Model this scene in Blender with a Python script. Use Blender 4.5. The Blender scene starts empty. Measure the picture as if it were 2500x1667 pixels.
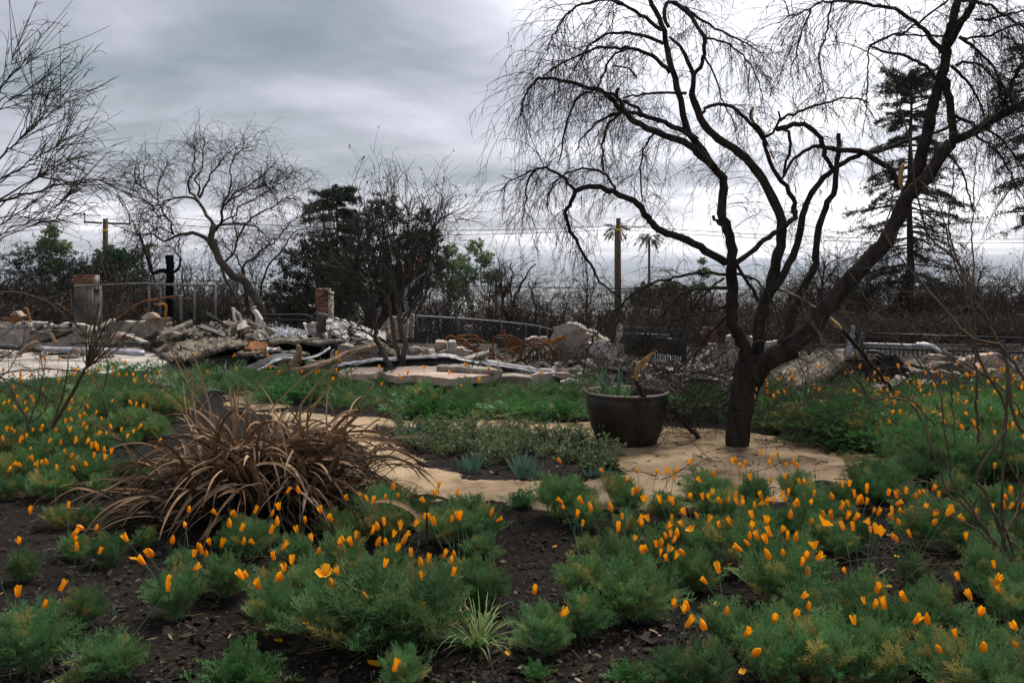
import bpy, bmesh, math, random
import numpy as np
from mathutils import Vector

R = random.Random(7)
rng = np.random.default_rng(11)
sc = bpy.context.scene
COL = sc.collection

# ------------------------------------------------------------------ camera
F, CX, HZ, EYE = 2222.0, 1250.0, 650.0, 1.6          # pixels of the 2500 px wide photograph, metres
cam_d = bpy.data.cameras.new('camera')
cam_d.sensor_width = 36.0
cam_d.lens = 36.0 * F / 2500.0
cam_d.shift_y = -(833.5 - HZ) / 2500.0
cam_d.clip_start, cam_d.clip_end = 0.05, 60000.0
cam = bpy.data.objects.new('camera', cam_d)
COL.objects.link(cam)
cam.location = (0, 0, EYE)
cam.rotation_euler = (math.radians(90), 0, 0)
sc.camera = cam

# ------------------------------------------------------------------ world: overcast sky
SUN_AZ, SUN_EL = math.radians(24), math.radians(58)
world = bpy.data.worlds.new('World')
sc.world = world
world.use_nodes = True
nt = world.node_tree
for n in list(nt.nodes): nt.nodes.remove(n)
def wn(t, **kw):
    n = nt.nodes.new(t)
    for k, v in kw.items(): setattr(n, k, v)
    return n
def wmath(op, a, b=None, c=None, clamp=False):
    n = wn('ShaderNodeMath', operation=op, use_clamp=clamp)
    for i, v in enumerate((a, b, c)):
        if v is None: continue
        if hasattr(v, 'is_linked'): nt.links.new(v, n.inputs[i])
        else: n.inputs[i].default_value = v
    return n.outputs[0]
tc = wn('ShaderNodeTexCoord')
sep = wn('ShaderNodeSeparateXYZ'); nt.links.new(tc.outputs['Generated'], sep.inputs[0])
zz = wmath('ADD', wmath('MAXIMUM', sep.outputs[2], 0.0), 0.10)
u = wmath('DIVIDE', sep.outputs[0], zz)
v = wmath('DIVIDE', sep.outputs[1], zz)
cmb = wn('ShaderNodeCombineXYZ')
nt.links.new(u, cmb.inputs[0]); nt.links.new(v, cmb.inputs[1]); cmb.inputs[2].default_value = 3.7
nz1 = wn('ShaderNodeTexNoise'); nz1.inputs['Scale'].default_value = 0.55; nz1.inputs['Detail'].default_value = 7
nz1.inputs['Roughness'].default_value = 0.5; nz1.inputs['Distortion'].default_value = 0.5
nt.links.new(cmb.outputs[0], nz1.inputs['Vector'])
nz2 = wn('ShaderNodeTexNoise'); nz2.inputs['Scale'].default_value = 2.2; nz2.inputs['Detail'].default_value = 6
nz2.inputs['Roughness'].default_value = 0.58; nz2.inputs['Distortion'].default_value = 0.3
nt.links.new(cmb.outputs[0], nz2.inputs['Vector'])
dens = wmath('ADD', wmath('MULTIPLY', nz1.outputs['Fac'], 0.74), wmath('MULTIPLY', nz2.outputs['Fac'], 0.26))
# brighter around the veiled sun
sd = Vector((math.sin(math.radians(20)) * math.cos(math.radians(24)), math.cos(math.radians(20)) * math.cos(math.radians(24)), math.sin(math.radians(24))))
dot = wn('ShaderNodeVectorMath', operation='DOT_PRODUCT')
nt.links.new(tc.outputs['Generated'], dot.inputs[0]); dot.inputs[1].default_value = sd
glow = wn('ShaderNodeMapRange', interpolation_type='SMOOTHSTEP')
glow.inputs['From Min'].default_value = 0.86; glow.inputs['From Max'].default_value = 0.995
nt.links.new(dot.outputs['Value'], glow.inputs['Value'])
low = wn('ShaderNodeMapRange', interpolation_type='SMOOTHSTEP')
low.inputs['From Min'].default_value = 0.10; low.inputs['From Max'].default_value = 0.055
nt.links.new(sep.outputs[2], low.inputs['Value'])
f1 = wmath('ADD', dens, wmath('MULTIPLY', glow.outputs[0], 0.26))
f2 = wmath('ADD', f1, wmath('MULTIPLY', low.outputs[0], 0.10))
ramp = wn('ShaderNodeValToRGB')
cr = ramp.color_ramp
cr.elements[0].position = 0.36; cr.elements[0].color = (0.130, 0.158, 0.172, 1)
cr.elements[1].position = 0.90; cr.elements[1].color = (1.25, 1.25, 1.27, 1)
for p, c in ((0.45, (0.190, 0.206, 0.222, 1)), (0.53, (0.272, 0.276, 0.308, 1)), (0.64, (0.40, 0.396, 0.438, 1)), (0.78, (0.72, 0.72, 0.745, 1))):
    e = cr.elements.new(p); e.color = c
nt.links.new(f2, ramp.inputs[0])
scl = wn('ShaderNodeVectorMath', operation='SCALE'); scl.inputs['Scale'].default_value = 6.0
nt.links.new(ramp.outputs[0], scl.inputs[0])
skyt = wn('ShaderNodeTexSky', sky_type='NISHITA')
skyt.sun_disc = False; skyt.sun_elevation = SUN_EL; skyt.sun_rotation = SUN_AZ
mixw = wn('ShaderNodeMix', data_type='RGBA'); mixw.inputs['Factor'].default_value = 0.95
nt.links.new(skyt.outputs[0], mixw.inputs['A']); nt.links.new(scl.outputs[0], mixw.inputs['B'])
bg = wn('ShaderNodeBackground'); bg.inputs['Strength'].default_value = 0.10
nt.links.new(mixw.outputs['Result'], bg.inputs['Color'])
wo = wn('ShaderNodeOutputWorld'); nt.links.new(bg.outputs[0], wo.inputs['Surface'])

# ------------------------------------------------------------------ sun behind cloud
sl = bpy.data.lights.new('sun', 'SUN'); sl.energy = 1.5; sl.angle = math.radians(22); sl.color = (1, 0.95, 0.88)
so = bpy.data.objects.new('sun', sl); COL.objects.link(so)
sv = Vector((math.sin(SUN_AZ) * math.cos(SUN_EL), math.cos(SUN_AZ) * math.cos(SUN_EL), math.sin(SUN_EL)))
so.rotation_euler = sv.to_track_quat('Z', 'Y').to_euler()
so.location = (20, 20, 30)

vs = sc.view_settings
vs.view_transform = 'Standard'; vs.look = 'None'; vs.gamma = 1.0; vs.exposure = 1.65; vs.use_curve_mapping = False
sc.cycles.use_denoising = True
sc.cycles.max_bounces = 6; sc.cycles.diffuse_bounces = 3; sc.cycles.transparent_max_bounces = 12
sc.cycles.volume_bounces = 0
sc.render.film_transparent = False

# ------------------------------------------------------------------ helpers
def P(px, py, d): return np.array([(px - CX) / F * d, d, EYE - (py - HZ) / F * d])
def GP(px, py, z=0.0): return P(px, py, (EYE - z) * F / (py - HZ))
def D(*pts): return [(x * 1.06293, y * 1.06293) for x, y in pts]      # from the 2352 px view
def zoom(ox, oy, s): return lambda *pts: [(ox + x * s, oy + y * s) for x, y in pts]
Z1 = zoom(0, 480, .30607); Z2 = zoom(600, 480, .30607); Z3 = zoom(1000, 640, .23912); Z4 = zoom(1360, 520, .30607)
Z5 = zoom(1860, 560, .30607); Z6 = zoom(0, 80, .30607); Z7 = zoom(1200, 0, .33477); Z8 = zoom(1800, 0, .33477)
E1 = zoom(300, 300, .22956); E2 = zoom(680, 440, .22956); E3 = zoom(380, 740, .2381); E4 = zoom(1400, 760, .29762)
G1 = zoom(0, 860, .30607); G3 = zoom(0, 1220, .28508); G4 = zoom(640, 1180, .31053); G5 = zoom(1240, 1180, .31053)
G6 = zoom(1860, 1180, .31053); G7 = zoom(900, 960, .34014); G8 = zoom(1360, 820, .27211)

GY = [-10, 19, 22, 26, 35, 60, 120, 400, 1200, 2500, 6500, 9000, 14000]
GZ = [0, 0, -.35, -1.3, -3.2, -8.0, -19, -48, -82, -92, -95, -30, -10]
def gz(x, y):
    x = np.asarray(x, float); y = np.asarray(y, float)
    z = np.interp(y, GY, GZ)
    near = np.clip((22 - y) / 6, 0, 1)
    z = z + near * (.016 * np.sin(x * 2.3 + .6) * np.cos(y * 1.9) + .009 * np.sin(x * 5.1 + y * 4.3))
    far = np.clip((y - 5500) / 3500, 0, 1)
    z = z + far * (16 * np.sin(x / 900 + 1.2) + 9 * np.sin(x / 370 + 2) + 5 * np.sin(x / 150))
    mid = np.clip((y - 30) / 60, 0, 1) * np.clip((1500 - y) / 1000, 0, 1)
    z = z + mid * (1.2 * np.sin(x / 23 + y / 31) + 2.2 * np.sin(x / 77 - y / 60))
    return z
def gzf(x, y): return float(gz(x, y))

def norm(a): return a / np.maximum(np.linalg.norm(a, axis=-1, keepdims=True), 1e-9)

class MB:
    """collects vertices, quads and triangles of one mesh"""
    def __init__(s): s.v = []; s.q = []; s.t = []; s.n = 0; s.tint = []; s.uses_tint = False
    def add(s, V, quads=None, tris=None, tint=None):
        V = np.asarray(V, float).reshape(-1, 3)
        if quads is not None and len(quads): s.q.append(np.asarray(quads, np.int64) + s.n)
        if tris is not None and len(tris): s.t.append(np.asarray(tris, np.int64) + s.n)
        if tint is None: tint = np.zeros(len(V))
        else: s.uses_tint = True
        s.tint.append(np.broadcast_to(np.asarray(tint, float), (len(V),)))
        s.v.append(V); s.n += len(V); return s
    def tubes(s, pts, rad, k=3, tint=None, cap=False):
        pts = np.asarray(pts, float)
        if pts.ndim == 2: pts = pts[None]
        M, N, _ = pts.shape
        rad = np.broadcast_to(np.asarray(rad, float), (M, N))
        T = norm(np.gradient(pts, axis=1))
        ref = np.array([.13, .97, .2]); ref /= np.linalg.norm(ref)
        A = np.cross(T, ref); A = norm(A); B = np.cross(T, A)
        ang = np.arange(k) * 2 * np.pi / k
        V = pts[:, :, None, :] + rad[:, :, None, None] * (A[:, :, None, :] * np.cos(ang)[None, None, :, None] + B[:, :, None, :] * np.sin(ang)[None, None, :, None])
        idx = np.arange(M * N * k).reshape(M, N, k)
        a = idx[:, :-1, :]; b = idx[:, 1:, :]
        q = np.stack([a, np.roll(a, -1, 2), np.roll(b, -1, 2), b], -1).reshape(-1, 4)
        tris = None
        if cap and k == 4: q = np.concatenate([q, idx[:, -1, :], idx[:, 0, ::-1]])
        elif cap:
            e0 = idx[:, -1, :]; e1 = idx[:, 0, ::-1]
            tris = np.concatenate([np.stack([e[:, 0], e[:, i], e[:, i + 1]], -1) for e in (e0, e1) for i in range(1, k - 1)])
        tt = None
        if tint is not None: tt = np.broadcast_to(np.asarray(tint, float)[..., None], (M, N, k)).reshape(-1)
        return s.add(V.reshape(-1, 3), q, tris, tt)
    def mesh(s, name, smooth=True):
        me = bpy.data.meshes.new(name)
        V = np.concatenate(s.v) if s.v else np.zeros((0, 3))
        q = np.concatenate(s.q) if s.q else np.zeros((0, 4), np.int64)
        t = np.concatenate(s.t) if s.t else np.zeros((0, 3), np.int64)
        me.vertices.add(len(V)); me.vertices.foreach_set('co', V.astype(np.float32).ravel())
        L = np.concatenate([q.ravel(), t.ravel()]).astype(np.int32)
        me.loops.add(len(L)); me.loops.foreach_set('vertex_index', L)
        me.polygons.add(len(q) + len(t))
        st = np.concatenate([np.arange(len(q)) * 4, len(q) * 4 + np.arange(len(t)) * 3]).astype(np.int32)
        me.polygons.foreach_set('loop_start', st)
        if smooth: me.polygons.foreach_set('use_smooth', np.ones(len(st), bool))
        if s.uses_tint:
            a = me.attributes.new('tint', 'FLOAT', 'POINT'); a.data.foreach_set('value', np.concatenate(s.tint).astype(np.float32))
        me.update(calc_edges=True)
        return me
    def obj(s, name, m, parent=None, smooth=True):
        return link(name, s.mesh(name, smooth), m, parent)

def link(name, me, m=None, parent=None):
    o = bpy.data.objects.new(name, me)
    COL.objects.link(o)
    if m is not None and not me.materials: me.materials.append(m)
    if parent is not None:
        o.parent = parent
        if parent.get('_base') is not None: o.location = -Vector(parent['_base'])
        elif parent.parent is not None: pass
    return o
def tag(o, label, cat, group=None, kind=None):
    if label: o['label'] = label
    if cat: o['category'] = cat
    if group: o['group'] = group
    o['kind'] = kind or 'thing'
    return o
def root(name, base, label, cat, group=None):
    """an Empty at the thing's base; parts built in world coordinates are shifted back under it"""
    o = bpy.data.objects.new(name, None); COL.objects.link(o)
    o.empty_display_size = .1
    o.location = [float(c) for c in base]
    o['_base'] = [float(c) for c in base]
    return tag(o, label, cat, group)

# ------------------------------------------------------------------ materials
def mat(name, c1, c2=None, scale=8.0, rough=.85, bump=.0, bscale=None, c3=None, metal=0.0, spec=.3, tintc=None, transl=0.0, coord='Object', detail=6, stretch=None, rnd=0.0, p=(.35, .65), c3p=.8, soot=0.0):
    m = bpy.data.materials.new(name); m.use_nodes = True
    t = m.node_tree; N = t.nodes; Lk = t.links
    b = N['Principled BSDF']; b.inputs['Roughness'].default_value = rough; b.inputs['Metallic'].default_value = metal
    b.inputs['Specular IOR Level'].default_value = spec
    tc = N.new('ShaderNodeTexCoord'); src = tc.outputs[coord]
    if stretch:
        mp = N.new('ShaderNodeMapping'); mp.inputs['Scale'].default_value = stretch; Lk.new(src, mp.inputs[0]); src = mp.outputs[0]
    col = None
    if c2 is not None:
        nz = N.new('ShaderNodeTexNoise'); nz.inputs['Scale'].default_value = scale; nz.inputs['Detail'].default_value = detail; nz.inputs['Roughness'].default_value = .62
        Lk.new(src, nz.inputs['Vector'])
        r = N.new('ShaderNodeValToRGB'); r.color_ramp.elements[0].position, r.color_ramp.elements[1].position = p
        r.color_ramp.elements[0].color = (*c1, 1); r.color_ramp.elements[1].color = (*c2, 1)
        if c3 is not None: e = r.color_ramp.elements.new(c3p); e.color = (*c3, 1)
        Lk.new(nz.outputs['Fac'], r.inputs[0]); col = r.outputs[0]
    else:
        rg = N.new('ShaderNodeRGB'); rg.outputs[0].default_value = (*c1, 1); col = rg.outputs[0]
    if soot:
        sn = N.new('ShaderNodeTexNoise'); sn.inputs['Scale'].default_value = 1.7; sn.inputs['Detail'].default_value = 9; sn.inputs['Roughness'].default_value = .68
        Lk.new(src, sn.inputs['Vector'])
        sr_ = N.new('ShaderNodeValToRGB'); sr_.color_ramp.elements[0].position = .36; sr_.color_ramp.elements[1].position = .56
        sr_.color_ramp.elements[0].color = (1 - soot, 1 - soot, 1 - soot * .98, 1); sr_.color_ramp.elements[1].color = (1, 1, 1, 1); Lk.new(sn.outputs['Fac'], sr_.inputs[0])
        mu = N.new('ShaderNodeMix'); mu.data_type = 'RGBA'; mu.blend_type = 'MULTIPLY'; mu.inputs['Factor'].default_value = 1
        Lk.new(col, mu.inputs['A']); Lk.new(sr_.outputs[0], mu.inputs['B']); col = mu.outputs['Result']
    if tintc is not None:
        at = N.new('ShaderNodeAttribute'); at.attribute_name = 'tint'
        mx = N.new('ShaderNodeMix'); mx.data_type = 'RGBA'; Lk.new(at.outputs['Fac'], mx.inputs['Factor'])
        Lk.new(col, mx.inputs['A']); mx.inputs['B'].default_value = (*tintc, 1); col = mx.outputs['Result']
    if rnd:
        oi = N.new('ShaderNodeObjectInfo'); mr = N.new('ShaderNodeMapRange'); mr.inputs['To Min'].default_value = 1 - rnd; mr.inputs['To Max'].default_value = 1 + rnd
        Lk.new(oi.outputs['Random'], mr.inputs['Value'])
        hs = N.new('ShaderNodeHueSaturation'); Lk.new(mr.outputs[0], hs.inputs['Value']); Lk.new(col, hs.inputs['Color']); col = hs.outputs[0]
    Lk.new(col, b.inputs['Base Color'])
    if bump:
        bn = N.new('ShaderNodeTexNoise'); bn.inputs['Scale'].default_value = bscale or scale * 3; bn.inputs['Detail'].default_value = 8
        Lk.new(src, bn.inputs['Vector'])
        bp = N.new('ShaderNodeBump'); bp.inputs['Strength'].default_value = bump; bp.inputs['Distance'].default_value = .02
        Lk.new(bn.outputs['Fac'], bp.inputs['Height']); Lk.new(bp.outputs[0], b.inputs['Normal'])
    if transl:
        tr = N.new('ShaderNodeBsdfTranslucent'); Lk.new(col, tr.inputs['Color'])
        ms = N.new('ShaderNodeMixShader'); ms.inputs[0].default_value = transl
        out = [n for n in N if n.type == 'OUTPUT_MATERIAL'][0]
        Lk.new(b.outputs[0], ms.inputs[1]); Lk.new(tr.outputs[0], ms.inputs[2]); Lk.new(ms.outputs[0], out.inputs[0])
    return m

M_bark = mat('dark_bark', (.012, .010, .008), (.044, .035, .028), 14, .9, .9, 40, spec=.15, stretch=(1, 1, .4))
M_bark_far = mat('burnt_twig', (.015, .012, .010), (.050, .038, .029), 5, .95, spec=.1)
M_twig = mat('twig', (.018, .015, .012), (.042, .036, .026), 6, .9, spec=.15)
M_twig_brown = mat('brown_shoot', (.040, .028, .019), (.115, .080, .050), 5, .8, spec=.2)
M_twig_grey = mat('grey_shoot', (.022, .018, .014), (.065, .054, .040), 5, .85, spec=.2)
M_pale_bark = mat('pale_bark', (.035, .029, .023), (.10, .083, .062), 4, .9, .4)
M_wood_pale = mat('broken_wood', (.30, .15, .05), (.62, .40, .19), 9, .8, .6, 50, stretch=(4, 4, .6))
M_log = mat('weathered_log', (.13, .085, .05), (.33, .23, .14), 6, .85, .5, 40, stretch=(.6, 3, 3))
M_soil = None
M_conc = mat('concrete', (.19, .165, .135), (.33, .29, .235), 3, .9, .35, 30, c3=(.12, .11, .10), soot=.6)
M_conc_d = mat('sooty_concrete', (.035, .032, .03), (.13, .12, .105), 3, .9, .4, 25)
M_dirtroof = mat('ash_dirt', (.10, .083, .062), (.23, .195, .148), 7, .95, .9, 22, c3=(.09, .08, .065), soot=.6)
M_stucco = mat('pale_stucco', (.34, .30, .255), (.52, .47, .415), 3.5, .9, .3, 30, c3=(.30, .25, .20), soot=.55)
M_pink = mat('pink_stucco', (.40, .285, .225), (.57, .44, .365), 3, .9, .35, 30, c3=(.34, .26, .21), soot=.5)
M_greystucco = mat('grey_stucco', (.24, .21, .17), (.41, .365, .30), 3, .9, .35, 30, c3=(.32, .24, .17), soot=.6)
M_white = mat('white_plaster', (.48, .44, .40), (.70, .65, .60), 5, .85, .25, 30, c3=(.42, .38, .34), soot=.45)
M_metal_w = mat('galvanised', (.20, .20, .215), (.46, .46, .49), 3, .5, .2, 30, metal=.25, soot=.6)
M_metal_d = mat('dark_metal', (.018, .018, .020), (.055, .055, .058), 4, .6, .1, 20, metal=.3)
M_black = mat('black_steel', (.008, .009, .010), (.022, .023, .025), 6, .55, metal=.2)
M_char_shade = mat('char_shade', (.003, .003, .003), (.010, .009, .008), 5, 1.0, .6, 20, spec=.0)  # real char, and the painted shade of the black plates in the ruins
M_rust = mat('rust', (.07, .023, .007), (.24, .095, .024), 8, .9, .4, 40, c3=(.07, .03, .015))
M_rust_o = mat('orange_rust', (.22, .08, .014), (.40, .17, .03), 8, .85, .3, 30)
M_brick = mat('brick', (.14, .055, .035), (.27, .12, .075), 5, .9, .4, 40, rnd=.35)
M_mortar = mat('mortar', (.20, .17, .145), (.32, .28, .24), 12, .95, .4)
M_pole = mat('pole_wood', (.045, .028, .016), (.12, .075, .042), 3, .9, .3, 20, stretch=(3, 3, .3))
M_yellow = mat('yellow_band', (.75, .5, .03))
M_pipe = mat('grey_pipe', (.10, .10, .10), (.19, .19, .19), 5, .6, metal=.3)
M_ash = mat('white_ash', (.55, .56, .60), (.85, .86, .90), 20, .95, .8, 60)
M_debris = mat('debris', (.09, .075, .06), (.36, .32, .28), 2.2, .95, .5, 30, rnd=.3)
M_pot = mat('glazed_clay', (.012, .008, .006), (.034, .021, .014), 5, .5, .15, 18, c3=(.055, .036, .024), spec=.35)
M_pot_rim = mat('pot_rim', (.05, .033, .024), (.10, .07, .052), 8, .55, .1, spec=.35)
M_dry = mat('dry_leaf', (.17, .095, .048), (.36, .225, .125), 6, .75, .25, 30, tintc=(.022, .016, .012), rnd=.35, spec=.3)
M_straw = mat('straw', (.20, .12, .065), (.37, .25, .145), 6, .8, .2, rnd=.3)
M_deadleaf = mat('dead_brown_leaf', (.10, .045, .02), (.26, .13, .05), 6, .9)
M_pop = mat('poppy_foliage', (.046, .148, .055), (.145, .305, .115), 9.0, .65, tintc=(.42, .33, .10), transl=.2, rnd=.28, spec=.3)
M_stem = mat('poppy_stem', (.065, .15, .075), (.10, .20, .09), 5, .7, transl=.1)
M_petal = mat('poppy_petal', (1.0, .38, .004), (1.0, .54, .014), 30, .5, tintc=(.95, .28, .002), transl=.35, spec=.2, rnd=.10)
M_weed = mat('weed_leaf', (.032, .125, .035), (.090, .235, .075), 4, .65, tintc=(.22, .24, .07), transl=.28, rnd=.15)
M_bedweed = mat('bed_weed', (.055, .10, .045), (.15, .21, .09), 4, .75, tintc=(.20, .20, .09), transl=.25)
M_iris = mat('iris_leaf', (.05, .125, .085), (.10, .20, .14), 6, .6, tintc=(.45, .28, .10), transl=.15, rnd=.1)
M_dkleaf = mat('dark_strap_leaf', (.012, .045, .026), (.026, .08, .045), 5, .55, transl=.1)
M_grass = mat('grass_blade', (.06, .17, .04), (.13, .28, .08), 5, .6, tintc=(.40, .30, .11), transl=.25)
M_conifer = mat('conifer_needle', (.010, .026, .016), (.024, .052, .030), .8, .8, tintc=(.045, .035, .018), transl=.08, spec=.15)
M_dkfol = mat('dark_foliage', (.012, .026, .014), (.036, .066, .030), .9, .8, tintc=(.045, .032, .018), transl=.1, spec=.15)
M_grfol = mat('green_foliage', (.016, .055, .026), (.035, .095, .045), .8, .8, tintc=(.06, .09, .035), transl=.15, spec=.15)
M_palefol = mat('pale_foliage', (.13, .21, .10), (.24, .34, .16), 1, .8, tintc=(.16, .18, .09), transl=.45)
M_palm = mat('palm_frond', (.06, .08, .035), (.13, .15, .065), 1, .8, tintc=(.12, .085, .045), transl=.1)
M_chip = mat('mulch_chip', (.007, .0055, .0045), (.028, .020, .014), 40, .9, tintc=(.30, .23, .15), spec=.15)
M_wire = mat('cable', (.012, .012, .013))

# ------------------------------------------------------------------ ground
def geo(a, b, n): return a * (b / a) ** (np.arange(1, n + 1) / n)
ys = np.concatenate([np.arange(-3, 15, .105), 15 + geo(.1, 14000, 110) - .1])
xp = np.concatenate([np.arange(0, 8.5, .11), 8.5 + geo(.12, 12000, 75)])
xs = np.concatenate([-xp[:0:-1], xp])
GXX, GYY = np.meshgrid(xs, ys)
GZZ = gz(GXX, GYY)
nearm = (GYY < 15) & (np.abs(GXX) < 8.6)
GZZ = GZZ + np.where(nearm, rng.normal(0, .0055, GZZ.shape), 0)
ny, nx = GXX.shape
idx = np.arange(ny * nx).reshape(ny, nx)
q = np.stack([idx[:-1, :-1], idx[:-1, 1:], idx[1:, 1:], idx[1:, :-1]], -1).reshape(-1, 4)
gb = MB().add(np.stack([GXX, GYY, GZZ], -1).reshape(-1, 3), q)

def node_mat(name):
    m = bpy.data.materials.new(name); m.use_nodes = True
    return m, m.node_tree.nodes, m.node_tree.links, m.node_tree.nodes['Principled BSDF']
m, N, Lk, b = node_mat('soil')
b.inputs['Roughness'].default_value = .95; b.inputs['Specular IOR Level'].default_value = .15
geoN = N.new('ShaderNodeNewGeometry'); sp = N.new('ShaderNodeSeparateXYZ'); Lk.new(geoN.outputs['Position'], sp.inputs[0])
def nz(scale, detail=6, rough=.6):
    n = N.new('ShaderNodeTexNoise'); n.inputs['Scale'].default_value = scale; n.inputs['Detail'].default_value = detail; n.inputs['Roughness'].default_value = rough
    Lk.new(geoN.outputs['Position'], n.inputs['Vector']); return n.outputs['Fac']
def rampn(fac, stops):
    r = N.new('ShaderNodeValToRGB'); e = r.color_ramp.elements
    e[0].position, e[0].color = stops[0][0], (*stops[0][1], 1); e[1].position, e[1].color = stops[-1][0], (*stops[-1][1], 1)
    for p_, c_ in stops[1:-1]: x = e.new(p_); x.color = (*c_, 1)
    Lk.new(fac, r.inputs[0]); return r.outputs[0]
def mixn(fac, a, c):
    x = N.new('ShaderNodeMix'); x.data_type = 'RGBA'; Lk.new(fac, x.inputs['Factor']); Lk.new(a, x.inputs['A']); Lk.new(c, x.inputs['B']); return x.outputs['Result']
def stepn(val, lo, hi):
    x = N.new('ShaderNodeMapRange'); x.inputs['From Min'].default_value = lo; x.inputs['From Max'].default_value = hi; Lk.new(val, x.inputs['Value']); return x.outputs[0]
mulch = rampn(nz(55, 8, .7), [(.34, (.004, .0035, .003)), (.52, (.014, .011, .009)), (.66, (.036, .027, .019)), (.80, (.10, .075, .05))])
big = rampn(nz(1.6, 4), [(.4, (.55, .55, .55)), (.65, (1.25, 1.2, 1.1))])
mm = N.new('ShaderNodeMix'); mm.data_type = 'RGBA'; mm.blend_type = 'MULTIPLY'; mm.inputs['Factor'].default_value = 1
Lk.new(mulch, mm.inputs['A']); Lk.new(big, mm.inputs['B'])
dirt = rampn(nz(9, 8), [(.35, (.022, .018, .015)), (.6, (.06, .049, .038)), (.75, (.14, .12, .10))])
slope = rampn(nz(.35, 6), [(.35, (.018, .016, .012)), (.55, (.035, .036, .02)), (.7, (.055, .065, .03))])
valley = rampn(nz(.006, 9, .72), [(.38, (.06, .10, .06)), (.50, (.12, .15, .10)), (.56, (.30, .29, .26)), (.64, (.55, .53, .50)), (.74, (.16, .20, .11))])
c = mixn(stepn(sp.outputs[1], 11.6, 12.6), mm.outputs['Result'], dirt)
c = mixn(stepn(sp.outputs[1], 20, 26), c, slope)
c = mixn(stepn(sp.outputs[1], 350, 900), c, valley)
Lk.new(c, b.inputs['Base Color'])
bp = N.new('ShaderNodeBump'); bp.inputs['Strength'].default_value = .9; bp.inputs['Distance'].default_value = .025
Lk.new(nz(70, 8, .7), bp.inputs['Height']); Lk.new(bp.outputs[0], b.inputs['Normal'])
M_soil = m
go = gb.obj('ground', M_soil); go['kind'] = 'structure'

# ------------------------------------------------------------------ sandy path
def inside(poly, x, y):
    poly = np.asarray(poly, float); r = np.zeros(np.shape(x), bool); n = len(poly)
    for i in range(n):
        x1, y1 = poly[i]; x2, y2 = poly[(i + 1) % n]
        cond = ((y1 > y) != (y2 > y)) & (x < (x2 - x1) * (y - y1) / (y2 - y1 + 1e-12) + x1)
        r ^= cond
    return r
def sdist(poly, x, y):
    poly = np.asarray(poly, float); dmin = np.full(np.shape(x), 1e9); n = len(poly)
    for i in range(n):
        a = poly[i]; c_ = poly[(i + 1) % n]; e = c_ - a
        t = np.clip(((x - a[0]) * e[0] + (y - a[1]) * e[1]) / (e @ e), 0, 1)
        dmin = np.minimum(dmin, np.hypot(x - a[0] - t * e[0], y - a[1] - t * e[1]))
    return np.where(inside(poly, x, y), dmin, -dmin)
def gpoly(pts): return np.array([GP(px, py)[:2] for px, py in pts])
PATH = gpoly(D((560, 946), (850, 962), (1100, 966), (1350, 970), (1560, 985), (1800, 1000), (2030, 1022), (2110, 1052), (2020, 1092), (1880, 1112), (1740, 1158), (1560, 1176), (1330, 1176), (1150, 1165), (1010, 1146), (900, 1120), (840, 1070), (790, 1000)))
ISLAND = gpoly(D((874, 984), (960, 984), (1180, 992), (1340, 1010), (1400, 1055), (1420, 1098), (1330, 1112), (1180, 1108), (1080, 1098), (985, 1076), (915, 1036)))
PATCH = [gpoly(D((185, 878), (280, 872), (310, 890), (200, 905))), gpoly(D((500, 908), (560, 902), (640, 918), (650, 938), (560, 944)))]
def path_sd(x, y):
    s = np.minimum(sdist(PATH, x, y), -sdist(ISLAND, x, y))
    for p_ in PATCH: s = np.maximum(s, sdist(p_, x, y))
    return s
def sand_sheet(name, x0, x1, y0, y1, st, fn):
    X, Y = np.meshgrid(np.arange(x0, x1, st), np.arange(y0, y1, st))
    s = fn(X, Y) + .05 * np.sin(X * 7.1 + 1.3 * np.sin(Y * 5)) + .035 * np.sin(Y * 13 + X * 3) + rng.normal(0, .018, X.shape)
    Z = gz(X, Y) + np.clip(s * .25, -.03, .022) + rng.normal(0, .0016, X.shape)
    keep = s > -.15
    n_y, n_x = X.shape; id_ = np.arange(n_y * n_x).reshape(n_y, n_x)
    k = keep[:-1, :-1] & keep[1:, 1:]
    q_ = np.stack([id_[:-1, :-1], id_[:-1, 1:], id_[1:, 1:], id_[1:, :-1]], -1)[k]
    used = np.unique(q_); mp = -np.ones(n_y * n_x, int); mp[used] = np.arange(len(used))
    return MB().add(np.stack([X, Y, Z], -1).reshape(-1, 3)[used], mp[q_])
m, N, Lk, b = node_mat('decomposed_granite')
b.inputs['Roughness'].default_value = .95; b.inputs['Specular IOR Level'].default_value = .15
geoN = N.new('ShaderNodeNewGeometry')
sand = rampn(nz(120, 6, .7), [(.3, (.19, .132, .078)), (.5, (.40, .295, .185)), (.7, (.54, .42, .29))])
bigs = rampn(nz(2.2, 5), [(.36, (.36, .33, .30)), (.47, (.80, .77, .73)), (.66, (1.08, 1.06, 1.03))])
mm = N.new('ShaderNodeMix'); mm.data_type = 'RGBA'; mm.blend_type = 'MULTIPLY'; mm.inputs['Factor'].default_value = 1
Lk.new(sand, mm.inputs['A']); Lk.new(bigs, mm.inputs['B'])
specks = rampn(nz(34, 3, .5), [(.27, (0, 0, 0)), (.31, (1, 1, 1))])
m2 = N.new('ShaderNodeMix'); m2.data_type = 'RGBA'; m2.blend_type = 'MULTIPLY'; m2.inputs['Factor'].default_value = .75
Lk.new(mm.outputs['Result'], m2.inputs['A']); Lk.new(specks, m2.inputs['B'])
Lk.new(m2.outputs['Result'], b.inputs['Base Color'])
bp = N.new('ShaderNodeBump'); bp.inputs['Strength'].default_value = .6; bp.inputs['Distance'].default_value = .012
Lk.new(nz(90, 8, .7), bp.inputs['Height']); Lk.new(bp.outputs[0], b.inputs['Normal'])
M_sand = m
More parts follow.
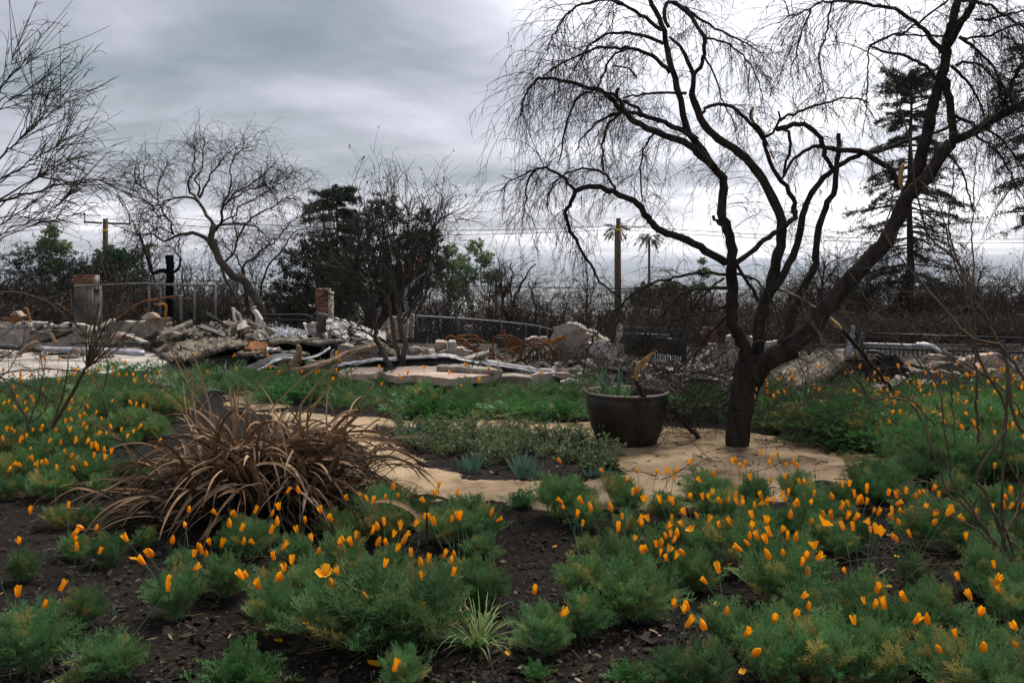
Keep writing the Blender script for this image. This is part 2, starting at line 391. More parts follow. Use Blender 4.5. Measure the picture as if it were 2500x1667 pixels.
po = sand_sheet('path', -7.2, 5.2, 5.6, 14.2, .035, path_sd).obj('path', M_sand); po['kind'] = 'structure'

# ------------------------------------------------------------------ mulch chips and dead leaves lying on the soil (nobody could count them)
nchip = 26000
cd = 3.2 + 6.8 * rng.random(nchip) ** 1.7
cx_ = (rng.random(nchip) - .5) * 1.25 * cd
keep = path_sd(cx_, cd) < .03 + 3 * (rng.random(nchip) < .22)
cx_, cd = cx_[keep], cd[keep]; nc = len(cx_)
sz = rng.lognormal(math.log(.009), .5, nc).clip(.004, .034)
th = rng.random(nc) * 6.28; ti = rng.normal(0, .35, (nc, 2))
ax = np.stack([np.cos(th), np.sin(th), ti[:, 0]], -1) * sz[:, None]
bx = np.stack([-np.sin(th), np.cos(th), ti[:, 1]], -1) * (sz * rng.uniform(.25, .7, nc))[:, None]
cc = np.stack([cx_, cd, gz(cx_, cd) + .006 + rng.random(nc) * .012], -1)
mid = cc + np.array([0, 0, 1]) * (sz * .25)[:, None]
V = np.stack([cc - ax - bx * .6, cc - bx + 0 * ax, cc + ax - bx * .4, cc + ax * .9 + bx * .5, mid + bx, cc - ax + bx * .7], 1)
i0 = np.arange(nc)[:, None] * 6
q = np.concatenate([i0 + np.array([[0, 1, 4, 5]]), i0 + np.array([[1, 2, 3, 4]])])
tn = np.where(rng.random(nc) < .045, rng.uniform(.25, .9, nc), rng.uniform(0, .10, nc))
mo = MB().add(V.reshape(-1, 3), q, tint=np.repeat(tn, 6)).obj('mulch', M_chip, smooth=False)
tag(mo, 'dark wood chips and dead leaf bits covering the bare soil', 'mulch', kind='stuff')

# ------------------------------------------------------------------ far town on the valley floor
nb = 2600
by = geo(900, 6500, 1)[0] * 0 + 900 * (6500 / 900) ** rng.random(nb)
bxx = (rng.random(nb) - .5) * 1.5 * by
tb = MB()
w = rng.uniform(8, 26, nb) * (1 + by / 6000); h_ = rng.uniform(4, 10, nb)
z0 = gz(bxx, by) - 1
cube = np.array([[x, y, z] for z in (0, 1) for y in (-.5, .5) for x in (-.5, .5)])
V = np.stack([bxx, by, z0], -1)[:, None, :] + cube[None] * np.stack([w, w * rng.uniform(.5, 1.2, nb), h_], -1)[:, None, :]
cq = np.array([[4, 5, 7, 6], [0, 1, 5, 4], [1, 3, 7, 5], [3, 2, 6, 7], [2, 0, 4, 6]])
tb.add(V.reshape(-1, 3), (np.arange(nb)[:, None, None] * 8 + cq[None]).reshape(-1, 4), tint=np.repeat(rng.random(nb), 8))
M_town = mat('town_wall', (.62, .60, .57), tintc=(.30, .25, .22))
tag(tb.obj('distant_town', M_town, smooth=False), 'pale specks of a far town spread across the hazy valley floor', 'town', kind='stuff')

# ------------------------------------------------------------------ air
hb = MB(); c8 = np.array([[x, y, z] for z in (-130, 55) for y in (-150, 15500) for x in (-13500, 13500)], float)
hb.add(c8, [[0, 2, 3, 1], [4, 5, 7, 6], [0, 1, 5, 4], [1, 3, 7, 5], [3, 2, 6, 7], [2, 0, 4, 6]])
hm = bpy.data.materials.new('air'); hm.use_nodes = True
for n in list(hm.node_tree.nodes):
    if n.type == 'BSDF_PRINCIPLED': hm.node_tree.nodes.remove(n)
pv = hm.node_tree.nodes.new('ShaderNodeVolumePrincipled'); pv.inputs['Density'].default_value = 1.6e-4; pv.inputs['Color'].default_value = (.80, .88, 1.0, 1)
hm.node_tree.links.new(pv.outputs[0], [n for n in hm.node_tree.nodes if n.type == 'OUTPUT_MATERIAL'][0].inputs['Volume'])
ho = hb.obj('haze', hm, smooth=False); tag(ho, 'pale blue haze over the far valley', 'haze', kind='stuff')

# ------------------------------------------------------------------ branch tools
def spline(pts, n):
    """Catmull-Rom through pts (K,3+) resampled to n points"""
    p = np.asarray(pts, float)
    if len(p) == 2: return p[0] + (p[1] - p[0]) * np.linspace(0, 1, n)[:, None]
    e = np.concatenate([[2 * p[0] - p[1]], p, [2 * p[-1] - p[-2]]])
    t = np.linspace(0, len(p) - 1 - 1e-6, n); i = t.astype(int); f = (t - i)[:, None]
    a, b_, c_, d_ = e[i], e[i + 1], e[i + 2], e[i + 3]
    return .5 * (2 * b_ + (c_ - a) * f + (2 * a - 5 * b_ + 4 * c_ - d_) * f ** 2 + (3 * b_ - a - 3 * c_ + d_) * f ** 3)
def grow(st, dr, L, n, droop=0., wob=.1, up=0., r=rng, curl=0.):
    M = len(st); p = st.copy(); d_ = norm(dr.copy()); out = [p.copy()]
    L = np.broadcast_to(L, (M,))[:, None]
    cv = r.normal(0, 1, (M, 3)) * curl
    for i in range(n):
        f = (i + 1) / n
        d_ = d_ + r.normal(0, wob, (M, 3)) + cv * np.sin(f * 9 + cv[:, :1] * 7)
        d_[:, 2] += -droop * (.35 + f) + up
        d_ = norm(d_); p = p + d_ * L / n; out.append(p.copy())
    return np.stack(out, 1)
def kids(par, K, t0, t1, ang, r=rng):
    """K start points and directions on parent polylines par (M,N,3)"""
    M, N_, _ = par.shape
    i = r.integers(0, M, K); t = (t0 + (t1 - t0) * r.random(K)) * (N_ - 1 - 1e-6); j = t.astype(int); f = (t - j)[:, None]
    s = par[i, j] * (1 - f) + par[i, j + 1] * f
    T = norm(par[i, j + 1] - par[i, j])
    w_ = norm(np.cross(T, r.normal(0, 1, (K, 3))))
    a = np.broadcast_to(ang, (K,)) * r.uniform(.6, 1.3, K)
    return s, T * np.cos(a)[:, None] + w_ * np.sin(a)[:, None], i, t / (N_ - 1)
def taper(M, N_, r0, r1): return np.asarray(r0).reshape(-1, 1) * (1 - np.linspace(0, 1, N_)) + np.asarray(r1).reshape(-1, 1) * np.linspace(0, 1, N_) + np.zeros((M, 1))
def limb(pix, w0, w1, d0, d1, n=None, zig=0.0):
    """pixel polyline -> world points and radii; the depth runs from d0 to d1"""
    p = np.asarray(pix, float); seg = np.r_[0, np.cumsum(np.hypot(*np.diff(p, axis=0).T))]; t = seg / seg[-1]
    dep = d0 + (d1 - d0) * t
    W = np.array([P(x, y, d_) for (x, y), d_ in zip(p, dep)])
    n = n or max(6, min(40, int(seg[-1] / 12)))
    c_ = spline(W, n)
    if zig: c_[1:-1] += rng.normal(0, zig, (n - 2, 3))
    tt = np.linspace(0, 1, n)
    return c_, (w0 * (1 - tt) + w1 * tt) / F * (d0 + (d1 - d0) * tt) / 2

# ------------------------------------------------------------------ the big burnt weeping tree beside the pot
TB = GP(1800, 1096)
T = root('weeping_tree', TB, 'big bare weeping tree with a dark forked trunk right of the clay pot', 'tree')
DT = float(TB[1])
tb = MB()
tr, rr = limb(D((1693, 1062), (1693, 1045), (1694, 1010), (1700, 950), (1712, 890), (1724, 845), (1735, 815)), 66, 92, DT, DT, 22)
rr = np.interp(np.linspace(0, 1, 22), [0, .07, .16, .5, .8, 1], [52, 36, 29, 29, 38, 36]) / F * DT
rr = rr * (1 + .04 * np.sin(np.arange(22) * 1.9))
tb.tubes(tr, rr, 14)
tb.obj('trunk', M_bark, T)
LIMBS = [  # pixels, width at start and end, depth at start and end, whips hung on it, whip length
 (Z4((1530, 1330), (1505, 1180), (1495, 1070), (1440, 960), (1395, 850), (1402, 650), (1388, 450)), 34, 27, 0, -.15, 6, .5),
 (Z4((1388, 470), (1400, 300), (1360, 120), (1312, 0)) + Z7((1690, 1400), (1690, 1300), (1620, 1220), (1500, 1050), (1425, 920), (1360, 640), (1300, 440), (1260, 230), (1190, 80), (1130, -60)), 26, 11, -.15, -.5, 46, .8),
 (Z7((1620, 1220), (1500, 1110), (1400, 1040), (1200, 960), (1050, 880), (960, 800), (860, 710), (770, 650), (640, 620), (500, 590), (370, 572), (290, 630), (230, 730), (208, 850)), 20, 3, -.3, -.9, 95, .95),
 (Z7((1500, 1020), (1380, 950), (1260, 890), (1130, 850), (1030, 825), (900, 832), (780, 880), (680, 980), (610, 1110)), 15, 3, -.35, -.2, 34, .7),
 (Z7((960, 800), (935, 740), (905, 690), (925, 645)), 9, 9, -.6, -.6, 0, .4),
 (Z7((1130, 850), (1020, 760), (920, 715), (800, 665), (690, 680), (600, 760), (550, 880), (520, 1040), (480, 1200)), 9, 3, -.5, -.3, 32, .7),
 (Z7((1300, 530), (1200, 430), (1080, 370), (960, 350), (800, 350), (660, 400), (480, 480), (390, 545)), 11, 3, -.5, -1.0, 48, .9),
 (Z7((1255, 320), (1120, 265), (950, 240), (840, 255), (740, 310), (680, 380), (600, 520)), 9, 3, -.5, -.3, 34, .8),
 (Z7((1240, 220), (1100, 110), (960, 35), (880, -20)), 10, 6, -.5, -.8, 22, .9),
 (Z7((1000, 345), (900, 400), (840, 500), (790, 600), (770, 640)), 6, 4, -.6, -.7, 12, .6),
 (Z7((1060, 570), (1020, 510), (900, 480), (880, 490)), 5, 3, -.5, -.4, 6, .5),
 (Z7((1420, 680), (1200, 675), (1050, 700), (960, 715)), 7, 4, -.2, -.4, 14, .7),
 (Z7((960, 30), (820, 0), (620, 50), (520, 150), (450, 260), (410, 400)), 8, 3, -.6, -1.1, 46, 1.0),
 # the central stem
 (Z4((1600, 1250), (1600, 1060), (1612, 900), (1640, 760), (1690, 640), (1725, 480), (1762, 350), (1790, 200), (1775, 0)) + Z7((2000, 1340), (1900, 1200), (1780, 1090), (1650, 1000), (1560, 920), (1500, 790), (1460, 680)), 31, 17, .1, .35, 34, .7),
 (Z7((1460, 680), (1472, 560), (1420, 420), (1380, 340), (1300, 270)), 14, 6, .35, .3, 14, .6),
 (Z7((1472, 555), (1530, 460), (1552, 360), (1545, 280), (1440, 100), (1320, 20), (1268, 40), (1262, 130), (1292, 200)), 10, 9, .35, .1, 20, .7),
 (Z7((1310, 15), (1420, 70), (1560, 170), (1750, 265), (1880, 330), (1990, 420)), 9, 2, .2, .8, 62, .9),
 (Z7((1545, 280), (1700, 310), (1850, 420), (1930, 560), (1980, 720)), 6, 2, .35, .9, 40, .8),
 (Z7((1550, 400), (1640, 580), (1690, 740), (1760, 900), (1800, 1060)), 5, 2, .3, .5, 16, .5),
 (Z7((1530, 830), (1580, 780), (1680, 765), (1780, 800), (1880, 890), (1960, 980), (2010, 1060)), 8, 9, .35, .3, 22, .6),
 # crossing limb on the right of the stem
 (Z4((1680, 660), (1760, 560), (1850, 400), (1915, 250), (1962, 0)) + Z8((500, 1490), (560, 1380), (640, 1290), (720, 1215), (850, 1150), (940, 1110), (1060, 1100), (1200, 1040), (1340, 1000), (1530, 935), (1640, 870)), 20, 6, .1, .5, 44, .7),
 (Z8((410, 1560), (405, 1450), (330, 1330), (250, 1200), (200, 1060), (190, 980), (110, 880), (100, 840), (112, 780)), 13, 6, .3, .2, 16, .6),
 (Z8((200, 1000), (250, 980), (300, 900), (300, 810)), 8, 5, .2, .15, 8, .6),
 (Z8((310, 880), (410, 830), (510, 795), (640, 755), (760, 718), (880, 720), (960, 750)), 8, 3, .2, .7, 34, .7),
 (Z8((290, 945), (380, 920), (480, 915), (570, 970), (628, 1050), (640, 1150), (690, 1225)), 13, 11, .2, .3, 22, .6),
 (Z8((700, 1085), (600, 1065), (530, 1080), (450, 1140), (400, 1175), (330, 1300)), 11, 6, .4, .2, 16, .5),
 (Z8((680, 1080), (900, 1110), (1050, 1190), (1130, 1260), (1190, 1370)), 13, 17, .4, .1, 18, .5),
 (Z8((335, 940), (372, 975), (390, 1060), (370, 1160), (340, 1290)), 8, 7, .22, .25, 5, .4),
 (Z4((1440, 390), (1600, 260), (1750, 150), (1900, 30), (1890, -40)), 13, 12, -.1, .3, 14, .5),
 (Z8((740, 975), (735, 1100), (730, 1220), (705, 1400), (640, 1520)) + Z5((430, 120), (425, 290), (350, 420), (300, 520), (250, 650), (215, 800), (150, 960)), 11, 24, .55, .25, 10, .5),
 # the big right fork
 (Z4((1560, 1330), (1620, 1230), (1720, 1150), (1900, 1075)) + Z5((200, 950), (370, 815), (490, 650), (640, 480), (800, 300), (950, 130), (1040, 0)) + Z8((1230, 1450), (1310, 1370), (1400, 1270), (1560, 1040)), 52, 30, -.05, -.5, 18, .6),
 (Z8((1560, 1040), (1700, 975), (1900, 850), (2000, 790), (2110, 740), (2250, 640)), 22, 16, -.5, -.8, 40, 1.0),
 (Z8((1950, 780), (1985, 640), (2040, 530), (2110, 420)), 11, 7, -.7, -.9, 18, .9),
 (Z8((1575, 1010), (1560, 850), (1530, 650), (1495, 560)), 20, 18, -.45, -.4, 12, .6),
 (Z8((1230, 1440), (1290, 1290), (1350, 1100), (1392, 950), (1425, 750), (1480, 600), (1510, 450), (1532, 280), (1570, 150), (1600, 0), (1620, -80)), 32, 18, -.25, -.4, 40, .8),
 (Z8((1535, 330), (1625, 180), (1685, 80), (1760, -40)), 19, 17, -.4, -.6, 18, .8),
 (Z8((1490, 385), (1400, 260), (1280, 150), (1150, 70), (1000, 40), (850, 10), (700, 5), (600, 20), (530, 60), (400, 120), (290, 165)), 12, 2, -.4, -.9, 70, 1.0),
 (Z8((535, 60), (480, 230), (425, 400), (385, 560)), 5, 2, -.75, -.8, 26, .6),
 (Z8((690, 20), (650, 250), (592, 400), (622, 600), (650, 780)), 5, 2, -.7, -.7, 28, .6),
 (Z8((1495, 630), (1400, 510), (1300, 440), (1200, 400), (1050, 370), (960, 340)), 10, 5, -.4, -.1, 22, .7),
 (Z8((960, 345), (955, 600), (940, 800), (910, 1000)), 4, 2, -.1, 0, 16, .5),
 (Z8((960, 335), (1060, 290), (1150, 250), (1240, 225), (1330, 160), (1440, 60), (1540, 0)), 6, 5, -.1, -.3, 20, .6),
 (Z8((1150, 255), (1300, 258), (1500, 262)), 4, 5, -.2, -.4, 6, .5),
 (Z8((1560, 480), (1640, 560), (1720, 660), (1780, 780), (1810, 900)), 9, 3, -.4, -.2, 24, .7),
 (Z8((1590, 480), (1680, 450), (1780, 480), (1880, 580), (1930, 700), (1960, 900)), 7, 3, -.4, -.9, 34, .8),
 (Z8((1620, 270), (1750, 360), (1850, 480), (1950, 640), (2060, 800)), 9, 4, -.5, -1.0, 40, .9),
 (Z8((1640, 275), (1740, 280), (1850, 260), (1980, 200), (2120, 160)), 6, 5, -.5, -.9, 24, .8),
 (Z8((1730, 145), (1850, 140), (1980, 110), (2120, 70)), 6, 5, -.55, -.9, 22, .9),
 (Z8((1640, 10), (1820, 30), (1960, 120), (2100, 210)), 8, 6, -.55, -1.0, 26, .9),
 (Z8((1590, 840), (1700, 900), (1800, 940), (1960, 1060), (2100, 1250)), 9, 4, -.45, -.9, 34, .8),
 (Z8((1740, 985), (1880, 1100), (1990, 1260), (2060, 1450)), 7, 3, -.55, -.9, 26, .7),
 (Z8((1540, 1120), (1640, 1260), (1690, 1400), (1720, 1560)), 6, 3, -.4, -.2, 14, .6),
 (Z4((1245, 20), (1280, 70), (1330, 115), (1370, 240), (1420, 380), (1500, 520), (1560, 620), (1600, 700)), 8, 8, -.35, -.2, 6, .4),
 # low left limb that arches over the pot
 (Z4((1345, 395), (1200, 300), (1060, 230), (900, 170), (790, 120), (740, 60), (690, -10)) + Z7((1050, 1470), (980, 1440), (900, 1410), (820, 1380), (700, 1365), (610, 1395)), 20, 12, -.15, -.8, 36, .7),
 (Z7((610, 1390), (540, 1310), (430, 1240), (330, 1235), (265, 1320), (250, 1450), (235, 1580)), 8, 3, -.8, -1.0, 34, .7),
 (Z7((320, 1235), (200, 1285), (110, 1345), (68, 1405)), 4, 1.6, -.95, -1.1, 10, .5),
 (Z7((900, 1400), (860, 1300), (760, 1240), (640, 1235), (520, 1280), (430, 1380), (405, 1520)), 7, 3, -.6, -.5, 30, .6),
 (Z7((610, 1395), (580, 1470), (540, 1560)) + Z4((95, 120), (190, 300), (280, 440), (330, 540), (420, 610), (510, 690)), 11, 4, -.8, -.5, 36, .6),
 (Z7((1220, 940), (1140, 1020), (1100, 1150), (1090, 1350), (1085, 1500)), 6, 3, -.3, -.3, 26, .6),
 (Z7((940, 830), (850, 900), (810, 1060), (820, 1250)), 7, 4, -.6, -.6, 26, .6),
 (Z4((1385, 490), (1200, 478), (1050, 490), (900, 520), (750, 560), (620, 630), (500, 740), (400, 870), (300, 970), (250, 1100), (200, 1300)), 8, 3, -.15, -.7, 40, .6),
 (Z4((1385, 595), (1150, 600), (1000, 640), (900, 740), (800, 860), (700, 960), (600, 1080)), 8, 3, -.1, -.3, 36, .6),
 (Z4((1385, 720), (1200, 780), (1000, 840), (850, 880), (700, 960)), 7, 2, -.1, -.3, 26, .5),
 (Z4((1400, 480), (1550, 520), (1650, 600), (1720, 720), (1780, 900)), 7, 3, -.15, -.5, 16, .5),
 (Z4((1330, 520), (1180, 640), (1060, 800), (980, 1000), (920, 1200)), 6, 2, -.2, .4, 26, .5),
 (Z4((1390, 800), (1280, 900), (1150, 1060), (1060, 1250)), 6, 2, 0, .5, 20, .5),
]
def whips(c_, r_, K, L, droop=.34, side=(0, 0, 0), rbase=.0032, r=rng, sub=7, k0=.12, ang=1.0, wob=.11):
    """long hanging shoots with short side twigs on a limb"""
    mb = MB()
    s, d_, i, t = kids(c_[None], K, k0, 1.0, ang, r)
    d_ = d_ + np.asarray(side) + r.normal(0, .15 * ang, d_.shape)
    LL = L * r.uniform(.35, 1.15, K)
    w = grow(s, d_, LL, 10, droop * .55, wob, 0, r)
    mb.tubes(w, taper(K, 11, rbase * r.uniform(.7, 1.25, K), .0011), 3)
    if sub:
        K2 = K * sub
        s, d_, i, t = kids(w, K2, .1, .98, .75 * min(1, ang + .15), r)
        w2 = grow(s, d_, L * r.uniform(.10, .34, K2), 4, .22, .15, 0, r)
        mb.tubes(w2, taper(K2, 5, .0018 * r.uniform(.8, 1.2, K2), .0008), 3)
        K3 = K2 * 1
        s, d_, i, t = kids(w2, K3, .05, 1, 1.0, r)
        w3 = grow(s, d_, r.uniform(.008, .03, K3), 1, 0, .1, 0, r)
        mb.tubes(w3, taper(K3, 2, .0013, .0010), 3)
    return mb
for (pix, w0, w1, d0, d1, K, L) in LIMBS:
    c_, r_ = limb(pix, w0, w1, DT + d0, DT + d1, zig=.006)
    r_ = r_ * (1 + .06 * np.sin(np.arange(len(r_)) * 2.1 + w0))
    bo = MB().tubes(c_, r_, 9 if w0 > 12 else 6, cap=True).obj('branch', M_bark, T)
    if K: whips(c_, r_, K, L * .8).obj('twig', M_twig, bo)['kind'] = 'stuff'
def wound(pix, w0, w1, d_):
    c_, r_ = limb(pix, w0, w1, d_, d_, 8)
    r_ = r_ * np.interp(np.linspace(0, 1, 8), [0, .12, .8, 1], [.6, 1, .8, .25])
    MB().tubes(c_, r_, 7, cap=True).obj('torn_wood', M_wood_pale, T)
wound(Z8((1200, 1385), (1188, 1320), (1195, 1250), (1212, 1190)), 10, 14, DT - .30)
wound(Z8((270, 1160), (250, 1120), (235, 1090)), 6, 7, DT + .12)
wound(Z8((112, 905), (105, 850), (118, 775)), 4, 5, DT + .12)
wound(Z8((752, 1085), (764, 1055)), 3, 4, DT + .4)
wound(Z4((1602, 1078), (1604, 1030)), 31.5, 31.5, DT + .125)
wound(E4((1500, 620), (1503, 655)), 5, 6, DT - .16)
wound(E4((1490, 680), (1490, 720)), 6, 6, DT - .16)

# ------------------------------------------------------------------ broken boughs lying around the trunk
def bough(name, label, pix, w0, w1, d0, d1, m, K=0, L=.4, pale=None, twigm=None, cat='branch'):
    c_, r_ = limb(pix, w0, w1, d0, d1, zig=.006)
    t = root(name, c_[0], label, cat)
    bo = MB().tubes(c_, r_, 8, cap=True).obj('bough', m, t)
    if K: whips(c_, r_, K, L, .1, sub=5).obj('twig', twigm or M_twig, t)['kind'] = 'stuff'
    if pale:
        c2, r2 = limb(pale[0], pale[1], pale[2], pale[3], pale[3], 9)
        r2 = r2 * np.interp(np.linspace(0, 1, 9), [0, .15, .7, 1], [.7, 1.05, .9, .3])
        MB().tubes(c2, r2, 8, cap=True).obj('splintered_end', M_wood_pale, t)
        for k in range(6):
            o = rng.normal(0, .016, 3)
            c3 = c2[3:].copy() + o; c3[-1] += rng.normal(0, .02, 3) + (c2[-1] - c2[-2]) * rng.uniform(.2, 1.2)
            MB().tubes(c3, np.linspace(.010, .002, len(c3)), 4, cap=True).obj('splinter', M_wood_pale, t)
    return t
DPOT = float(GP(1530, 1086)[1])
bough('broken_bough', 'bent broken bough with a splintered orange end leaning on the clay pot', G8((1335, 960), (1250, 890), (1160, 810), (1090, 730), (1040, 660), (950, 640), (880, 615), (800, 560), (745, 480), (710, 410)), 11, 11, DPOT + .15, DPOT - .45, M_bark, 26, .6,
      (G8((712, 400), (712, 330), (745, 260), (800, 205), (862, 150)), 13, 14, DPOT - .45))
bough('fallen_branch', 'dark fallen branch lying along the sand between pot and trunk', G8((1500, 950), (1300, 1000), (1100, 1050), (900, 1078), (700, 1098), (500, 1100)), 9, 6, DT + .45, DT - .1, M_bark, 6, .25)
bough('fallen_branch', 'thin dark branch curling between the pot and the forked trunk', G8((1000, 680), (1150, 715), (1280, 700), (1345, 640), (1480, 640), (1570, 580)), 8, 5, DPOT + .1, DT + .1, M_bark, 30, .5)
bough('fallen_branch', 'forked dark branch running right from the broken bough', G8((900, 620), (1050, 645), (1180, 640)), 9, 5, DPOT - .2, DPOT - .1, M_bark, 14, .4)
bough('split_branch', 'long split branch with pale torn top leaning down right of the trunk', Z5((530, 705), (600, 760), (700, 870), (800, 990), (900, 1110), (980, 1210), (1040, 1290)), 11, 7, DT + .5, DT + .9, M_bark, 14, .4,
      (Z5((640, 800), (590, 750), (535, 700)), 7, 8, DT + .47))
bough('split_branch', 'pale broken branch stub sticking out behind the big right fork', Z5((120, 470), (230, 510), (330, 570), (440, 625)), 9, 7, DT + .3, DT + .25, M_log, 4, .4)

# ------------------------------------------------------------------ heap of torn twigs between the pot and the trunk, and right of it
def brush(name, label, px0, px1, py0, py1, d0, d1, K, L, m, droop=.06, up=0.0, flat=False):
    s = np.array([P(rng.uniform(px0, px1), rng.uniform(py0, py1), rng.uniform(d0, d1)) for _ in range(K)])
    s[:, 2] = np.maximum(s[:, 2], .02)
    a = rng.random(K) * 6.28
    d_ = np.stack([np.cos(a), np.sin(a) * .6, rng.normal(.35, .5, K)], -1)
    if flat: s[:, 2] = gz(s[:, 0], s[:, 1]) + .03; d_[:, 2] = .02
    w = grow(s, d_, L * rng.uniform(.4, 1.2, K), 6, droop, .16, up)
    w[:, :, 2] = np.maximum(w[:, :, 2], .01)
    mb = MB().tubes(w, taper(K, 7, rng.uniform(.002, .006, K), .0012), 3)
    s, d_, i, t = kids(w, K * 5, .1, 1, .9)
    w2 = grow(s, d_, L * rng.uniform(.12, .4, K * 5), 4, .3 if flat else .08, .15); w2[:, :, 2] = np.maximum(w2[:, :, 2], .006)
    mb.tubes(w2, taper(K * 5, 5, .0017, .0009), 3)
    return tag(mb.obj(name, m), label, 'twigs', kind='stuff')
brush('brushwood', 'heap of tangled dead twigs between the pot and the trunk', 1625, 1790, 880, 1070, DPOT + .1, DPOT + .9, 190, .65, M_twig)
brush('brushwood', 'mesh of dead twigs hanging behind the clay pot', 1440, 1760, 800, 960, DPOT + .4, DPOT + 1.4, 150, .7, M_twig)
brush('brushwood', 'thin dead twigs standing around the base right of the trunk', 1850, 2080, 930, 1090, DT - .3, DT + 1.0, 130, .7, M_twig_grey)
brush('brushwood', 'grey twigs tangled in front of the tilted roof slab', 1830, 2110, 830, 980, DT + .6, DT + 2.4, 130, .8, M_twig_grey)
brush('brushwood', 'dark twigs piled against the low wall at the right', 2170, 2480, 900, 990, 9.5, 11.5, 120, .9, M_twig)

# ------------------------------------------------------------------ shrubs of traced shoots
def shrub(name, label, base, shoots, m, K=0, L=.3, zig=.004, droop=.05, cat='shrub', sub=3, twm=None, ang=.7, wob=.06):
    t = root(name, base, label, cat)
    for (pix, w0, w1, d0, d1, *rest) in shoots:
        c_, r_ = limb(pix, w0, w1, d0, d1, zig=zig)
        o = MB().tubes(c_, r_, 6, cap=True).obj('stem', m, t)
        k_ = rest[0] if rest else K
        if k_: whips(c_, r_, k_, L, droop, sub=sub, rbase=.0024, k0=.25, ang=ang, wob=wob).obj('twig', twm or m, o)['kind'] = 'stuff'
    return t
DS = float(GP(75, 1112)[1])
sh = [
 (G1((235, 810), (225, 700), (218, 560), (160, 430), (100, 320), (30, 210), (-80, 150)), 8, 3, DS, DS - .1, 10),
 (G1((225, 570), (290, 420), (330, 280), (345, 160), (320, 0)), 5, 2, DS, DS + .2, 10),
 (G1((230, 560), (300, 520), (380, 420), (330, 300), (300, 130)), 4, 1.5, DS, DS, 8),
 (G1((285, 830), (330, 740), (430, 550), (490, 380), (530, 200), (540, 60)), 8, 3, DS, DS + .1, 8),
 (G1((300, 800), (400, 620), (500, 450), (590, 300), (650, 190), (690, 120)), 11, 7, DS, DS - .1, 6),
]
node = (690, 125)
for i, tip in enumerate(Z1((1015, 620), (1045, 595), (1100, 735), (1210, 845), (870, 540), (800, 520), (940, 640), (1180, 900), (980, 640), (730, 640), (1090, 760), (1240, 980), (1060, 860), (900, 700), (820, 780), (650, 700), (1000, 760), (560, 760))):
    n0 = G1(node)[0]; mid = ((n0[0] * .5 + tip[0] * .5) + R.uniform(-8, 8), n0[1] * .55 + tip[1] * .45 + R.uniform(-6, 14))
    sh.append(([n0, mid, tip], R.uniform(3, 5), 1.6, DS - .1, DS + R.uniform(-.5, .5), 3))
sh += [
 (G1((690, 170), (780, 270), (850, 420), (875, 545)), 3, 1.4, DS, DS - .3, 2),
 (G1((690, 160), (560, 145), (420, 135), (260, 140), (120, 150), (0, 180), (-60, 200)), 4, 3, DS, DS - .4, 14),
 (Z1((-60, 760), (150, 768), (280, 800), (400, 860), (560, 980), (700, 1100), (790, 1170), (850, 1280), (850, 1430), (820, 1560)), 5, 2.2, DS - .6, DS - .3, 10),
 (G1((0, 200), (160, 250), (300, 320), (420, 400)), 3, 1.6, DS - .3, DS, 10),
 (Z1((-40, 1330), (120, 1220), (280, 1120), (420, 1060)), 3, 1.5, DS - .3, DS, 12),
 (Z1((-40, 1500), (90, 1350), (160, 1200), (200, 1050)), 3, 1.5, DS - .3, DS, 10),
]
shrub('bare_shrub', 'bare brown shrub with straight shoots fanning over poppies at the left', GP(80, 1112), sh, M_twig_brown, 0, .35)

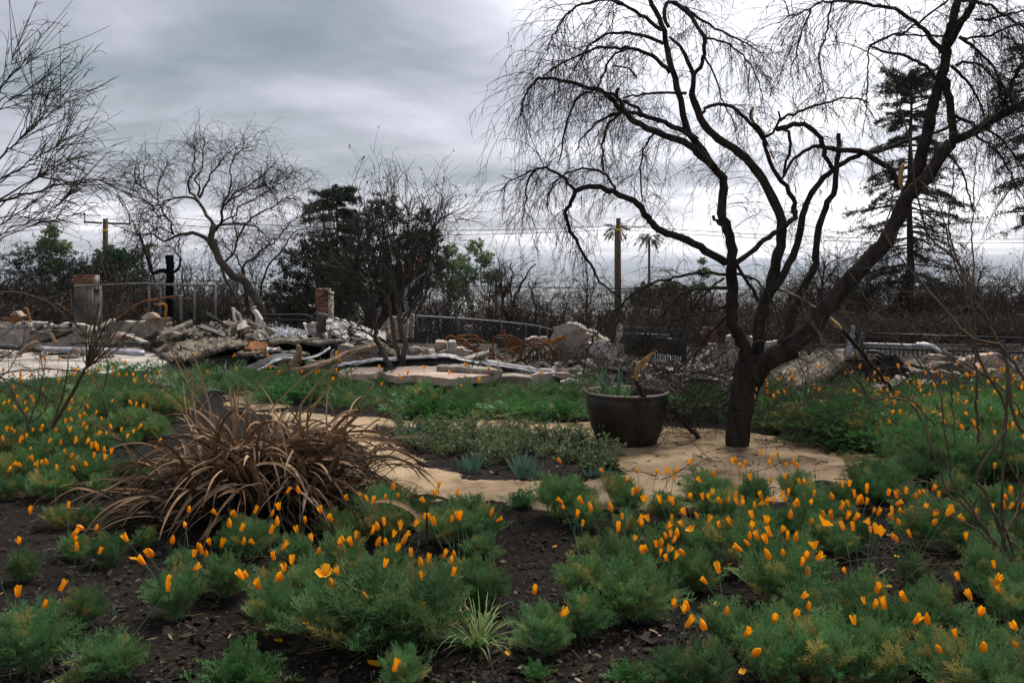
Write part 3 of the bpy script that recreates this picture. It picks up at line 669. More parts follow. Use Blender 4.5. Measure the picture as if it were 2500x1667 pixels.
# branches of a tree that stands left of the frame
DL = 4.6
sh = [(Z6(*p_), w, .9, DL + a, DL + c_, k) for p_, w, a, c_, k in [
 ([(-420, 1750), (-200, 1300), (0, 1000), (120, 890), (250, 770), (400, 640), (500, 560), (566, 510)], 7, 0, -.1, 30),
 ([(-420, 1750), (-200, 1450), (0, 1345), (150, 1300), (300, 1260), (450, 1215), (590, 1190), (700, 1172), (800, 1180), (900, 1225), (970, 1275)], 8, 0, -.3, 22),
 ([(590, 1195), (740, 1210), (910, 1217)], 3, -.2, -.3, 0), ([(590, 1195), (720, 1230), (870, 1270)], 3, -.2, -.3, 0), ([(560, 1205), (680, 1280), (830, 1315)], 2.5, -.2, -.3, 0),
 ([(-420, 1750), (-150, 1300), (0, 1175), (160, 1090), (300, 1030), (430, 1060), (590, 992)], 6, .1, .1, 22), ([(590, 992), (680, 1046)], 3, .1, .1, 0),
 ([(0, 1330), (250, 1180), (400, 1100), (590, 995)], 5, 0, 0, 20),
 ([(-300, 900), (-100, 560), (0, 450), (130, 280), (200, 190), (262, 98)], 4, .3, .2, 12),
 ([(-300, 900), (-100, 560), (0, 370), (80, 240), (162, 42)], 4, .2, .2, 12),
 ([(-100, 560), (0, 440), (140, 300), (260, 210), (395, 170)], 4, .2, .1, 10),
 ([(-200, 700), (0, 550), (100, 515), (200, 500), (350, 510), (500, 570)], 4, .1, .1, 10),
 ([(-200, 720), (0, 600), (150, 500), (305, 405)], 3.5, .2, .2, 8), ([(-100, 640), (0, 605), (200, 560), (330, 510), (435, 458)], 3, .2, .3, 8),
 ([(250, 770), (330, 600), (410, 445)], 3, -.1, 0, 6), ([(160, 850), (220, 640), (268, 470)], 3, 0, 0, 6), ([(300, 720), (380, 600), (425, 515)], 3, 0, 0, 4),
 ([(0, 1200), (200, 1050), (380, 940), (500, 860), (552, 735)], 4, .2, .3, 18), ([(370, 950), (460, 890), (555, 826)], 3, .2, .2, 5),
 ([(0, 1390), (200, 1240), (330, 1120), (440, 960), (505, 980)], 4, .3, .2, 14), ([(-200, 1500), (0, 1480), (200, 1440), (400, 1410), (520, 1315)], 4, .2, .1, 20),
 ([(-200, 1600), (0, 1530), (200, 1400), (350, 1300), (440, 1190)], 4, .3, .3, 18), ([(-100, 1700), (200, 1560), (380, 1500), (568, 1470)], 3.4, .1, 0, 12),
 ([(-300, 1800), (-50, 1650), (80, 1560), (250, 1500), (420, 1420)], 4, .3, .3, 16),
]]
tl = shrub('bare_tree', 'bare tree leaning in from the left edge with upswept grey branches', (-4.3, DL, gzf(-4.3, DL)), sh, M_twig_grey, 0, .36, droop=-.02, cat='tree', sub=2, ang=.45, wob=.025)
c_ = spline(np.array([[-4.3, DL, -.02], [-4.25, DL, .8], [-4.05, DL, 1.5], list(P(-128, 615, DL))]), 14)
MB().tubes(c_, np.linspace(.11, .045, 14), 10).obj('trunk', M_pale_bark, tl)

# brown shrub in the right foreground
DR = float(GP(2505, 1440)[1])
sh = []
for p_, w, a, c_, k in [
 (G6((2200, 1000), (2061, 780), (1990, 660), (1930, 580), (1840, 490)), 19, 0, 0, 0),
 (G6((1930, 590), (1905, 440), (1830, 250), (1760, 80), (1690, -60)) + Z5((1960, 1500), (1720, 1000), (1690, 700), (1600, 330), (1490, 0)) + Z8((1580, 1300), (1540, 1000)), 9, 0, .5, 6),
 (G6((1840, 490), (1700, 300), (1560, 150), (1440, 20)) + Z5((1200, 1400), (870, 1340), (760, 1200), (600, 1030), (430, 800), (330, 640)), 6, 0, .6, 8),
 (G6((1850, 490), (1740, 330), (1600, 120), (1480, -80)) + Z5((1420, 1300), (1240, 1050), (1050, 850), (900, 640), (700, 350)), 5, 0, .5, 6),
 (G6((2000, 660), (1960, 480), (1900, 330), (1880, 120)) + Z5((1960, 1200), (1860, 860), (1720, 620), (1600, 300), (1400, 120), (1300, 0)) + Z8((1300, 1350), (1250, 1000), (1130, 600), (1020, 440), (860, 330), (680, 300)), 7, 0, .7, 6),
 (Z5((2300, 1500), (2091, 1190), (1900, 930), (1700, 870), (1540, 740), (1300, 450), (1120, 240), (980, 0)) + Z8((1130, 1450), (1060, 1100)), 7, -.3, .4, 6),
 (Z5((2400, 1700), (2050, 1568), (1960, 1100), (1850, 830), (1770, 650), (1680, 450), (1560, 350), (1480, 50)) + Z8((1480, 1500), (1380, 1150)), 8, -.2, .3, 6),
 (G6((1840, 490), (1760, 560), (1680, 600), (1600, 640), (1500, 660)), 7, 0, -.1, 3), (G6((1570, 640), (1440, 640), (1250, 635), (1080, 620), (980, 560)), 4, -.1, -.2, 4), (G6((1580, 645), (1680, 700), (1800, 730)), 3.5, -.1, -.2, 0),
 (G6((1840, 480), (1740, 520), (1600, 510), (1480, 530), (1410, 560)), 3, 0, .2, 3), (G6((1800, 470), (1700, 370), (1500, 260), (1350, 200), (1180, 160), (1060, 90)), 4, 0, .3, 6),
 (G6((1780, 60), (1740, 70), (1680, 150), (1640, 280), (1580, 450)), 3, .2, .3, 4), (G6((1900, 440), (1990, 250), (2040, 100), (2090, -60)), 5, 0, .2, 6),
 (G6((1990, 590), (2010, 400), (2000, 250), (2030, 80), (2010, -100)), 4, .1, .3, 6), (G6((1950, 450), (2020, 500), (2075, 580)), 5, 0, -.1, 0),
 (Z5((1730, 1700), (1715, 1400), (1700, 1000), (1650, 700), (1580, 300), (1490, 0)), 6, .1, .3, 6), (Z5((1540, 1700), (1520, 1300), (1530, 900), (1525, 500), (1500, 150)), 3, .3, .5, 6),
 (Z5((1700, 560), (1690, 300), (1675, 0)) + Z8((1730, 1400), (1740, 1150), (1720, 900)), 4, .2, .3, 4), (Z5((1080, 1568), (930, 1420), (700, 1255), (300, 1250), (180, 1230)), 3, .4, .5, 4),
 (Z5((2091, 1500), (1900, 1250), (1500, 1000), (1200, 780), (1090, 600), (1070, 470)), 4, .1, .5, 6), (Z5((1380, 1568), (1160, 1340), (900, 1270), (650, 1050), (470, 900)), 3.5, .3, .6, 5),
]:
    sh.append((p_, w * 1.25, 2.0 if w < 15 else 12, DR + a, DR + c_, k))
shrub('bare_shrub', 'brown shrub with long diagonal shoots in the right foreground', GP(2505, 1445), sh, M_twig_brown, 0, .4)

# small burnt sapling in front of the pink slab
sh = [(Z3((665, 1220), (660, 1140), (610, 1080), (570, 1000)), 4, 1.5, 11.4, 11.4, 4), (Z3((670, 1220), (680, 1100), (720, 1030), (760, 960)), 4, 1.5, 11.4, 11.5, 5), (Z3((630, 1200), (600, 1140), (540, 1075)), 3, 1.2, 11.4, 11.3, 3), (Z3((668, 1150), (640, 1040), (680, 960), (690, 900)), 3, 1.2, 11.4, 11.4, 4)]
shrub('burnt_sapling', 'small black leafless sapling in front of the pink slab', GP(1159, 934), sh, M_bark_far, 0, .25)

# ------------------------------------------------------------------ centre tree with dry leaves
DC = float(GP(976, 938)[1])
CT = root('multistem_tree', GP(976, 938), 'small bare tree with many grey stems and a few dry leaves before the rubble', 'tree')
st = [
 (Z2((1225, 1490), (1200, 1430), (1120, 1290), (1060, 1180), (1030, 1050), (1015, 900), (960, 750), (870, 630), (800, 520), (720, 300), (700, 150)), 17, 2.5, 0, .1),
 (Z2((1235, 1490), (1240, 1390), (1255, 1290), (1268, 1150), (1235, 1000), (1215, 850), (1180, 700), (1110, 580), (1040, 480), (920, 400), (880, 250), (860, 130)), 17, 2, 0, -.2),
 (Z2((1240, 1330), (1205, 1190), (1165, 1000), (1140, 820), (1050, 720), (950, 640), (840, 600), (700, 560), (560, 540), (350, 480)), 11, 2, 0, -.5),
 (Z2((1265, 1150), (1225, 950), (1235, 800), (1300, 650), (1330, 450), (1400, 250), (1420, 60)), 11, 2, 0, .3),
 (Z2((1215, 860), (1170, 640), (1130, 400), (1100, 250), (1120, 60)), 8, 2, -.1, .2), (Z2((1230, 880), (1260, 660), (1210, 420), (1180, 200), (1190, 20)), 8, 2, -.1, .3),
 (Z2((1290, 680), (1380, 560), (1440, 380), (1510, 200), (1530, 90)), 7, 2, .1, .5), (Z2((1320, 500), (1420, 330), (1560, 180), (1650, 140), (1690, 220)), 5, 1.5, .2, .6),
 (Z2((1015, 900), (1000, 700), (930, 500), (900, 300), (910, 120)), 8, 2, 0, .3), (Z2((960, 750), (880, 760), (760, 770), (640, 770)), 6, 1.5, 0, -.3),
 (Z2((1150, 900), (1080, 640), (1000, 420), (1000, 260)), 6, 2, -.1, -.3), (Z2((870, 630), (760, 540), (660, 420), (620, 280)), 6, 1.5, 0, .2),
 (Z2((1240, 990), (1350, 860), (1440, 640), (1460, 400), (1540, 250)), 7, 2, 0, .5), (Z2((1060, 1180), (980, 1090), (900, 1060), (820, 1040)), 5, 1.5, 0, -.3),
 (Z2((1140, 820), (1180, 600), (1260, 420), (1300, 200), (1290, 50)), 6, 2, -.2, -.1), (Z2((1010, 960), (940, 880), (900, 860), (860, 930)), 5, 1.5, 0, -.2),
 (Z2((1230, 1000), (1290, 980), (1320, 800), (1360, 700)), 6, 3, .1, .3), (Z2((1380, 900), (1430, 780), (1480, 600), (1500, 480)), 8, 3, .5, .8), (Z2((1320, 900), (1370, 760), (1400, 640)), 7, 4, .5, .6),
]
lv = MB()
for pix, w0, w1, a, c2 in st:
    c_, r_ = limb(pix, w0, w1, DC + a, DC + c2, zig=.012)
    o = MB().tubes(c_, r_, 7, cap=True).obj('stem', M_pale_bark if w0 > 9 else M_twig_grey, CT)
    mb = MB()
    K = 20
    s, d_, i, t = kids(c_[None], K, .35, 1, .8)
    d_[:, 2] += .35
    w = grow(s, d_, rng.uniform(.3, .9, K), 9, -.02, .16, .03, curl=.05)
    mb.tubes(w, taper(K, 10, .0055, .0016), 3)
    s, d_, i, t = kids(w, K * 6, .2, 1, .7); w2 = grow(s, d_, rng.uniform(.1, .38, K * 6), 6, .06, .15)
    mb.tubes(w2, taper(K * 6, 7, .0028, .0014), 3)
    mb.obj('twig', M_twig, o)['kind'] = 'stuff'
    # dry curled leaves
    kl = 16; ii = rng.integers(0, len(w2), kl); pp = w2[ii, -1]
    for p_ in pp:
        a_ = norm(rng.normal(0, 1, 3)); b_ = norm(np.cross(a_, rng.normal(0, 1, 3))); z_ = rng.uniform(.02, .05)
        lv.add([p_ - b_ * z_ * .3, p_ + a_ * z_ - np.array([0, 0, z_]), p_ + b_ * z_ * .3, p_ - a_ * z_ * .2 + np.array([0, 0, z_ * .5])], [[0, 1, 2, 3]])
lv.obj('dry_leaf', M_deadleaf, CT)['kind'] = 'stuff'

# ------------------------------------------------------------------ curly willow on the left
DW = 24.0
WB = P(640, 780, DW); WB[2] = gzf(WB[0], DW)
CW = root('curly_willow', WB, 'tall bare curly willow with a pale leaning trunk left of the dark evergreens', 'tree')
b0 = (645, 800)
st = [
 ([b0, (640, 760)] + Z1((2050, 820), (1960, 690), (1850, 620), (1750, 500), (1710, 380)) + E1((945, 1200), (965, 1090)), 24, 15, 0, 0, 0),
 (E1((965, 1090), (890, 1000), (830, 880), (770, 800), (720, 740), (695, 640), (710, 560), (765, 510), (750, 400), (770, 310), (740, 220), (770, 140)), 9, 1.5, 0, .5, 20),
 (E1((820, 800), (800, 740), (810, 690), (775, 620), (790, 550), (840, 490), (860, 400), (840, 280), (880, 200)), 6, 1.5, .1, -.6, 16),
 (E1((820, 790), (860, 720), (910, 620), (940, 530), (1000, 480), (1060, 380), (1110, 330), (1220, 260), (1330, 270)), 6, 1.3, .1, .8, 20),
 (E1((985, 1150), (1040, 1060), (1050, 930), (1070, 830), (1130, 740), (1140, 600), (1150, 470), (1180, 360), (1280, 270)), 8, 1.4, 0, -.5, 22),
 (E1((1060, 900), (1130, 810), (1200, 740), (1300, 690), (1400, 620), (1500, 540), (1580, 470), (1640, 500)), 6, 1.3, 0, .6, 24),
 (E1((1120, 820), (1240, 770), (1340, 700), (1440, 690), (1560, 640), (1680, 650)), 5, 1.2, 0, .9, 20),
 (E1((1000, 1100), (1140, 1070), (1290, 1080), (1420, 1100), (1500, 1200), (1580, 1230)), 7, 1.4, 0, -.6, 18),
 (E1((1050, 1060), (1160, 980), (1300, 860), (1440, 800), (1580, 700), (1700, 620), (1810, 520)), 5, 1, 0, .8, 20),
 (E1((800, 840), (750, 800), (640, 790), (520, 800), (440, 830), (380, 910), (340, 980)), 7, 1.4, .1, -.5, 18),
 (E1((970, 1360), (900, 1250), (760, 1180), (640, 1185), (550, 1210), (420, 1240), (300, 1190), (180, 1200), (60, 1180)), 12, 1.4, 0, -.9, 24),
 (E1((540, 1190), (500, 1060), (440, 960), (380, 860), (370, 760), (380, 640), (430, 540), (470, 450)), 6, 1.3, -.5, -.3, 20),
 (E1((450, 990), (350, 960), (280, 850), (180, 800), (110, 720)), 4, 1.2, -.4, -.7, 14), (E1((370, 820), (270, 730), (160, 640), (110, 540), (150, 450)), 4, 1.1, -.4, -.9, 16),
 (E1((270, 740), (225, 620), (235, 500), (280, 420)), 3, 1, -.6, -.5, 10), (E1((530, 1180), (420, 1130), (360, 1120), (240, 1200), (120, 1280)), 4, 1.2, -.5, -.8, 14),
 (E1((390, 1000), (300, 1000), (230, 1050), (160, 1070)), 3, 1.2, -.4, -.6, 8), ([(600, 800), (574, 724)] + E1((1050, 1560), (1180, 1380), (1210, 1220), (1180, 1080), (1150, 950), (1190, 820)), 9, 1.5, .8, .8, 26),
 (E1((1200, 1300), (1300, 1100), (1400, 980), (1560, 920), (1680, 830), (1800, 760), (1930, 640)), 6, 1.1, .8, 1.2, 22),
 ([(610, 800), (604, 722)] + E1((1290, 1520), (1420, 1420), (1500, 1330), (1620, 1260), (1700, 1150), (1850, 1020), (1960, 930)), 8, 1.4, 1, 1.4, 26), ([(612, 800), (634, 728)] + E1((1540, 1560), (1700, 1340), (1830, 1180), (1950, 1120), (2020, 1060)), 7, 1.3, 1.2, 1.3, 18),
 ([(392, 800), (380, 720)] + E1((320, 1568), (290, 1460), (215, 1340), (175, 1160)), 6, 3, -1, -1, 8), ([(462, 800), (450, 720)] + E1((620, 1560), (610, 1430), (540, 1330), (600, 1290)), 5, 2, -1, -1, 8), ([(608, 800), (600, 722)] + E1((1260, 1560), (1200, 1420), (1120, 1350), (1010, 1180)), 6, 1.5, .6, .5, 20),
]
for pix, w0, w1, a, c2, K in st:
    c_, r_ = limb(pix, w0, w1, DW + a, DW + c2, zig=.02)
    nm = 'trunk' if w0 > 15 else 'branch'
    o = MB().tubes(c_, r_, 8 if w0 > 10 else 5, cap=True).obj(nm, M_pale_bark if w0 > 8.5 else M_twig_grey, CW)
    if K:
        mb = MB()
        K = int(K * 1.1)
        s, d_, i, t = kids(c_[None], K, .25, 1, .9); d_[:, 2] += .2
        w = grow(s, d_, rng.uniform(.4, 1.1, K), 11, .03, .22, 0, curl=.22)
        mb.tubes(w, taper(K, 12, .010, .004), 3)
        s, d_, i, t = kids(w, K * 7, .15, 1, .8); w2 = grow(s, d_, rng.uniform(.25, .75, K * 7), 7, .14, .12, curl=.16)
        mb.tubes(w2, taper(K * 7, 8, .0042, .0022), 3)
        mb.obj('twig', M_twig_grey if w0 > 5 else M_twig, o)['kind'] = 'stuff'

# ------------------------------------------------------------------ foliage clump tool
def leaf_cloud(mb, centers, radii, n, size, tint0=0., squash=.75, tintp=.15, elong=2.2, r=rng):
    """many small leaf faces in ellipsoidal clumps"""
    C = np.asarray(centers, float); Rr = np.broadcast_to(np.asarray(radii, float), (len(C),))
    wgt = Rr ** 2; i = r.choice(len(C), n, p=wgt / wgt.sum())
    d_ = norm(r.normal(0, 1, (n, 3))) * (r.random(n) ** .45)[:, None]; d_[:, 2] *= squash
    p_ = C[i] + d_ * Rr[i][:, None]
    a_ = norm(r.normal(0, 1, (n, 3)) + d_ * .8); b_ = norm(np.cross(a_, r.normal(0, 1, (n, 3))))
    s_ = (size * r.uniform(.6, 1.4, n))[:, None]
    V = np.stack([p_ - a_ * s_ * elong * .5, p_ + b_ * s_ * .5, p_ + a_ * s_ * elong * .5, p_ - b_ * s_ * .5], 1)
    tn = np.where(r.random(n) < tintp, r.uniform(.4, 1, n), tint0)
    mb.add(V.reshape(-1, 3), (np.arange(n)[:, None] * 4 + np.arange(4)[None]), tint=np.repeat(tn, 4))
    return mb
def skeleton(base, h, spread, nmain, r, wob=.12, rad=.06, lean=(0, 0), stems=1, bush=False):
    """trunk(s), boughs; returns list of (pts, radii) bundles and bough polylines"""
    base = np.asarray(base, float)
    s0 = base + np.c_[r.normal(0, .12 * (stems > 1), (stems, 2)), np.zeros(stems)]
    d0 = np.c_[r.normal(lean[0], .12 + .25 * (stems > 1), stems), r.normal(lean[1], .12 + .2 * (stems > 1), stems), np.ones(stems)]
    tr_ = grow(s0, d0, h * r.uniform(.75, 1.0, stems), 10, 0, .06, .02, r)
    s, d_, i, t = kids(tr_, nmain, .12 if bush else .28, 1, .85, r)
    d_[:, 2] += .25
    L = spread * (1.15 - .75 * t) * r.uniform(.6, 1.15, nmain)
    bo = grow(s, d_, L, 9, -.01, wob, .01, r)
    return tr_, bo
def bare_bush_mesh(h, spread, r, stems=4, nmain=22, n2=110, n3=420, rad=.035, droop=.04, wob=.16):
    tr_, bo = skeleton((0, 0, 0), h, spread, nmain, r, wob, stems=stems, bush=True)
    tm = MB().tubes(tr_, taper(len(tr_), 11, rad, rad * .22), 6)
    tw = MB().tubes(bo, taper(len(bo), 10, rad * .35, rad * .1), 4)
    s, d_, i, t = kids(bo, n2, .15, 1, .8, r); w = grow(s, d_, spread * .5 * r.uniform(.4, 1.1, n2), 8, droop, wob, 0, r, curl=.08)
    tw.tubes(w, taper(n2, 9, rad * .15, .003), 3)
    s, d_, i, t = kids(w, n3, .1, 1, .8, r); w2 = grow(s, d_, spread * .22 * r.uniform(.4, 1.2, n3), 6, droop, wob, 0, r, curl=.08)
    tw.tubes(w2, taper(n3, 7, .0042, .0022), 3)
    return tm.mesh('trunk'), tw, w2
# shared variants of the burnt scrub
SCRUB = []
for k in range(6):
    r = np.random.default_rng(100 + k)
    tm, tw, w2 = bare_bush_mesh(2.2, 1.5, r, stems=5, nmain=34, n2=200, n3=720)
    twm = tw.mesh('twig'); lf = MB()
    n = 200; ii = r.integers(0, len(w2), n); leaf_cloud(lf, w2[ii, -1], .05, n, .030, 0, 1, .3, r=r)
    SCRUB.append((tm, twm, lf.mesh('dead_leaf')))
BARE = []
for k in range(4):
    r = np.random.default_rng(200 + k)
    tm, tw, w2 = bare_bush_mesh(4.0, 2.2, r, stems=2, nmain=26, n2=160, n3=800, rad=.07, wob=.2)
    BARE.append((tm, tw.mesh('twig')))
for tms in (SCRUB, BARE):
    for t_ in tms:
        t_[0].materials.append(M_bark_far); t_[1].materials.append(M_bark_far)
        if len(t_) > 2: t_[2].materials.append(M_deadleaf)
def put(name, label, cat, group, parts, loc, s, rz, kinds=('trunk', 'twig', 'dead_leaf')):
    o = bpy.data.objects.new(name, None); COL.objects.link(o); o.empty_display_size = .1
    o.location = [float(c) for c in loc]; o.scale = (s[0], s[0], s[1]) if isinstance(s, tuple) else (s, s, s); o.rotation_euler = (0, 0, rz)
    tag(o, label, cat, group)
    for nm, me in zip(kinds, parts):
        c_ = bpy.data.objects.new(nm, me); COL.objects.link(c_); c_.parent = o
        if nm != 'trunk': c_['kind'] = 'stuff'
    return o
def top_h(px, py_top, y):
    """ground height below pixel column px at distance y, and the height that reaches py_top"""
    x = (px - CX) / F * y; g = gzf(x, y)
    return x, g, EYE - (py_top - HZ) / F * y - g
SCRUBS = []   # px, top py, distance, scale in plan
for px in range(1040, 2520, 46):
    SCRUBS.append((px + R.uniform(-18, 18), R.uniform(680, 730), R.uniform(25.5, 31), R.uniform(1.0, 1.4)))
for px in range(1300, 2520, 75):
    SCRUBS.append((px + R.uniform(-25, 25), R.uniform(685, 730) if px < 1900 else R.uniform(640, 700), R.uniform(33, 44), R.uniform(1.2, 1.7)))
for px in range(1990, 2520, 48):
    SCRUBS.append((px, R.uniform(600, 680), R.uniform(25, 33), R.uniform(1.1, 1.5)))
for px in range(-20, 620, 52):
    SCRUBS.append((px + R.uniform(-18, 18), R.uniform(645, 705), R.uniform(25, 29), R.uniform(1.0, 1.5))); SCRUBS.append((px + R.uniform(-18, 38), R.uniform(610, 670), R.uniform(31, 38), R.uniform(1.2, 1.7)))
for px in range(640, 1080, 48):
    SCRUBS.append((px, R.uniform(660, 710), R.uniform(26, 30), R.uniform(1.0, 1.4)))
for px in range(1560, 2540, 42):
    SCRUBS.append((px + R.uniform(-15, 15), R.uniform(765, 812), R.uniform(17.6, 20.5), R.uniform(.55, .8)))
for i, (px, pt, y, s) in enumerate(SCRUBS):
    x, g, h = top_h(px, pt, y)
    if px < 640: lab = 'dark bare burnt bush in the thicket behind the left ruins'
    elif px < 1085: lab = 'dark bare burnt bush below the evergreens behind the rubble'
    elif px < 1700: lab = 'dark bare burnt bush along the wire fence left of the big tree'
    elif y < 21: lab = 'low dark burnt bush just behind the right ruins'
    else: lab = 'dark bare burnt bush behind the steel fence at the right'
    put('burnt_bush', lab, 'bush', lab.replace('burnt bush', 'burnt bushes'), SCRUB[i % 6], (x, y, g - .05), (s, max(.3, h / 2.5)), R.random() * 6.3)
for i, (px, pt, y, s, lab) in enumerate([
 (1265, 565, 30, .9, 'bare twisted grey tree behind the wire fence left of the big tree'), (1420, 600, 34, .9, 'bare thin tree beside the second utility pole'),
 (1650, 625, 36, 1.0, 'bare dark tree seen low behind the forked limbs'), (1985, 540, 30, 1.1, 'tall bare brown tree left of the conifer trunk'), (2060, 560, 34, 1.1, 'bare dark tree close against the conifer trunk'),
 (2400, 640, 24, .8, 'bare upright dark tree at the right edge'), (2330, 660, 23, .7, 'bare burnt tree left of the right edge tree'), (35, 600, 30, 1.1, 'bare dark tree at the far left behind ruins'),
 (175, 640, 33, 1, 'bare dark tree left of the utility pole'), (480, 640, 30, 1.0, 'bare dark tree behind the charred post'), (2475, 620, 28, .9, 'bare black tree at the extreme right edge')]):
    x, g, h = top_h(px, pt, y)
    put('bare_tree', lab, 'tree', None, BARE[i % 4], (x, y, g - .05), (s, h / 4.6), R.random() * 6.3)

# trunk pair behind the wire fence, traced
sh = [(Z3((1090, 800), (1040, 640), (960, 500), (930, 420), (980, 300), (1030, 240), (1050, 120), (1040, 0)), 9, 3, 23.5, 23.6, 14), (Z3((1090, 790), (1150, 680), (1200, 580), (1240, 500)), 8, 5, 23.5, 23.6, 6), (Z3((1010, 610), (1060, 460), (1080, 330), (1130, 250), (1200, 120), (1290, 20)), 8, 3, 23.5, 23.9, 14), (Z3((1250, 780), (1280, 500), (1260, 330), (1220, 200)), 6, 3, 23.8, 23.8, 12)]
g_ = P(1260, 800, 23.5); g_[2] = gzf(g_[0], 23.5)
tt_ = shrub('forked_tree', 'forked dark trunk standing just behind the wire fence', g_, sh, M_bark_far, 0, 1.0, zig=.02, cat='tree')
MB().tubes(np.array([g_, (g_ + P(1261, 828, 23.5)) / 2, P(1261, 826, 23.5)]), [.06, .055, .05], 6).obj('trunk', M_bark_far, tt_)

# ------------------------------------------------------------------ leafy trees in the background
def leafy(name, label, px, ptop, y, wpx, m, n, size, crowns, tint=.15, rad=.09, stems=1, hollow=.5, seed=1, cat='tree', elong=2.2, barkm=None):
    """crowns: clump centres in pixels relative to (px, ptop) with radius in pixels and depth offset"""
    r = np.random.default_rng(seed)
    x, g, h = top_h(px, ptop, y)
    t = root(name, (x, y, g), label, cat)
    C = np.array([P(px + a, ptop + b_, y + c_) for a, b_, s_, c_ in crowns]); Rr = np.array([s_ / F * y for a, b_, s_, c_ in crowns])
    zt = C[:, 2].max()
    tr_ = grow(np.tile([x, y, g - .1], (stems, 1)) + r.normal(0, .05, (stems, 3)) * (stems > 1), np.c_[r.normal(0, .1 + .1 * (stems > 1), (stems, 2)), np.ones(stems)], (zt - g) * .85, 10, 0, .05, .03, r)
    mb = MB().tubes(tr_, taper(stems, 11, rad, rad * .3), 7)
    bm = MB()
    K = len(C) * 5; j = np.repeat(np.arange(len(C)), 5)
    ti_ = tr_[r.integers(0, stems, K), r.integers(3, 9, K)]
    e = C[j] + r.normal(0, 1, (K, 3)) * Rr[j][:, None] * .45
    f = np.linspace(0, 1, 8)[None, :, None]
    w = ti_[:, None] * (1 - f) + e[:, None] * f + np.sin(f * 3.14) * r.normal(0, .12, (K, 1, 3)) * np.linalg.norm(e - ti_, axis=1)[:, None, None]
    bm.tubes(w, taper(K, 8, rad * .3, .006), 4)
    s, d_, i, tt = kids(w, K * 10, .3, 1, .8, r); w2 = grow(s, d_, np.median(Rr) * r.uniform(.3, .8, K * 10), 5, 0, .15, 0, r)
    bm.tubes(w2, taper(K * 10, 6, .007, .003), 3)
    mb.obj('trunk', barkm or M_bark_far, t); bm.obj('branch', barkm or M_bark_far, t)['kind'] = 'stuff'
    # small clumps scattered over the shells of the big ones, so the outline is ragged and has gaps
    sub = []; sr = []
    for c_, R_ in zip(C, Rr):
        k = 170
        dd = norm(r.normal(0, 1, (k, 3))) * (r.uniform(.35, 1.08, k))[:, None]
        sub.append(c_ + dd * R_ * np.array([1, 1, .8])); sr.append(R_ * r.uniform(.06, .2, k))
    lf = leaf_cloud(MB(), np.concatenate(sub), np.concatenate(sr), n, size, 0, .8, tint, elong, r)
    lf.obj('crown', m, t, smooth=False)['kind'] = 'stuff'
    return t
# dark evergreens behind the rubble
leafy('evergreen_tree', 'dark scorched evergreen oak crown rising behind the small tree', 940, 470, 25, 150, M_dkfol, 40000, .027, [(0, 45, 55, 0), (-55, 80, 45, .5), (60, 120, 60, .4), (-30, 150, 70, 0), (110, 170, 60, .6), (40, 220, 80, 0), (-90, 200, 60, .3), (110, 110, 35, 0), (95, 60, 30, 0)], .35, .16, 3, seed=5)
leafy('evergreen_tree', 'low dark scorched evergreen mass right of the curly willow', 770, 600, 26, 110, M_dkfol, 36000, .027, [(-40, 60, 70, 0), (30, 40, 60, .3), (70, 110, 70, 0), (-70, 130, 60, .2), (0, 150, 80, 0), (-10, 0, 45, .5)], .45, .14, 2, seed=6)
leafy('evergreen_tree', 'dense dark green round tree beside the left utility pole', 275, 600, 36, 110, M_grfol, 28000, .042, [(0, 35, 42, 0), (30, 40, 45, .5), (-40, 65, 42, 0), (45, 90, 45, 0), (-10, 100, 55, .3), (-70, 110, 40, 0), (70, 130, 40, 0)], .1, .15, 1, seed=7)
leafy('feathery_tree', 'loose grey green tree with pale tips at the far left', 110, 550, 30, 110, M_dkfol, 20000, .026, [(-60, 80, 45, 0), (0, 60, 45, .4), (50, 90, 45, 0), (90, 110, 35, .3), (-20, 140, 60, 0), (60, 160, 55, 0), (-80, 150, 50, .2)], .25, .08, 3, seed=8)
leafy('poplar_sapling', 'pale green sprouting sapling top at the far left', 128, 538, 38, 60, M_palefol, 5000, .05, [(0, 25, 24, 0), (-14, 60, 26, 0), (20, 65, 24, .2), (0, 110, 28, 0)], .2, .06, 1, seed=9)
leafy('poplar_sapling', 'pale green young tree with forked pale stem right of the evergreens', 1160, 582, 42, 60, M_palefol, 8000, .045, [(0, 20, 24, 0), (-32, 55, 24, .3), (24, 50, 26, 0), (-12, 85, 30, .2), (34, 95, 24, 0), (-34, 110, 26, 0)], .2, .07, 2, seed=10, barkm=M_pale_bark)
leafy('poplar_sapling', 'pale green young tree just right of the scorched evergreen oak', 1098, 595, 41, 50, M_palefol, 7500, .045, [(0, 15, 22, 0), (-20, 45, 26, 0), (16, 60, 26, .3), (-10, 95, 32, 0), (20, 120, 28, 0)], .25, .06, 2, seed=12, barkm=M_pale_bark)
leafy('poplar_sapling', 'thin pale sprouting tree seen between the forked limbs', 1715, 622, 48, 40, M_palefol, 2500, .05, [(0, 15, 12, 0), (4, 45, 18, 0), (-8, 80, 20, 0)], .3, .05, 1, seed=13)
leafy('round_bush', 'rusty brown round bush in the valley edge behind the pot', 1640, 690, 40, 60, M_palm, 12000, .05, [(0, 15, 26, 0), (-35, 25, 22, 0), (30, 22, 22, .3), (0, 45, 34, 0)], .85, .08, 2, seed=14, cat='bush')
leafy('round_bush', 'smaller rusty brown bush left of the round one behind the pot', 1575, 690, 38, 40, M_palm, 8000, .045, [(0, 18, 22, 0), (-15, 40, 24, 0), (16, 48, 22, .3)], .85, .08, 2, seed=15, cat='bush')
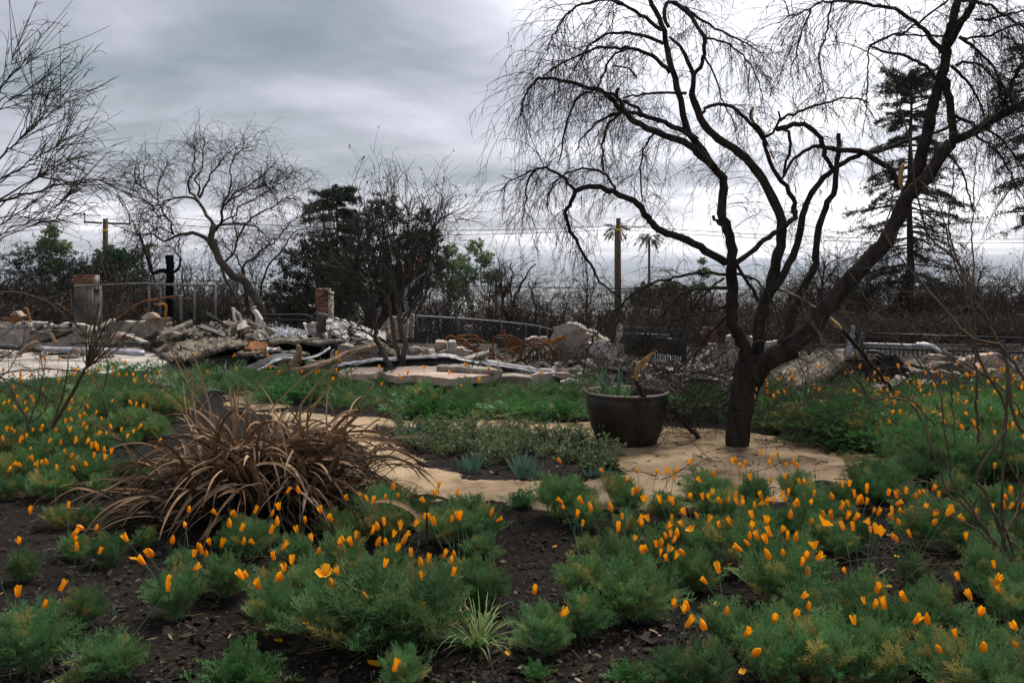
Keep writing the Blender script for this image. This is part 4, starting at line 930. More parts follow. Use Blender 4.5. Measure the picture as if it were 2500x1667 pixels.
leafy('green_bush', 'bright green bush behind the pipe frame at the left', 455, 735, 26, 60, M_grfol, 12000, .03, [(0, 25, 26, 0), (-30, 40, 24, 0), (30, 42, 26, .3), (0, 60, 30, 0), (60, 55, 24, 0)], .4, .05, 3, seed=16, cat='bush')

# layered conifer with flat top behind the evergreens, and the big one at the right
def conifer(name, label, px, ptop, pbase, y, tiers, seed, m, n_tuft, tuft, trunk_r, droop=.05, dens=9):
    r = np.random.default_rng(seed)
    x, g, h = top_h(px, ptop, y)
    t = root(name, (x, y, g), label, 'tree')
    zt = EYE - (ptop - HZ) / F * y
    MB().tubes(np.linspace([x, y, g - .1], [x, y, zt - .1], 12) + r.normal(0, .02, (12, 3)), np.linspace(trunk_r, .03, 12), 8).obj('trunk', M_bark, t)
    lf = MB(); bm = MB()
    for (pt, wl, wr, nb, up) in tiers:
        z = EYE - (pt - HZ) / F * y
        a = r.random(nb) * 6.28
        a[0] = 0.1; a[1 % nb] = 3.1
        L = np.where(np.cos(a) > 0, wr, wl) / F * y * r.uniform(.8, 1.1, nb)
        s = np.tile([x, y, z], (nb, 1)) + np.c_[np.zeros((nb, 2)), r.normal(0, .12, nb)]
        d_ = np.c_[np.cos(a), np.sin(a), np.full(nb, up) + r.normal(0, .08, nb)]
        w = grow(s, d_, L, 10, droop, .05, 0, r)
        w[:, 6:, 2] += np.linspace(0, .05, 5)[None] * L[:, None]
        bm.tubes(w, taper(nb, 11, .028, .008), 4)
        K = nb * dens
        s, d2, i, tt = kids(w, K, .15, 1, .55, r)
        w2 = grow(s, d2, L[i] * r.uniform(.12, .3, K), 5, .10, .12, 0, r)
        bm.tubes(w2, taper(K, 6, .008, .004), 3)
        pts = np.concatenate([w2.reshape(-1, 3), w[:, 2:].reshape(-1, 3)])
        leaf_cloud(lf, pts, tuft, n_tuft * nb, .020, 0, .8, .25, 6.0, r)
    bm.obj('branch', M_bark_far, t)['kind'] = 'stuff'; lf.obj('crown', m, t, smooth=False)['kind'] = 'stuff'
    return t
conifer('conifer_tree', 'flat topped layered conifer with green tips above the dark evergreens', 822, 466, 740, 27, [(474, 50, 50, 9, .3), (484, 55, 55, 9, .12), (500, 40, 40, 6, .1), (516, 80, 50, 8, .0), (535, 90, 60, 8, 0), (555, 70, 60, 8, -.02), (580, 70, 60, 7, -.05), (605, 80, 70, 7, -.05)], 21, M_conifer, 260, .10, .09)
tiers = [(196, 45, 45, 9, .5), (206, 78, 78, 10, .5), (226, 85, 85, 9, .35), (250, 80, 80, 8, .3), (275, 70, 70, 8, .2)]
for k, pt in enumerate(np.arange(292, 700, 23)):
    f = (pt - 292) / 408; wd = 85 + 95 * min(1, f * 1.5) - 40 * max(0, f - .75) * 4
    tiers.append((pt, wd * R.uniform(.6, 1.15), wd * R.uniform(.6, 1.15), 5, -.04 - .08 * f))
conifer('conifer_tree', 'tall scorched conifer with tiered branches behind the leaning limbs at right', 2222, 190, 760, 29, tiers, 22, M_conifer, 300, .10, .16, .05, 8)
conifer('conifer_tree', 'dark conifer cut by the right edge of the picture', 2520, 110, 700, 26, [(120, 70, 60, 8, .2), (155, 95, 90, 8, 0), (190, 110, 90, 8, -.05), (230, 115, 90, 8, -.08), (275, 120, 90, 8, -.08), (325, 120, 90, 8, -.1), (380, 110, 90, 7, -.1), (440, 100, 90, 7, -.1), (510, 100, 90, 7, -.1)], 23, M_conifer, 170, .13, .13, .06)

# palms far down the slope
def palm(label, px, ptop, y, L, trunk=.12, seed=1, dead=.5):
    r = np.random.default_rng(seed); x, g, h = top_h(px, ptop, y)
    t = root('palm_tree', (x, y, g), label, 'palm')
    zt = EYE - (ptop - HZ) / F * y
    MB().tubes(np.linspace([x, y, g - .1], [x, y, zt], 8), np.linspace(trunk, trunk * .7, 8), 7).obj('trunk', M_pole, t)
    n = 34; a = r.random(n) * 6.28; e = r.uniform(-.9, 1.1, n)
    w = grow(np.tile([x, y, zt], (n, 1)), np.c_[np.cos(a), np.sin(a), e], L * r.uniform(.7, 1.1, n), 6, .22, .03, 0, r)
    for j in range(n):
        mb = MB().tubes(w[j], np.linspace(.012, .005, 7), 3, tint=np.full((1, 7), float(e[j] < 0) * dead))
        k = 22; s, d_, i, tt = kids(w[j:j + 1], k, .3, 1, .7, r)
        tip = s + norm(d_ + [0, 0, -.3]) * (L * .30 * (1.1 - tt * .5))[:, None]; bb = norm(np.cross(tip - s, r.normal(0, 1, (k, 3)))) * .032
        V = np.stack([s - bb, s + bb, tip], 1).reshape(-1, 3)
        mb.add(V, None, np.arange(3 * k).reshape(-1, 3), tint=np.full(3 * k, float(e[j] < 0) * dead))
        mb.obj('frond', M_palm, t, smooth=False)
    return t
palm('slender fan palm right of the second utility pole', 1585, 582, 85, 1.5, .16, 31)
palm('fan palm with its crown hidden behind the second utility pole', 1503, 560, 90, 1.6, .16, 32)
palm('squat far palm with dead skirt behind the forked trunk', 1211, 668, 80, 1.0, .16, 33, .9)
palm('tiny green palm top low in the valley right of the squat one', 1226, 702, 80, .9, .13, 34, .2)
palm('small far palm left of the charred post', 347, 605, 80, 1.3, .14, 35)

# ================================================================== the ruins
def plate(name, C, th, m, parent=None, jag=.015, seg=5, label=None, cat='slab', group=None, r=rng, smooth=False):
    """broken flat slab: corner loop C, its edges crumbled, given a real thickness"""
    C = np.asarray(C, float); n = len(C)
    nv = np.zeros(3)
    for i in range(n): nv += np.cross(C[i], C[(i + 1) % n])
    nv = nv / (np.linalg.norm(nv) + 1e-9)
    if nv @ np.array([0, -.55, .83]) < 0: nv = -nv; C = C[::-1]
    top = []
    for i in range(n):
        a, b_ = C[i], C[(i + 1) % n]; L = np.linalg.norm(b_ - a); k = max(1, min(seg * 4, int(L / .035)))
        walk = np.cumsum(r.normal(0, jag * .55, (k + 1, 3)), 0) if k > 1 else np.zeros((2, 3))
        walk -= np.linspace(0, 1, len(walk))[:, None] * walk[-1]
        for j in range(k): top.append(a + (b_ - a) * ((j + (r.uniform(-.3, .3) if j else 0)) / k) + np.clip(walk[j], -jag * 3, jag * 3))
    top = np.array(top); top -= np.outer((top - top.mean(0)) @ nv, nv) * .6
    bot = top - nv * th + r.normal(0, jag * .3, top.shape)
    cen = top.mean(0); ins = top + (cen - top) * .06 + nv * min(.006, th * .2)
    K = len(top); me = bpy.data.meshes.new(name)
    V = np.concatenate([top, bot, ins]); i_ = list(range(K))
    fs = [list(range(2 * K, 3 * K)), list(range(2 * K - 1, K - 1, -1))]
    for i in i_:
        j = (i + 1) % K
        fs.append([i, i + K, j + K, j]); fs.append([i, j, 2 * K + j, 2 * K + i])
    me.from_pydata(V.tolist(), [], fs); me.validate(); me.update()
    bm_ = bmesh.new(); bm_.from_mesh(me); bmesh.ops.recalc_face_normals(bm_, faces=bm_.faces[:]); bm_.to_mesh(me); bm_.free()
    o = link(name, me, m, parent)
    if label: tag(o, label, cat, group)
    return o
def sheet(name, A, B, th, m, parent=None, nu=18, nv_=5, sag=0., rough=.0, label=None, cat='sheet', r=rng, smooth=True, down=False):
    """bent sheet ruled between the polylines A and B, with thickness"""
    A = spline(A, nu); B = spline(B, nu); f = np.linspace(0, 1, nv_)[None, :, None]
    S = A[:, None] * (1 - f) + B[:, None] * f
    S[:, :, 2] -= sag * np.sin(np.linspace(0, np.pi, nv_))[None]
    S += r.normal(0, rough, S.shape) if rough else 0
    gu = np.gradient(S, axis=0); gv = np.gradient(S, axis=1); n_ = norm(np.cross(gu, gv))
    if n_[..., 2].mean() < 0: n_ = -n_
    S2 = S - (np.array([0, 0, th]) if down else n_ * th)
    a = np.arange(nu * nv_).reshape(nu, nv_); off = nu * nv_
    q_ = np.stack([a[:-1, :-1], a[1:, :-1], a[1:, 1:], a[:-1, 1:]], -1).reshape(-1, 4)
    q2 = q_[:, ::-1] + off; side = []
    loop = list(a[:, 0]) + list(a[-1, 1:]) + list(a[-2::-1, -1]) + list(a[0, -2:0:-1])
    for i in range(len(loop)): j = (i + 1) % len(loop); side.append([loop[i], loop[j], loop[j] + off, loop[i] + off])
    me = MB().add(np.concatenate([S.reshape(-1, 3), S2.reshape(-1, 3)]), np.concatenate([q_, q2, np.array(side)])).mesh(name, smooth)
    bm_ = bmesh.new(); bm_.from_mesh(me); bmesh.ops.recalc_face_normals(bm_, faces=bm_.faces[:]); bm_.to_mesh(me); bm_.free()
    o = link(name, me, m, parent)
    if label: tag(o, label, cat)
    return o
def wall(name, px0, px1, pt0, pt1, pb, d0, d1, th, m, label, cat='wall', notch=None, seg=9, jag=.02, parent=None):
    """standing broken wall: top runs from (px0,pt0) to (px1,pt1), down to pb; depth d0 to d1"""
    a0, a1 = P(px0, pt0, d0), P(px1, pt1, d1); b0, b1 = P(px0, pb, d0), P(px1, pb, d1)
    top = [a0] + [P(x, y_, d0 + (d1 - d0) * (x - px0) / (px1 - px0)) for x, y_ in (notch or [])] + [a1]
    return plate(name, [b0] + top + [b1], th, m, parent, jag, seg, label, cat)
def pipe(name, pts, rad, m, parent=None, label=None, cat='pipe', n=None, k=7):
    c_ = spline(np.asarray(pts, float), n or max(6, len(pts) * 4)) if len(pts) > 2 else np.asarray(pts, float)
    o = MB().tubes(c_, rad, k, cap=True).obj(name, m, parent)
    if label: tag(o, label, cat)
    return o
def PP(pix, d_): return [P(x, y, d_) for x, y in pix]
def PD(pix, ds): return [P(x, y, d_) for (x, y), d_ in zip(pix, ds)]

# ---- house floor and walls on the left
F17 = .17
plate('concrete_floor', [GP(-420, 940, F17), GP(0, 933, F17), GP(352, 905, F17), GP(441, 884, F17), GP(640, 868, F17), GP(560, 850, F17), GP(-420, 850, F17)], .34, M_stucco, None, .02, 8, 'pale pinkish concrete house floor at the left behind the bare shrub', 'floor slab')
wall('stucco_wall', -150, 215, 792, 797, 868, 17.6, 17.2, .22, M_stucco, 'low pale stucco wall stub at the far left', notch=[(20, 786), (110, 790)])
wall('concrete_wall', 222, 402, 800, 781, 848, 17.0, 16.6, .25, M_greystucco, 'low grey concrete wall left of the charred post', notch=[(250, 790), (300, 783)])
plate('pink_stone', PP(Z1((1120, 970), (1170, 930), (1215, 925), (1255, 965), (1240, 985)), 16.5), .18, M_pink, None, .01, 4, 'pink broken lump standing on the grey wall', 'rubble')
plate('pink_stone', PP(Z1((80, 950), (100, 910), (125, 912), (170, 950)), 17.4), .2, M_pink, None, .01, 4, 'pink pointed lump above the low wall at far left', 'rubble')
plate('rust_plate', PP(Z1((20, 965), (195, 955), (150, 1020), (30, 1000)), 17.1), .03, M_rust, None, .01, 4, 'rusty metal plate hanging over the low wall at far left', 'metal scrap')
plate('rust_plate', PP(Z1((1185, 970), (1255, 962), (1250, 990), (1195, 1000)), 16.2), .03, M_rust, None, .01, 4, 'small rusty angle plate on top of the grey wall', 'metal scrap')
pipe('bent_pipe', PP(Z1((1258, 862), (1310, 858), (1325, 880), (1322, 950), (1308, 1035)), 16.2), .022, M_rust_o, None, 'orange rusty bent pipe standing at the end of the grey wall')
pipe('bent_pipe', PP(Z1((195, 890), (215, 895), (230, 950), (245, 1010), (245, 1100)), 16.8), .02, M_rust_o, None, 'orange rusty pipe standing among rubble at far left')
pipe('bent_pipe', PP(Z1((930, 980), (1030, 900), (1120, 850), (1200, 830), (1320, 808), (1430, 790)), 18.5), .022, M_rust, None, 'long rusty curved pipe reaching to the grey upright')
pipe('grey_upright', PP(Z1((1437, 785), (1442, 880), (1447, 995)), 18.5), .03, M_pipe, None, 'grey pipe upright at the end of the rusty curved pipe')
plate('plank', PD(Z1((1262, 1085), (1530, 978), (1528, 1000), (1275, 1112)), [14.6, 15.6, 15.3, 14.3]), .05, M_dirtroof, None, .012, 6, 'tilted crusted plank leaning up in front of the pipe frame', 'plank')
sheet('white_beam', PD(Z1((300, 1192), (560, 1200), (860, 1205), (1150, 1222)), [13.9, 13.7, 13.5, 13.4]), PD(Z1((300, 1212), (560, 1230), (860, 1238), (1150, 1250)), [13.8, 13.6, 13.4, 13.3]), .05, M_metal_w, None, 14, 3, 0, .003, 'long white fallen metal beam across the left floor', 'beam')
sheet('white_beam', PD(Z1((-60, 1160), (150, 1180), (330, 1200)), [13.6, 13.7, 13.7]), PD(Z1((-60, 1190), (150, 1205), (330, 1225)), [13.5, 13.6, 13.6]), .05, M_metal_d, None, 10, 3, 0, .003, 'dark end of the fallen beam at the far left', 'beam')
sheet('dark_pipe_half', PD(Z1((820, 1180), (920, 1160), (1020, 1150), (1130, 1155)), [14.2] * 4), PD(Z1((820, 1200), (920, 1190), (1020, 1180), (1130, 1180)), [14.1] * 4), .03, M_metal_d, None, 12, 4, -.02, .004, 'black bent gutter piece lying above the white beam', 'gutter')
pipe('board', PP(Z1((150, 1260), (220, 1200), (300, 1160)), 13.2), .035, M_log, None, 'short tan timber propped on the floor at far left', 'timber', k=4)
pipe('board', PP(Z1((400, 1085), (425, 1130), (450, 1175)), 14.4), .035, M_log, None, 'short upright tan timber stub left of the beam', 'timber', k=4)
pipe('board', PD(Z1((720, 1080), (820, 1030), (910, 985)), [15.5, 16, 16.3]), .05, M_conc, None, 'grey timber rail leaning on the grey wall', 'timber', k=4)
# ---- sagging ash covered roof with the black gap under it
fr = E3((215, 575), (330, 562), (420, 535), (520, 500), (620, 460), (720, 430), (820, 412), (930, 405))
bk = E3((-60, 470), (60, 430), (200, 395), (330, 375), (450, 360), (560, 350), (680, 345), (820, 345))
sheet('sagging_roof', PD(fr, [12.9, 13.0, 13.1, 13.2, 13.3, 13.5, 13.7, 14.0]), PD(bk, [15.2] * 8), .07, M_dirtroof, None, 40, 16, .02, .022, 'sagging roof slab caked in ash with a black gap beneath', 'roof')
plate('concrete_wall', [P(352, 905, 12.46), P(441, 884, 13.6), P(500, 888, 13.5), P(500, 945, 12.4), P(350, 945, 12.2)], .2, M_conc, None, .02, 5, 'low concrete footing face at the corner of the pale floor', 'wall')
plate('gap_shade_plate', [P(430, 850, 14.6), P(760, 820, 14.9), P(860, 950, 14.0), P(430, 950, 14.0)], .15, M_char_shade, None, .03, 6, 'black plate painted as the shade below the sagging roof', 'wall')  # added near-black sheet: the shade of the gap is put into its colour
# heap behind
sheet('rubble_mound', PD(E3((-100, 400), (200, 355), (450, 330), (700, 330), (950, 340), (1200, 350), (1500, 360), (1850, 385)), [15.2] * 8), PD(E3((-100, 360), (200, 330), (450, 260), (700, 200), (950, 190), (1200, 245), (1500, 300), (1850, 330)), [17.5] * 8), .5, M_dirtroof, None, 90, 30, -.05, .034, 'long mound of ash and crushed plaster behind the sagging roof', 'rubble', down=True)
for lab, pix, d_, m in [
 ('tall splintered board fan standing on the rubble mound', E3((770, 50), (800, 60), (850, 130), (870, 200), (800, 190)), 16.4, M_debris),
 ('slim upright broken board on the rubble mound', E3((775, 45), (790, 50), (830, 190), (800, 195)), 16.3, M_stucco),
 ('white leaning slab with a rounded top on the rubble mound', E3((975, 70), (1000, 60), (1045, 100), (1082, 170), (1075, 220), (1020, 215), (1010, 120)), 16.2, M_white),
 ('brown stone capping the white leaning slab', E3((965, 45), (990, 32), (1015, 40), (1010, 65), (975, 70)), 16.2, M_debris),
 ('cracked earth coloured lump below the white leaning slab', E3((880, 240), (960, 190), (1050, 220), (1060, 290), (900, 290)), 16.0, M_dirtroof),
 ('pointed brown lump at the left of the mound', E3((420, 330), (450, 280), (520, 260), (530, 320)), 15.6, M_dirtroof),
 ('dark jagged stone in front of the pipe frame', E3((495, 255), (520, 245), (575, 275), (540, 295)), 16, M_conc_d),
 ('rounded grey lump below the tilted plank', E3((60, 340), (90, 310), (180, 297), (240, 320), (220, 350), (100, 360)), 14.6, M_conc),
 ('small white stone beside the mound tip', E3((860, 190), (900, 178), (935, 205), (900, 225)), 16, M_white),
 ('beige stucco panel leaning left of the black log', E3((1530, 225), (1600, 205), (1685, 195), (1690, 260), (1640, 330), (1570, 330)), 15.2, M_stucco),
 ('white sliver leaning against the beige stucco panel', E3((1505, 205), (1525, 210), (1570, 320), (1560, 335)), 15.1, M_white),
 ('small pale plate below the beige stucco panel', E3((1630, 310), (1690, 290), (1690, 340), (1650, 345)), 15.0, M_white),
]:
    plate('rubble_slab', PP(pix, d_), .14, m, None, .012, 4, lab, 'rubble')
c_ = spline(np.array(PP(E3((1715, 350), (1700, 280), (1705, 180), (1720, 105)), 14.9)), 12)
tag(MB().tubes(c_, np.array([.10, .11, .10, .09, .09, .10, .09, .085, .09, .095, .10, .08]), 9, cap=True).obj('charred_log', M_conc_d), 'upright black log stub beside the broken white panel', 'log')
pipe('rafter', PP(E3((700, 305), (850, 290), (1000, 278)), 15.6), .028, M_log, None, 'thin tan rafter lying on the mound', 'timber', k=4)
pipe('rafter', PP(E3((860, 280), (900, 240), (940, 200)), 15.8), .02, M_stucco, None, 'short pale lath on the mound below the slab', 'timber', k=4)
# white ash
ah = MB(); n = 700; px_ = rng.normal(0, 1, n)
pc = np.array([P(380 + (1320 + 95 * a) * .2381, 740 + (312 + 26 * b_ + abs(a) * 8) * .2381, 15.0 + c2 * .2) for a, b_, c2 in rng.normal(0, 1, (n, 3))])
leaf_cloud(ah, pc, .03, 1600, .035, 0, 1, 0, 1.5)
tag(ah.obj('white_ash', M_ash, smooth=False), 'heap of crumbled white ash flakes in the middle of the mound', 'ash', kind='stuff')
# broken white panel of many fragments
WP = root('shattered_slab', P(800, 830, 14.2), 'big white stucco panel broken into many pieces left of the small tree', 'panel')
for fr_ in [((1740, 175), (1770, 150), (1840, 160), (1800, 195), (1750, 195)), ((1835, 150), (1850, 140), (1900, 165), (1870, 175)), ((1800, 200), (1840, 170), (1880, 190), (1960, 250), (1970, 290), (1900, 330), (1840, 305), (1795, 265)),
            ((1740, 250), (1760, 215), (1800, 205), (1790, 260), (1765, 280)), ((1885, 185), (1960, 200), (2060, 250), (2140, 300), (2060, 300), (1980, 250)), ((1900, 345), (1960, 300), (1985, 330), (1950, 370)),
            ((2000, 330), (2060, 305), (2150, 310), (2250, 345), (2300, 375), (2200, 380), (2080, 350)), ((2065, 300), (2140, 305), (2220, 270), (2130, 235), (2060, 245)), ((1900, 165), (1960, 170), (2020, 205), (1960, 198)),
            ((2230, 270), (2352, 290), (2352, 380), (2310, 375), (2220, 330)), ((1730, 300), (1760, 305), (1745, 335)), ((1965, 190), (2000, 185), (2130, 232), (2060, 240))]:
    pix = E3(*fr_)
    plate('fragment', [P(x, y, 14.6 + (x - 800) * -.0016 - (y - 800) * .014) for x, y in pix], .07, M_white, WP, .008, 3)
plate('fragment', PP(E3((1740, 330), (1840, 330), (2010, 370), (2010, 410), (1790, 400)), 14.75), .1, M_conc_d, WP, .012, 4)
plate('panel_shade_plate', PP(E3((1985, 355), (2060, 345), (2145, 355), (2145, 415), (1990, 415)), 14.5), .25, M_char_shade, None, .02, 4, 'black plate standing in for shade under the broken white panel', 'hollow')  # dark plate added where only shade falls beneath the panel
wall('block_wall', 820, 925, 844, 842, 900, 13.5, 13.4, .2, M_greystucco, 'grey concrete block wall left of the small tree stems')
plate('stucco_wedge', PP(Z2((1065, 1060), (1140, 960), (1230, 960), (1290, 980), (1290, 1120), (1180, 1170), (1100, 1120)), 14.6), .15, M_greystucco, None, .015, 5, 'grey stucco gable piece behind the small tree', 'rubble')
plate('stucco_wedge', PP(Z2((1060, 1070), (1130, 990), (1150, 1090), (1100, 1110)), 14.3), .1, M_pink, None, .015, 4, 'pink stucco corner just left of the small tree stems', 'rubble')
plate('stucco_wedge', PP(Z2((1290, 930), (1340, 940), (1330, 1130), (1285, 1140)), 15), .14, M_greystucco, None, .012, 4, 'upright grey slab right of the small tree stems', 'rubble')
# layered sheets right of the sagging roof
for i, (lab, a, b_, d_, m, th) in enumerate([
 ('upper layer of crushed roofing in the middle of the ruins', ((1150, 400), (1350, 375), (1550, 390), (1700, 400), (1830, 385)), ((1150, 355), (1350, 350), (1550, 360), (1700, 365), (1830, 360)), 14.2, M_dirtroof, .06),
 ('rusty crumpled sheet between the roofing layers', ((930, 470), (1050, 478), (1180, 470), (1290, 480)), ((940, 400), (1050, 390), (1180, 400), (1280, 410)), 14.0, M_rust, .04),
 ('middle layer of crushed roofing under the rusty sheet', ((850, 520), (1000, 510), (1150, 495), (1400, 500), (1560, 520)), ((850, 480), (1000, 485), (1150, 480), (1400, 480), (1560, 495)), 13.6, M_dirtroof, .05),
 ('thin white edged board in the dark layers', ((1140, 478), (1200, 476), (1270, 474)), ((1140, 466), (1200, 464), (1270, 464)), 13.5, M_white, .03),
 ('black board lying in the dark gap', ((1010, 540), (1100, 538), (1195, 535)), ((1010, 518), (1100, 516), (1195, 515)), 13.3, M_metal_d, .05)]):
    sheet('roof_layer', PD(E3(*a), [d_ - .3] * len(a)), PD(E3(*b_), [d_ + .6] * len(b_)), th, m, None, 22, 5, 0, .012, lab, 'roofing')
plate('shade_plate', [P(600, 840, 14.9), P(830, 838, 14.9), P(830, 950, 14.3), P(580, 950, 14.3)], .15, M_char_shade, None, .03, 5, 'black plate standing for deep shade under the roofing layers', 'wall')  # added black sheet that paints the dark void behind the layers
sheet('metal_sheet', PD(E3((800, 690), (900, 655), (1000, 615), (1120, 560), (1220, 520), (1330, 515), (1420, 520)), [12.5, 12.5, 12.6, 12.7, 12.9, 13.1, 13.2]), PD(E3((800, 745), (900, 730), (1000, 690), (1120, 630), (1220, 575), (1330, 545), (1420, 535)), [12.3, 12.3, 12.4, 12.5, 12.6, 12.9, 13.1]), .02, M_metal_d, None, 24, 5, 0, .004, 'dark grey curved metal sheet sliding down toward the strappy green plant', 'metal sheet')
sheet('metal_strip', PD(E3((1010, 695), (1080, 660), (1150, 620), (1220, 570), (1290, 548), (1380, 545), (1450, 552), (1540, 555), (1640, 530), (1700, 500), (1785, 440)), [12.2, 12.2, 12.3, 12.3, 12.4, 12.4, 12.5, 12.5, 12.6, 12.7, 12.8]), PD(E3((1010, 698), (1090, 672), (1160, 640), (1230, 597), (1300, 575), (1380, 565), (1450, 572), (1540, 578), (1640, 552), (1700, 520), (1790, 460)), [12.15, 12.15, 12.2, 12.2, 12.3, 12.3, 12.4, 12.4, 12.5, 12.6, 12.7]), .012, M_metal_w, None, 34, 3, 0, .003, 'white curling metal strip in front of the dark hollow', 'metal strip')
plate('brown_panel', PP(E3((1200, 690), (1250, 600), (1420, 580), (1450, 650), (1400, 740), (1250, 760)), 12.55), .06, mat('brown_board', (.06, .04, .03), (.12, .085, .065), 4, .9), None, .012, 5, 'brown panel leaning below the white curling strip', 'panel')
plate('torn_sheet', PP(E3((1790, 560), (1810, 480), (1840, 470), (1825, 560), (1790, 600)), 12.6), .02, M_metal_w, None, .015, 4, 'crumpled white sheet piece left of the block wall', 'metal scrap')
plate('torn_sheet', PP(E3((1795, 640), (1830, 610), (1860, 635), (1830, 670)), 12.3), .03, M_white, None, .015, 4, 'small white crumpled piece near the fallen log', 'metal scrap')
pipe('fallen_log', PD(E3((1390, 695), (1500, 690), (1620, 655), (1800, 600), (1920, 535), (2050, 490), (2150, 465), (2260, 435)), [11.9, 11.9, 12, 12.2, 12.4, 12.5, 12.6, 12.8]), np.r_[.058, np.linspace(.055, .035, 31)], M_log, None, 'long tan log lying slanted left of the small tree', 'log', k=8)
pipe('gnarled_stick', PP(E3((1445, 445), (1465, 455), (1470, 505), (1440, 570), (1390, 655)), 12.0), np.linspace(.035, .05, 20), M_log, None, 'gnarled tan stick standing above the fallen log', 'stick')
pipe('rust_bar', PP(E3((1490, 540), (1485, 620)), 12.1), .02, M_rust_o, None, 'short orange bar beside the gnarled stick', 'bar')
plate('pink_stucco_strip', PP(E3((1530, 640), (1560, 580), (1800, 570), (1830, 600), (1700, 660)), 12.9), .05, M_pink, None, .012, 5, 'pink stucco strip behind the fallen log', 'rubble')
# ---- bent roof sheet and pink slab in the centre
A_ = E3((1860, 640), (2000, 615), (2180, 590), (2320, 570)) + Z3((200, 962), (320, 945), (450, 962), (560, 985), (700, 1002), (850, 1020), (1080, 1055), (1300, 1090), (1450, 1098), (1600, 1112))
B_ = E3((1860, 670), (2000, 660), (2180, 655), (2320, 650)) + Z3((200, 1035), (320, 1030), (450, 1028), (560, 1022), (700, 1030), (850, 1048), (1080, 1085), (1300, 1115), (1450, 1120), (1600, 1130))
sheet('bent_metal_sheet', PD(A_, [12.5] * 14), PD(B_, [12.42] * 4 + [12.4] * 10), .015, M_metal_d, None, 50, 5, 0, .004, 'long bent dark metal sheet arching over the pink slab', 'metal sheet')
A2 = [(x, y - 3.5) for x, y in A_]; B2 = [(x, y + (4 + 3 * (i > 7))) for i, (x, y) in enumerate(A_)]
sheet('metal_ridge', PD(A2, [12.75] * 14), PD(B2, [12.36] * 14), .012, M_metal_w, None, 56, 4, 0, .006, 'pale torn metal ridge along the top of the bent sheet', 'metal strip')
PSL = 0.24
def SL(pix, z): return [GP(x, y, z) for x, y in pix]
plate('pink_slab', SL(Z3((-260, 1120), (-120, 1075), (60, 1060), (330, 1066), (560, 1080), (760, 1090), (935, 1108), (860, 1150), (640, 1168), (400, 1188), (240, 1170), (80, 1150), (-120, 1165)), .26), .09, M_pink, None, .02, 7, 'large pink stucco slab lying flat right of the small tree', 'slab')
plate('grey_slab', SL(Z3((270, 1050), (560, 1030), (860, 1080), (930, 1100), (560, 1078), (300, 1062)), .33), .05, M_greystucco, None, .015, 6, 'narrow grey strip between pink slab and metal sheet', 'slab')
plate('pink_slab', SL(E3((1880, 690), (2050, 660), (2330, 660), (2330, 690), (2100, 720), (1950, 735)), .28), .08, M_pink, None, .02, 6, 'pink stucco piece lying left of the small tree base', 'slab')
def block(name, pix, d_, depth, m, label, cat='block'):
    """block with the front outline pix at distance d_, running back by depth"""
    fr_ = np.array(PP(pix, d_)); bk_ = fr_ + [0, depth, 0] + rng.normal(0, .015, fr_.shape)
    me = bpy.data.meshes.new(name); n = len(fr_)
    me.from_pydata(np.concatenate([fr_, bk_]).tolist(), [], [list(range(n)), list(range(2 * n - 1, n - 1, -1))] + [[i, i + n, (i + 1) % n + n, (i + 1) % n] for i in range(n)])
    me.update()
    bm_ = bmesh.new(); bm_.from_mesh(me); bmesh.ops.recalc_face_normals(bm_, faces=bm_.faces[:])
    bmesh.ops.bevel(bm_, geom=bm_.edges[:], offset=.012, segments=2, affect='EDGES'); bm_.to_mesh(me); bm_.free()
    return tag(link(name, me, m), label, cat)
block('stone_block', Z3((230, 1262), (235, 1205), (290, 1185), (380, 1200), (400, 1235), (385, 1275)), 11.55, .4, M_conc, 'rough grey block under the left front of the pink slab')
block('stone_block', Z3((430, 1255), (440, 1200), (540, 1190), (720, 1215), (780, 1270), (600, 1290)), 11.6, .4, M_conc_d, 'dark rough block under the middle of the pink slab')
block('stone_block', Z3((0, 1250), (20, 1165), (110, 1150), (230, 1185), (210, 1290), (60, 1310)), 11.7, .3, M_greystucco, 'tan stucco chunk under the left end of the pink slab')
block('footing', Z3((880, 1310), (890, 1170), (1060, 1160), (1250, 1180), (1255, 1310)), 11.75, .35, M_conc, 'dark concrete footing with square face left of the hanging stucco')
plate('hanging_stucco', PP(Z3((1238, 1150), (1330, 1128), (1465, 1130), (1470, 1165), (1400, 1240), (1330, 1290), (1260, 1265), (1255, 1190)), 11.6), .06, M_pink, None, .014, 4, 'pinkish broken stucco sheet hanging over the footing', 'rubble')
block('footing', Z3((1345, 1310), (1400, 1240), (1470, 1160), (1600, 1200), (1620, 1310)), 11.7, .35, M_conc_d, 'sooty footing right of the hanging stucco')
plate('stucco_piece', PP(Z3((1480, 1130), (1600, 1128), (1700, 1165), (1690, 1200), (1580, 1195), (1490, 1160)), 11.6), .08, M_pink, None, .012, 4, 'flat pink piece on top of the sooty footing', 'rubble')
plate('stucco_piece', PP(Z3((1545, 1220), (1640, 1195), (1740, 1200), (1770, 1290), (1640, 1330), (1600, 1300)), 11.4), .08, M_stucco, None, .014, 4, 'tan stucco piece standing left of the clay pot', 'rubble')
plate('stucco_piece', PP(Z3((1700, 1130), (1760, 1140), (1840, 1250), (1820, 1310), (1740, 1230)), 11.0), .06, M_stucco, None, .014, 4, 'narrow tan slab leaning by the pot rim', 'rubble')
plate('board', PP(Z3((820, 1320), (900, 1295), (1230, 1320), (1240, 1345), (1000, 1345)), 11.2), .04, M_conc, None, .01, 5, 'grey board lying at the foot of the footing', 'plank')
plate('rust_strip', PP(Z3((880, 1255), (1110, 1285), (1110, 1302), (890, 1275)), 11.5), .02, M_rust, None, .006, 4, 'rusty strip along the foot of the footing', 'metal scrap')
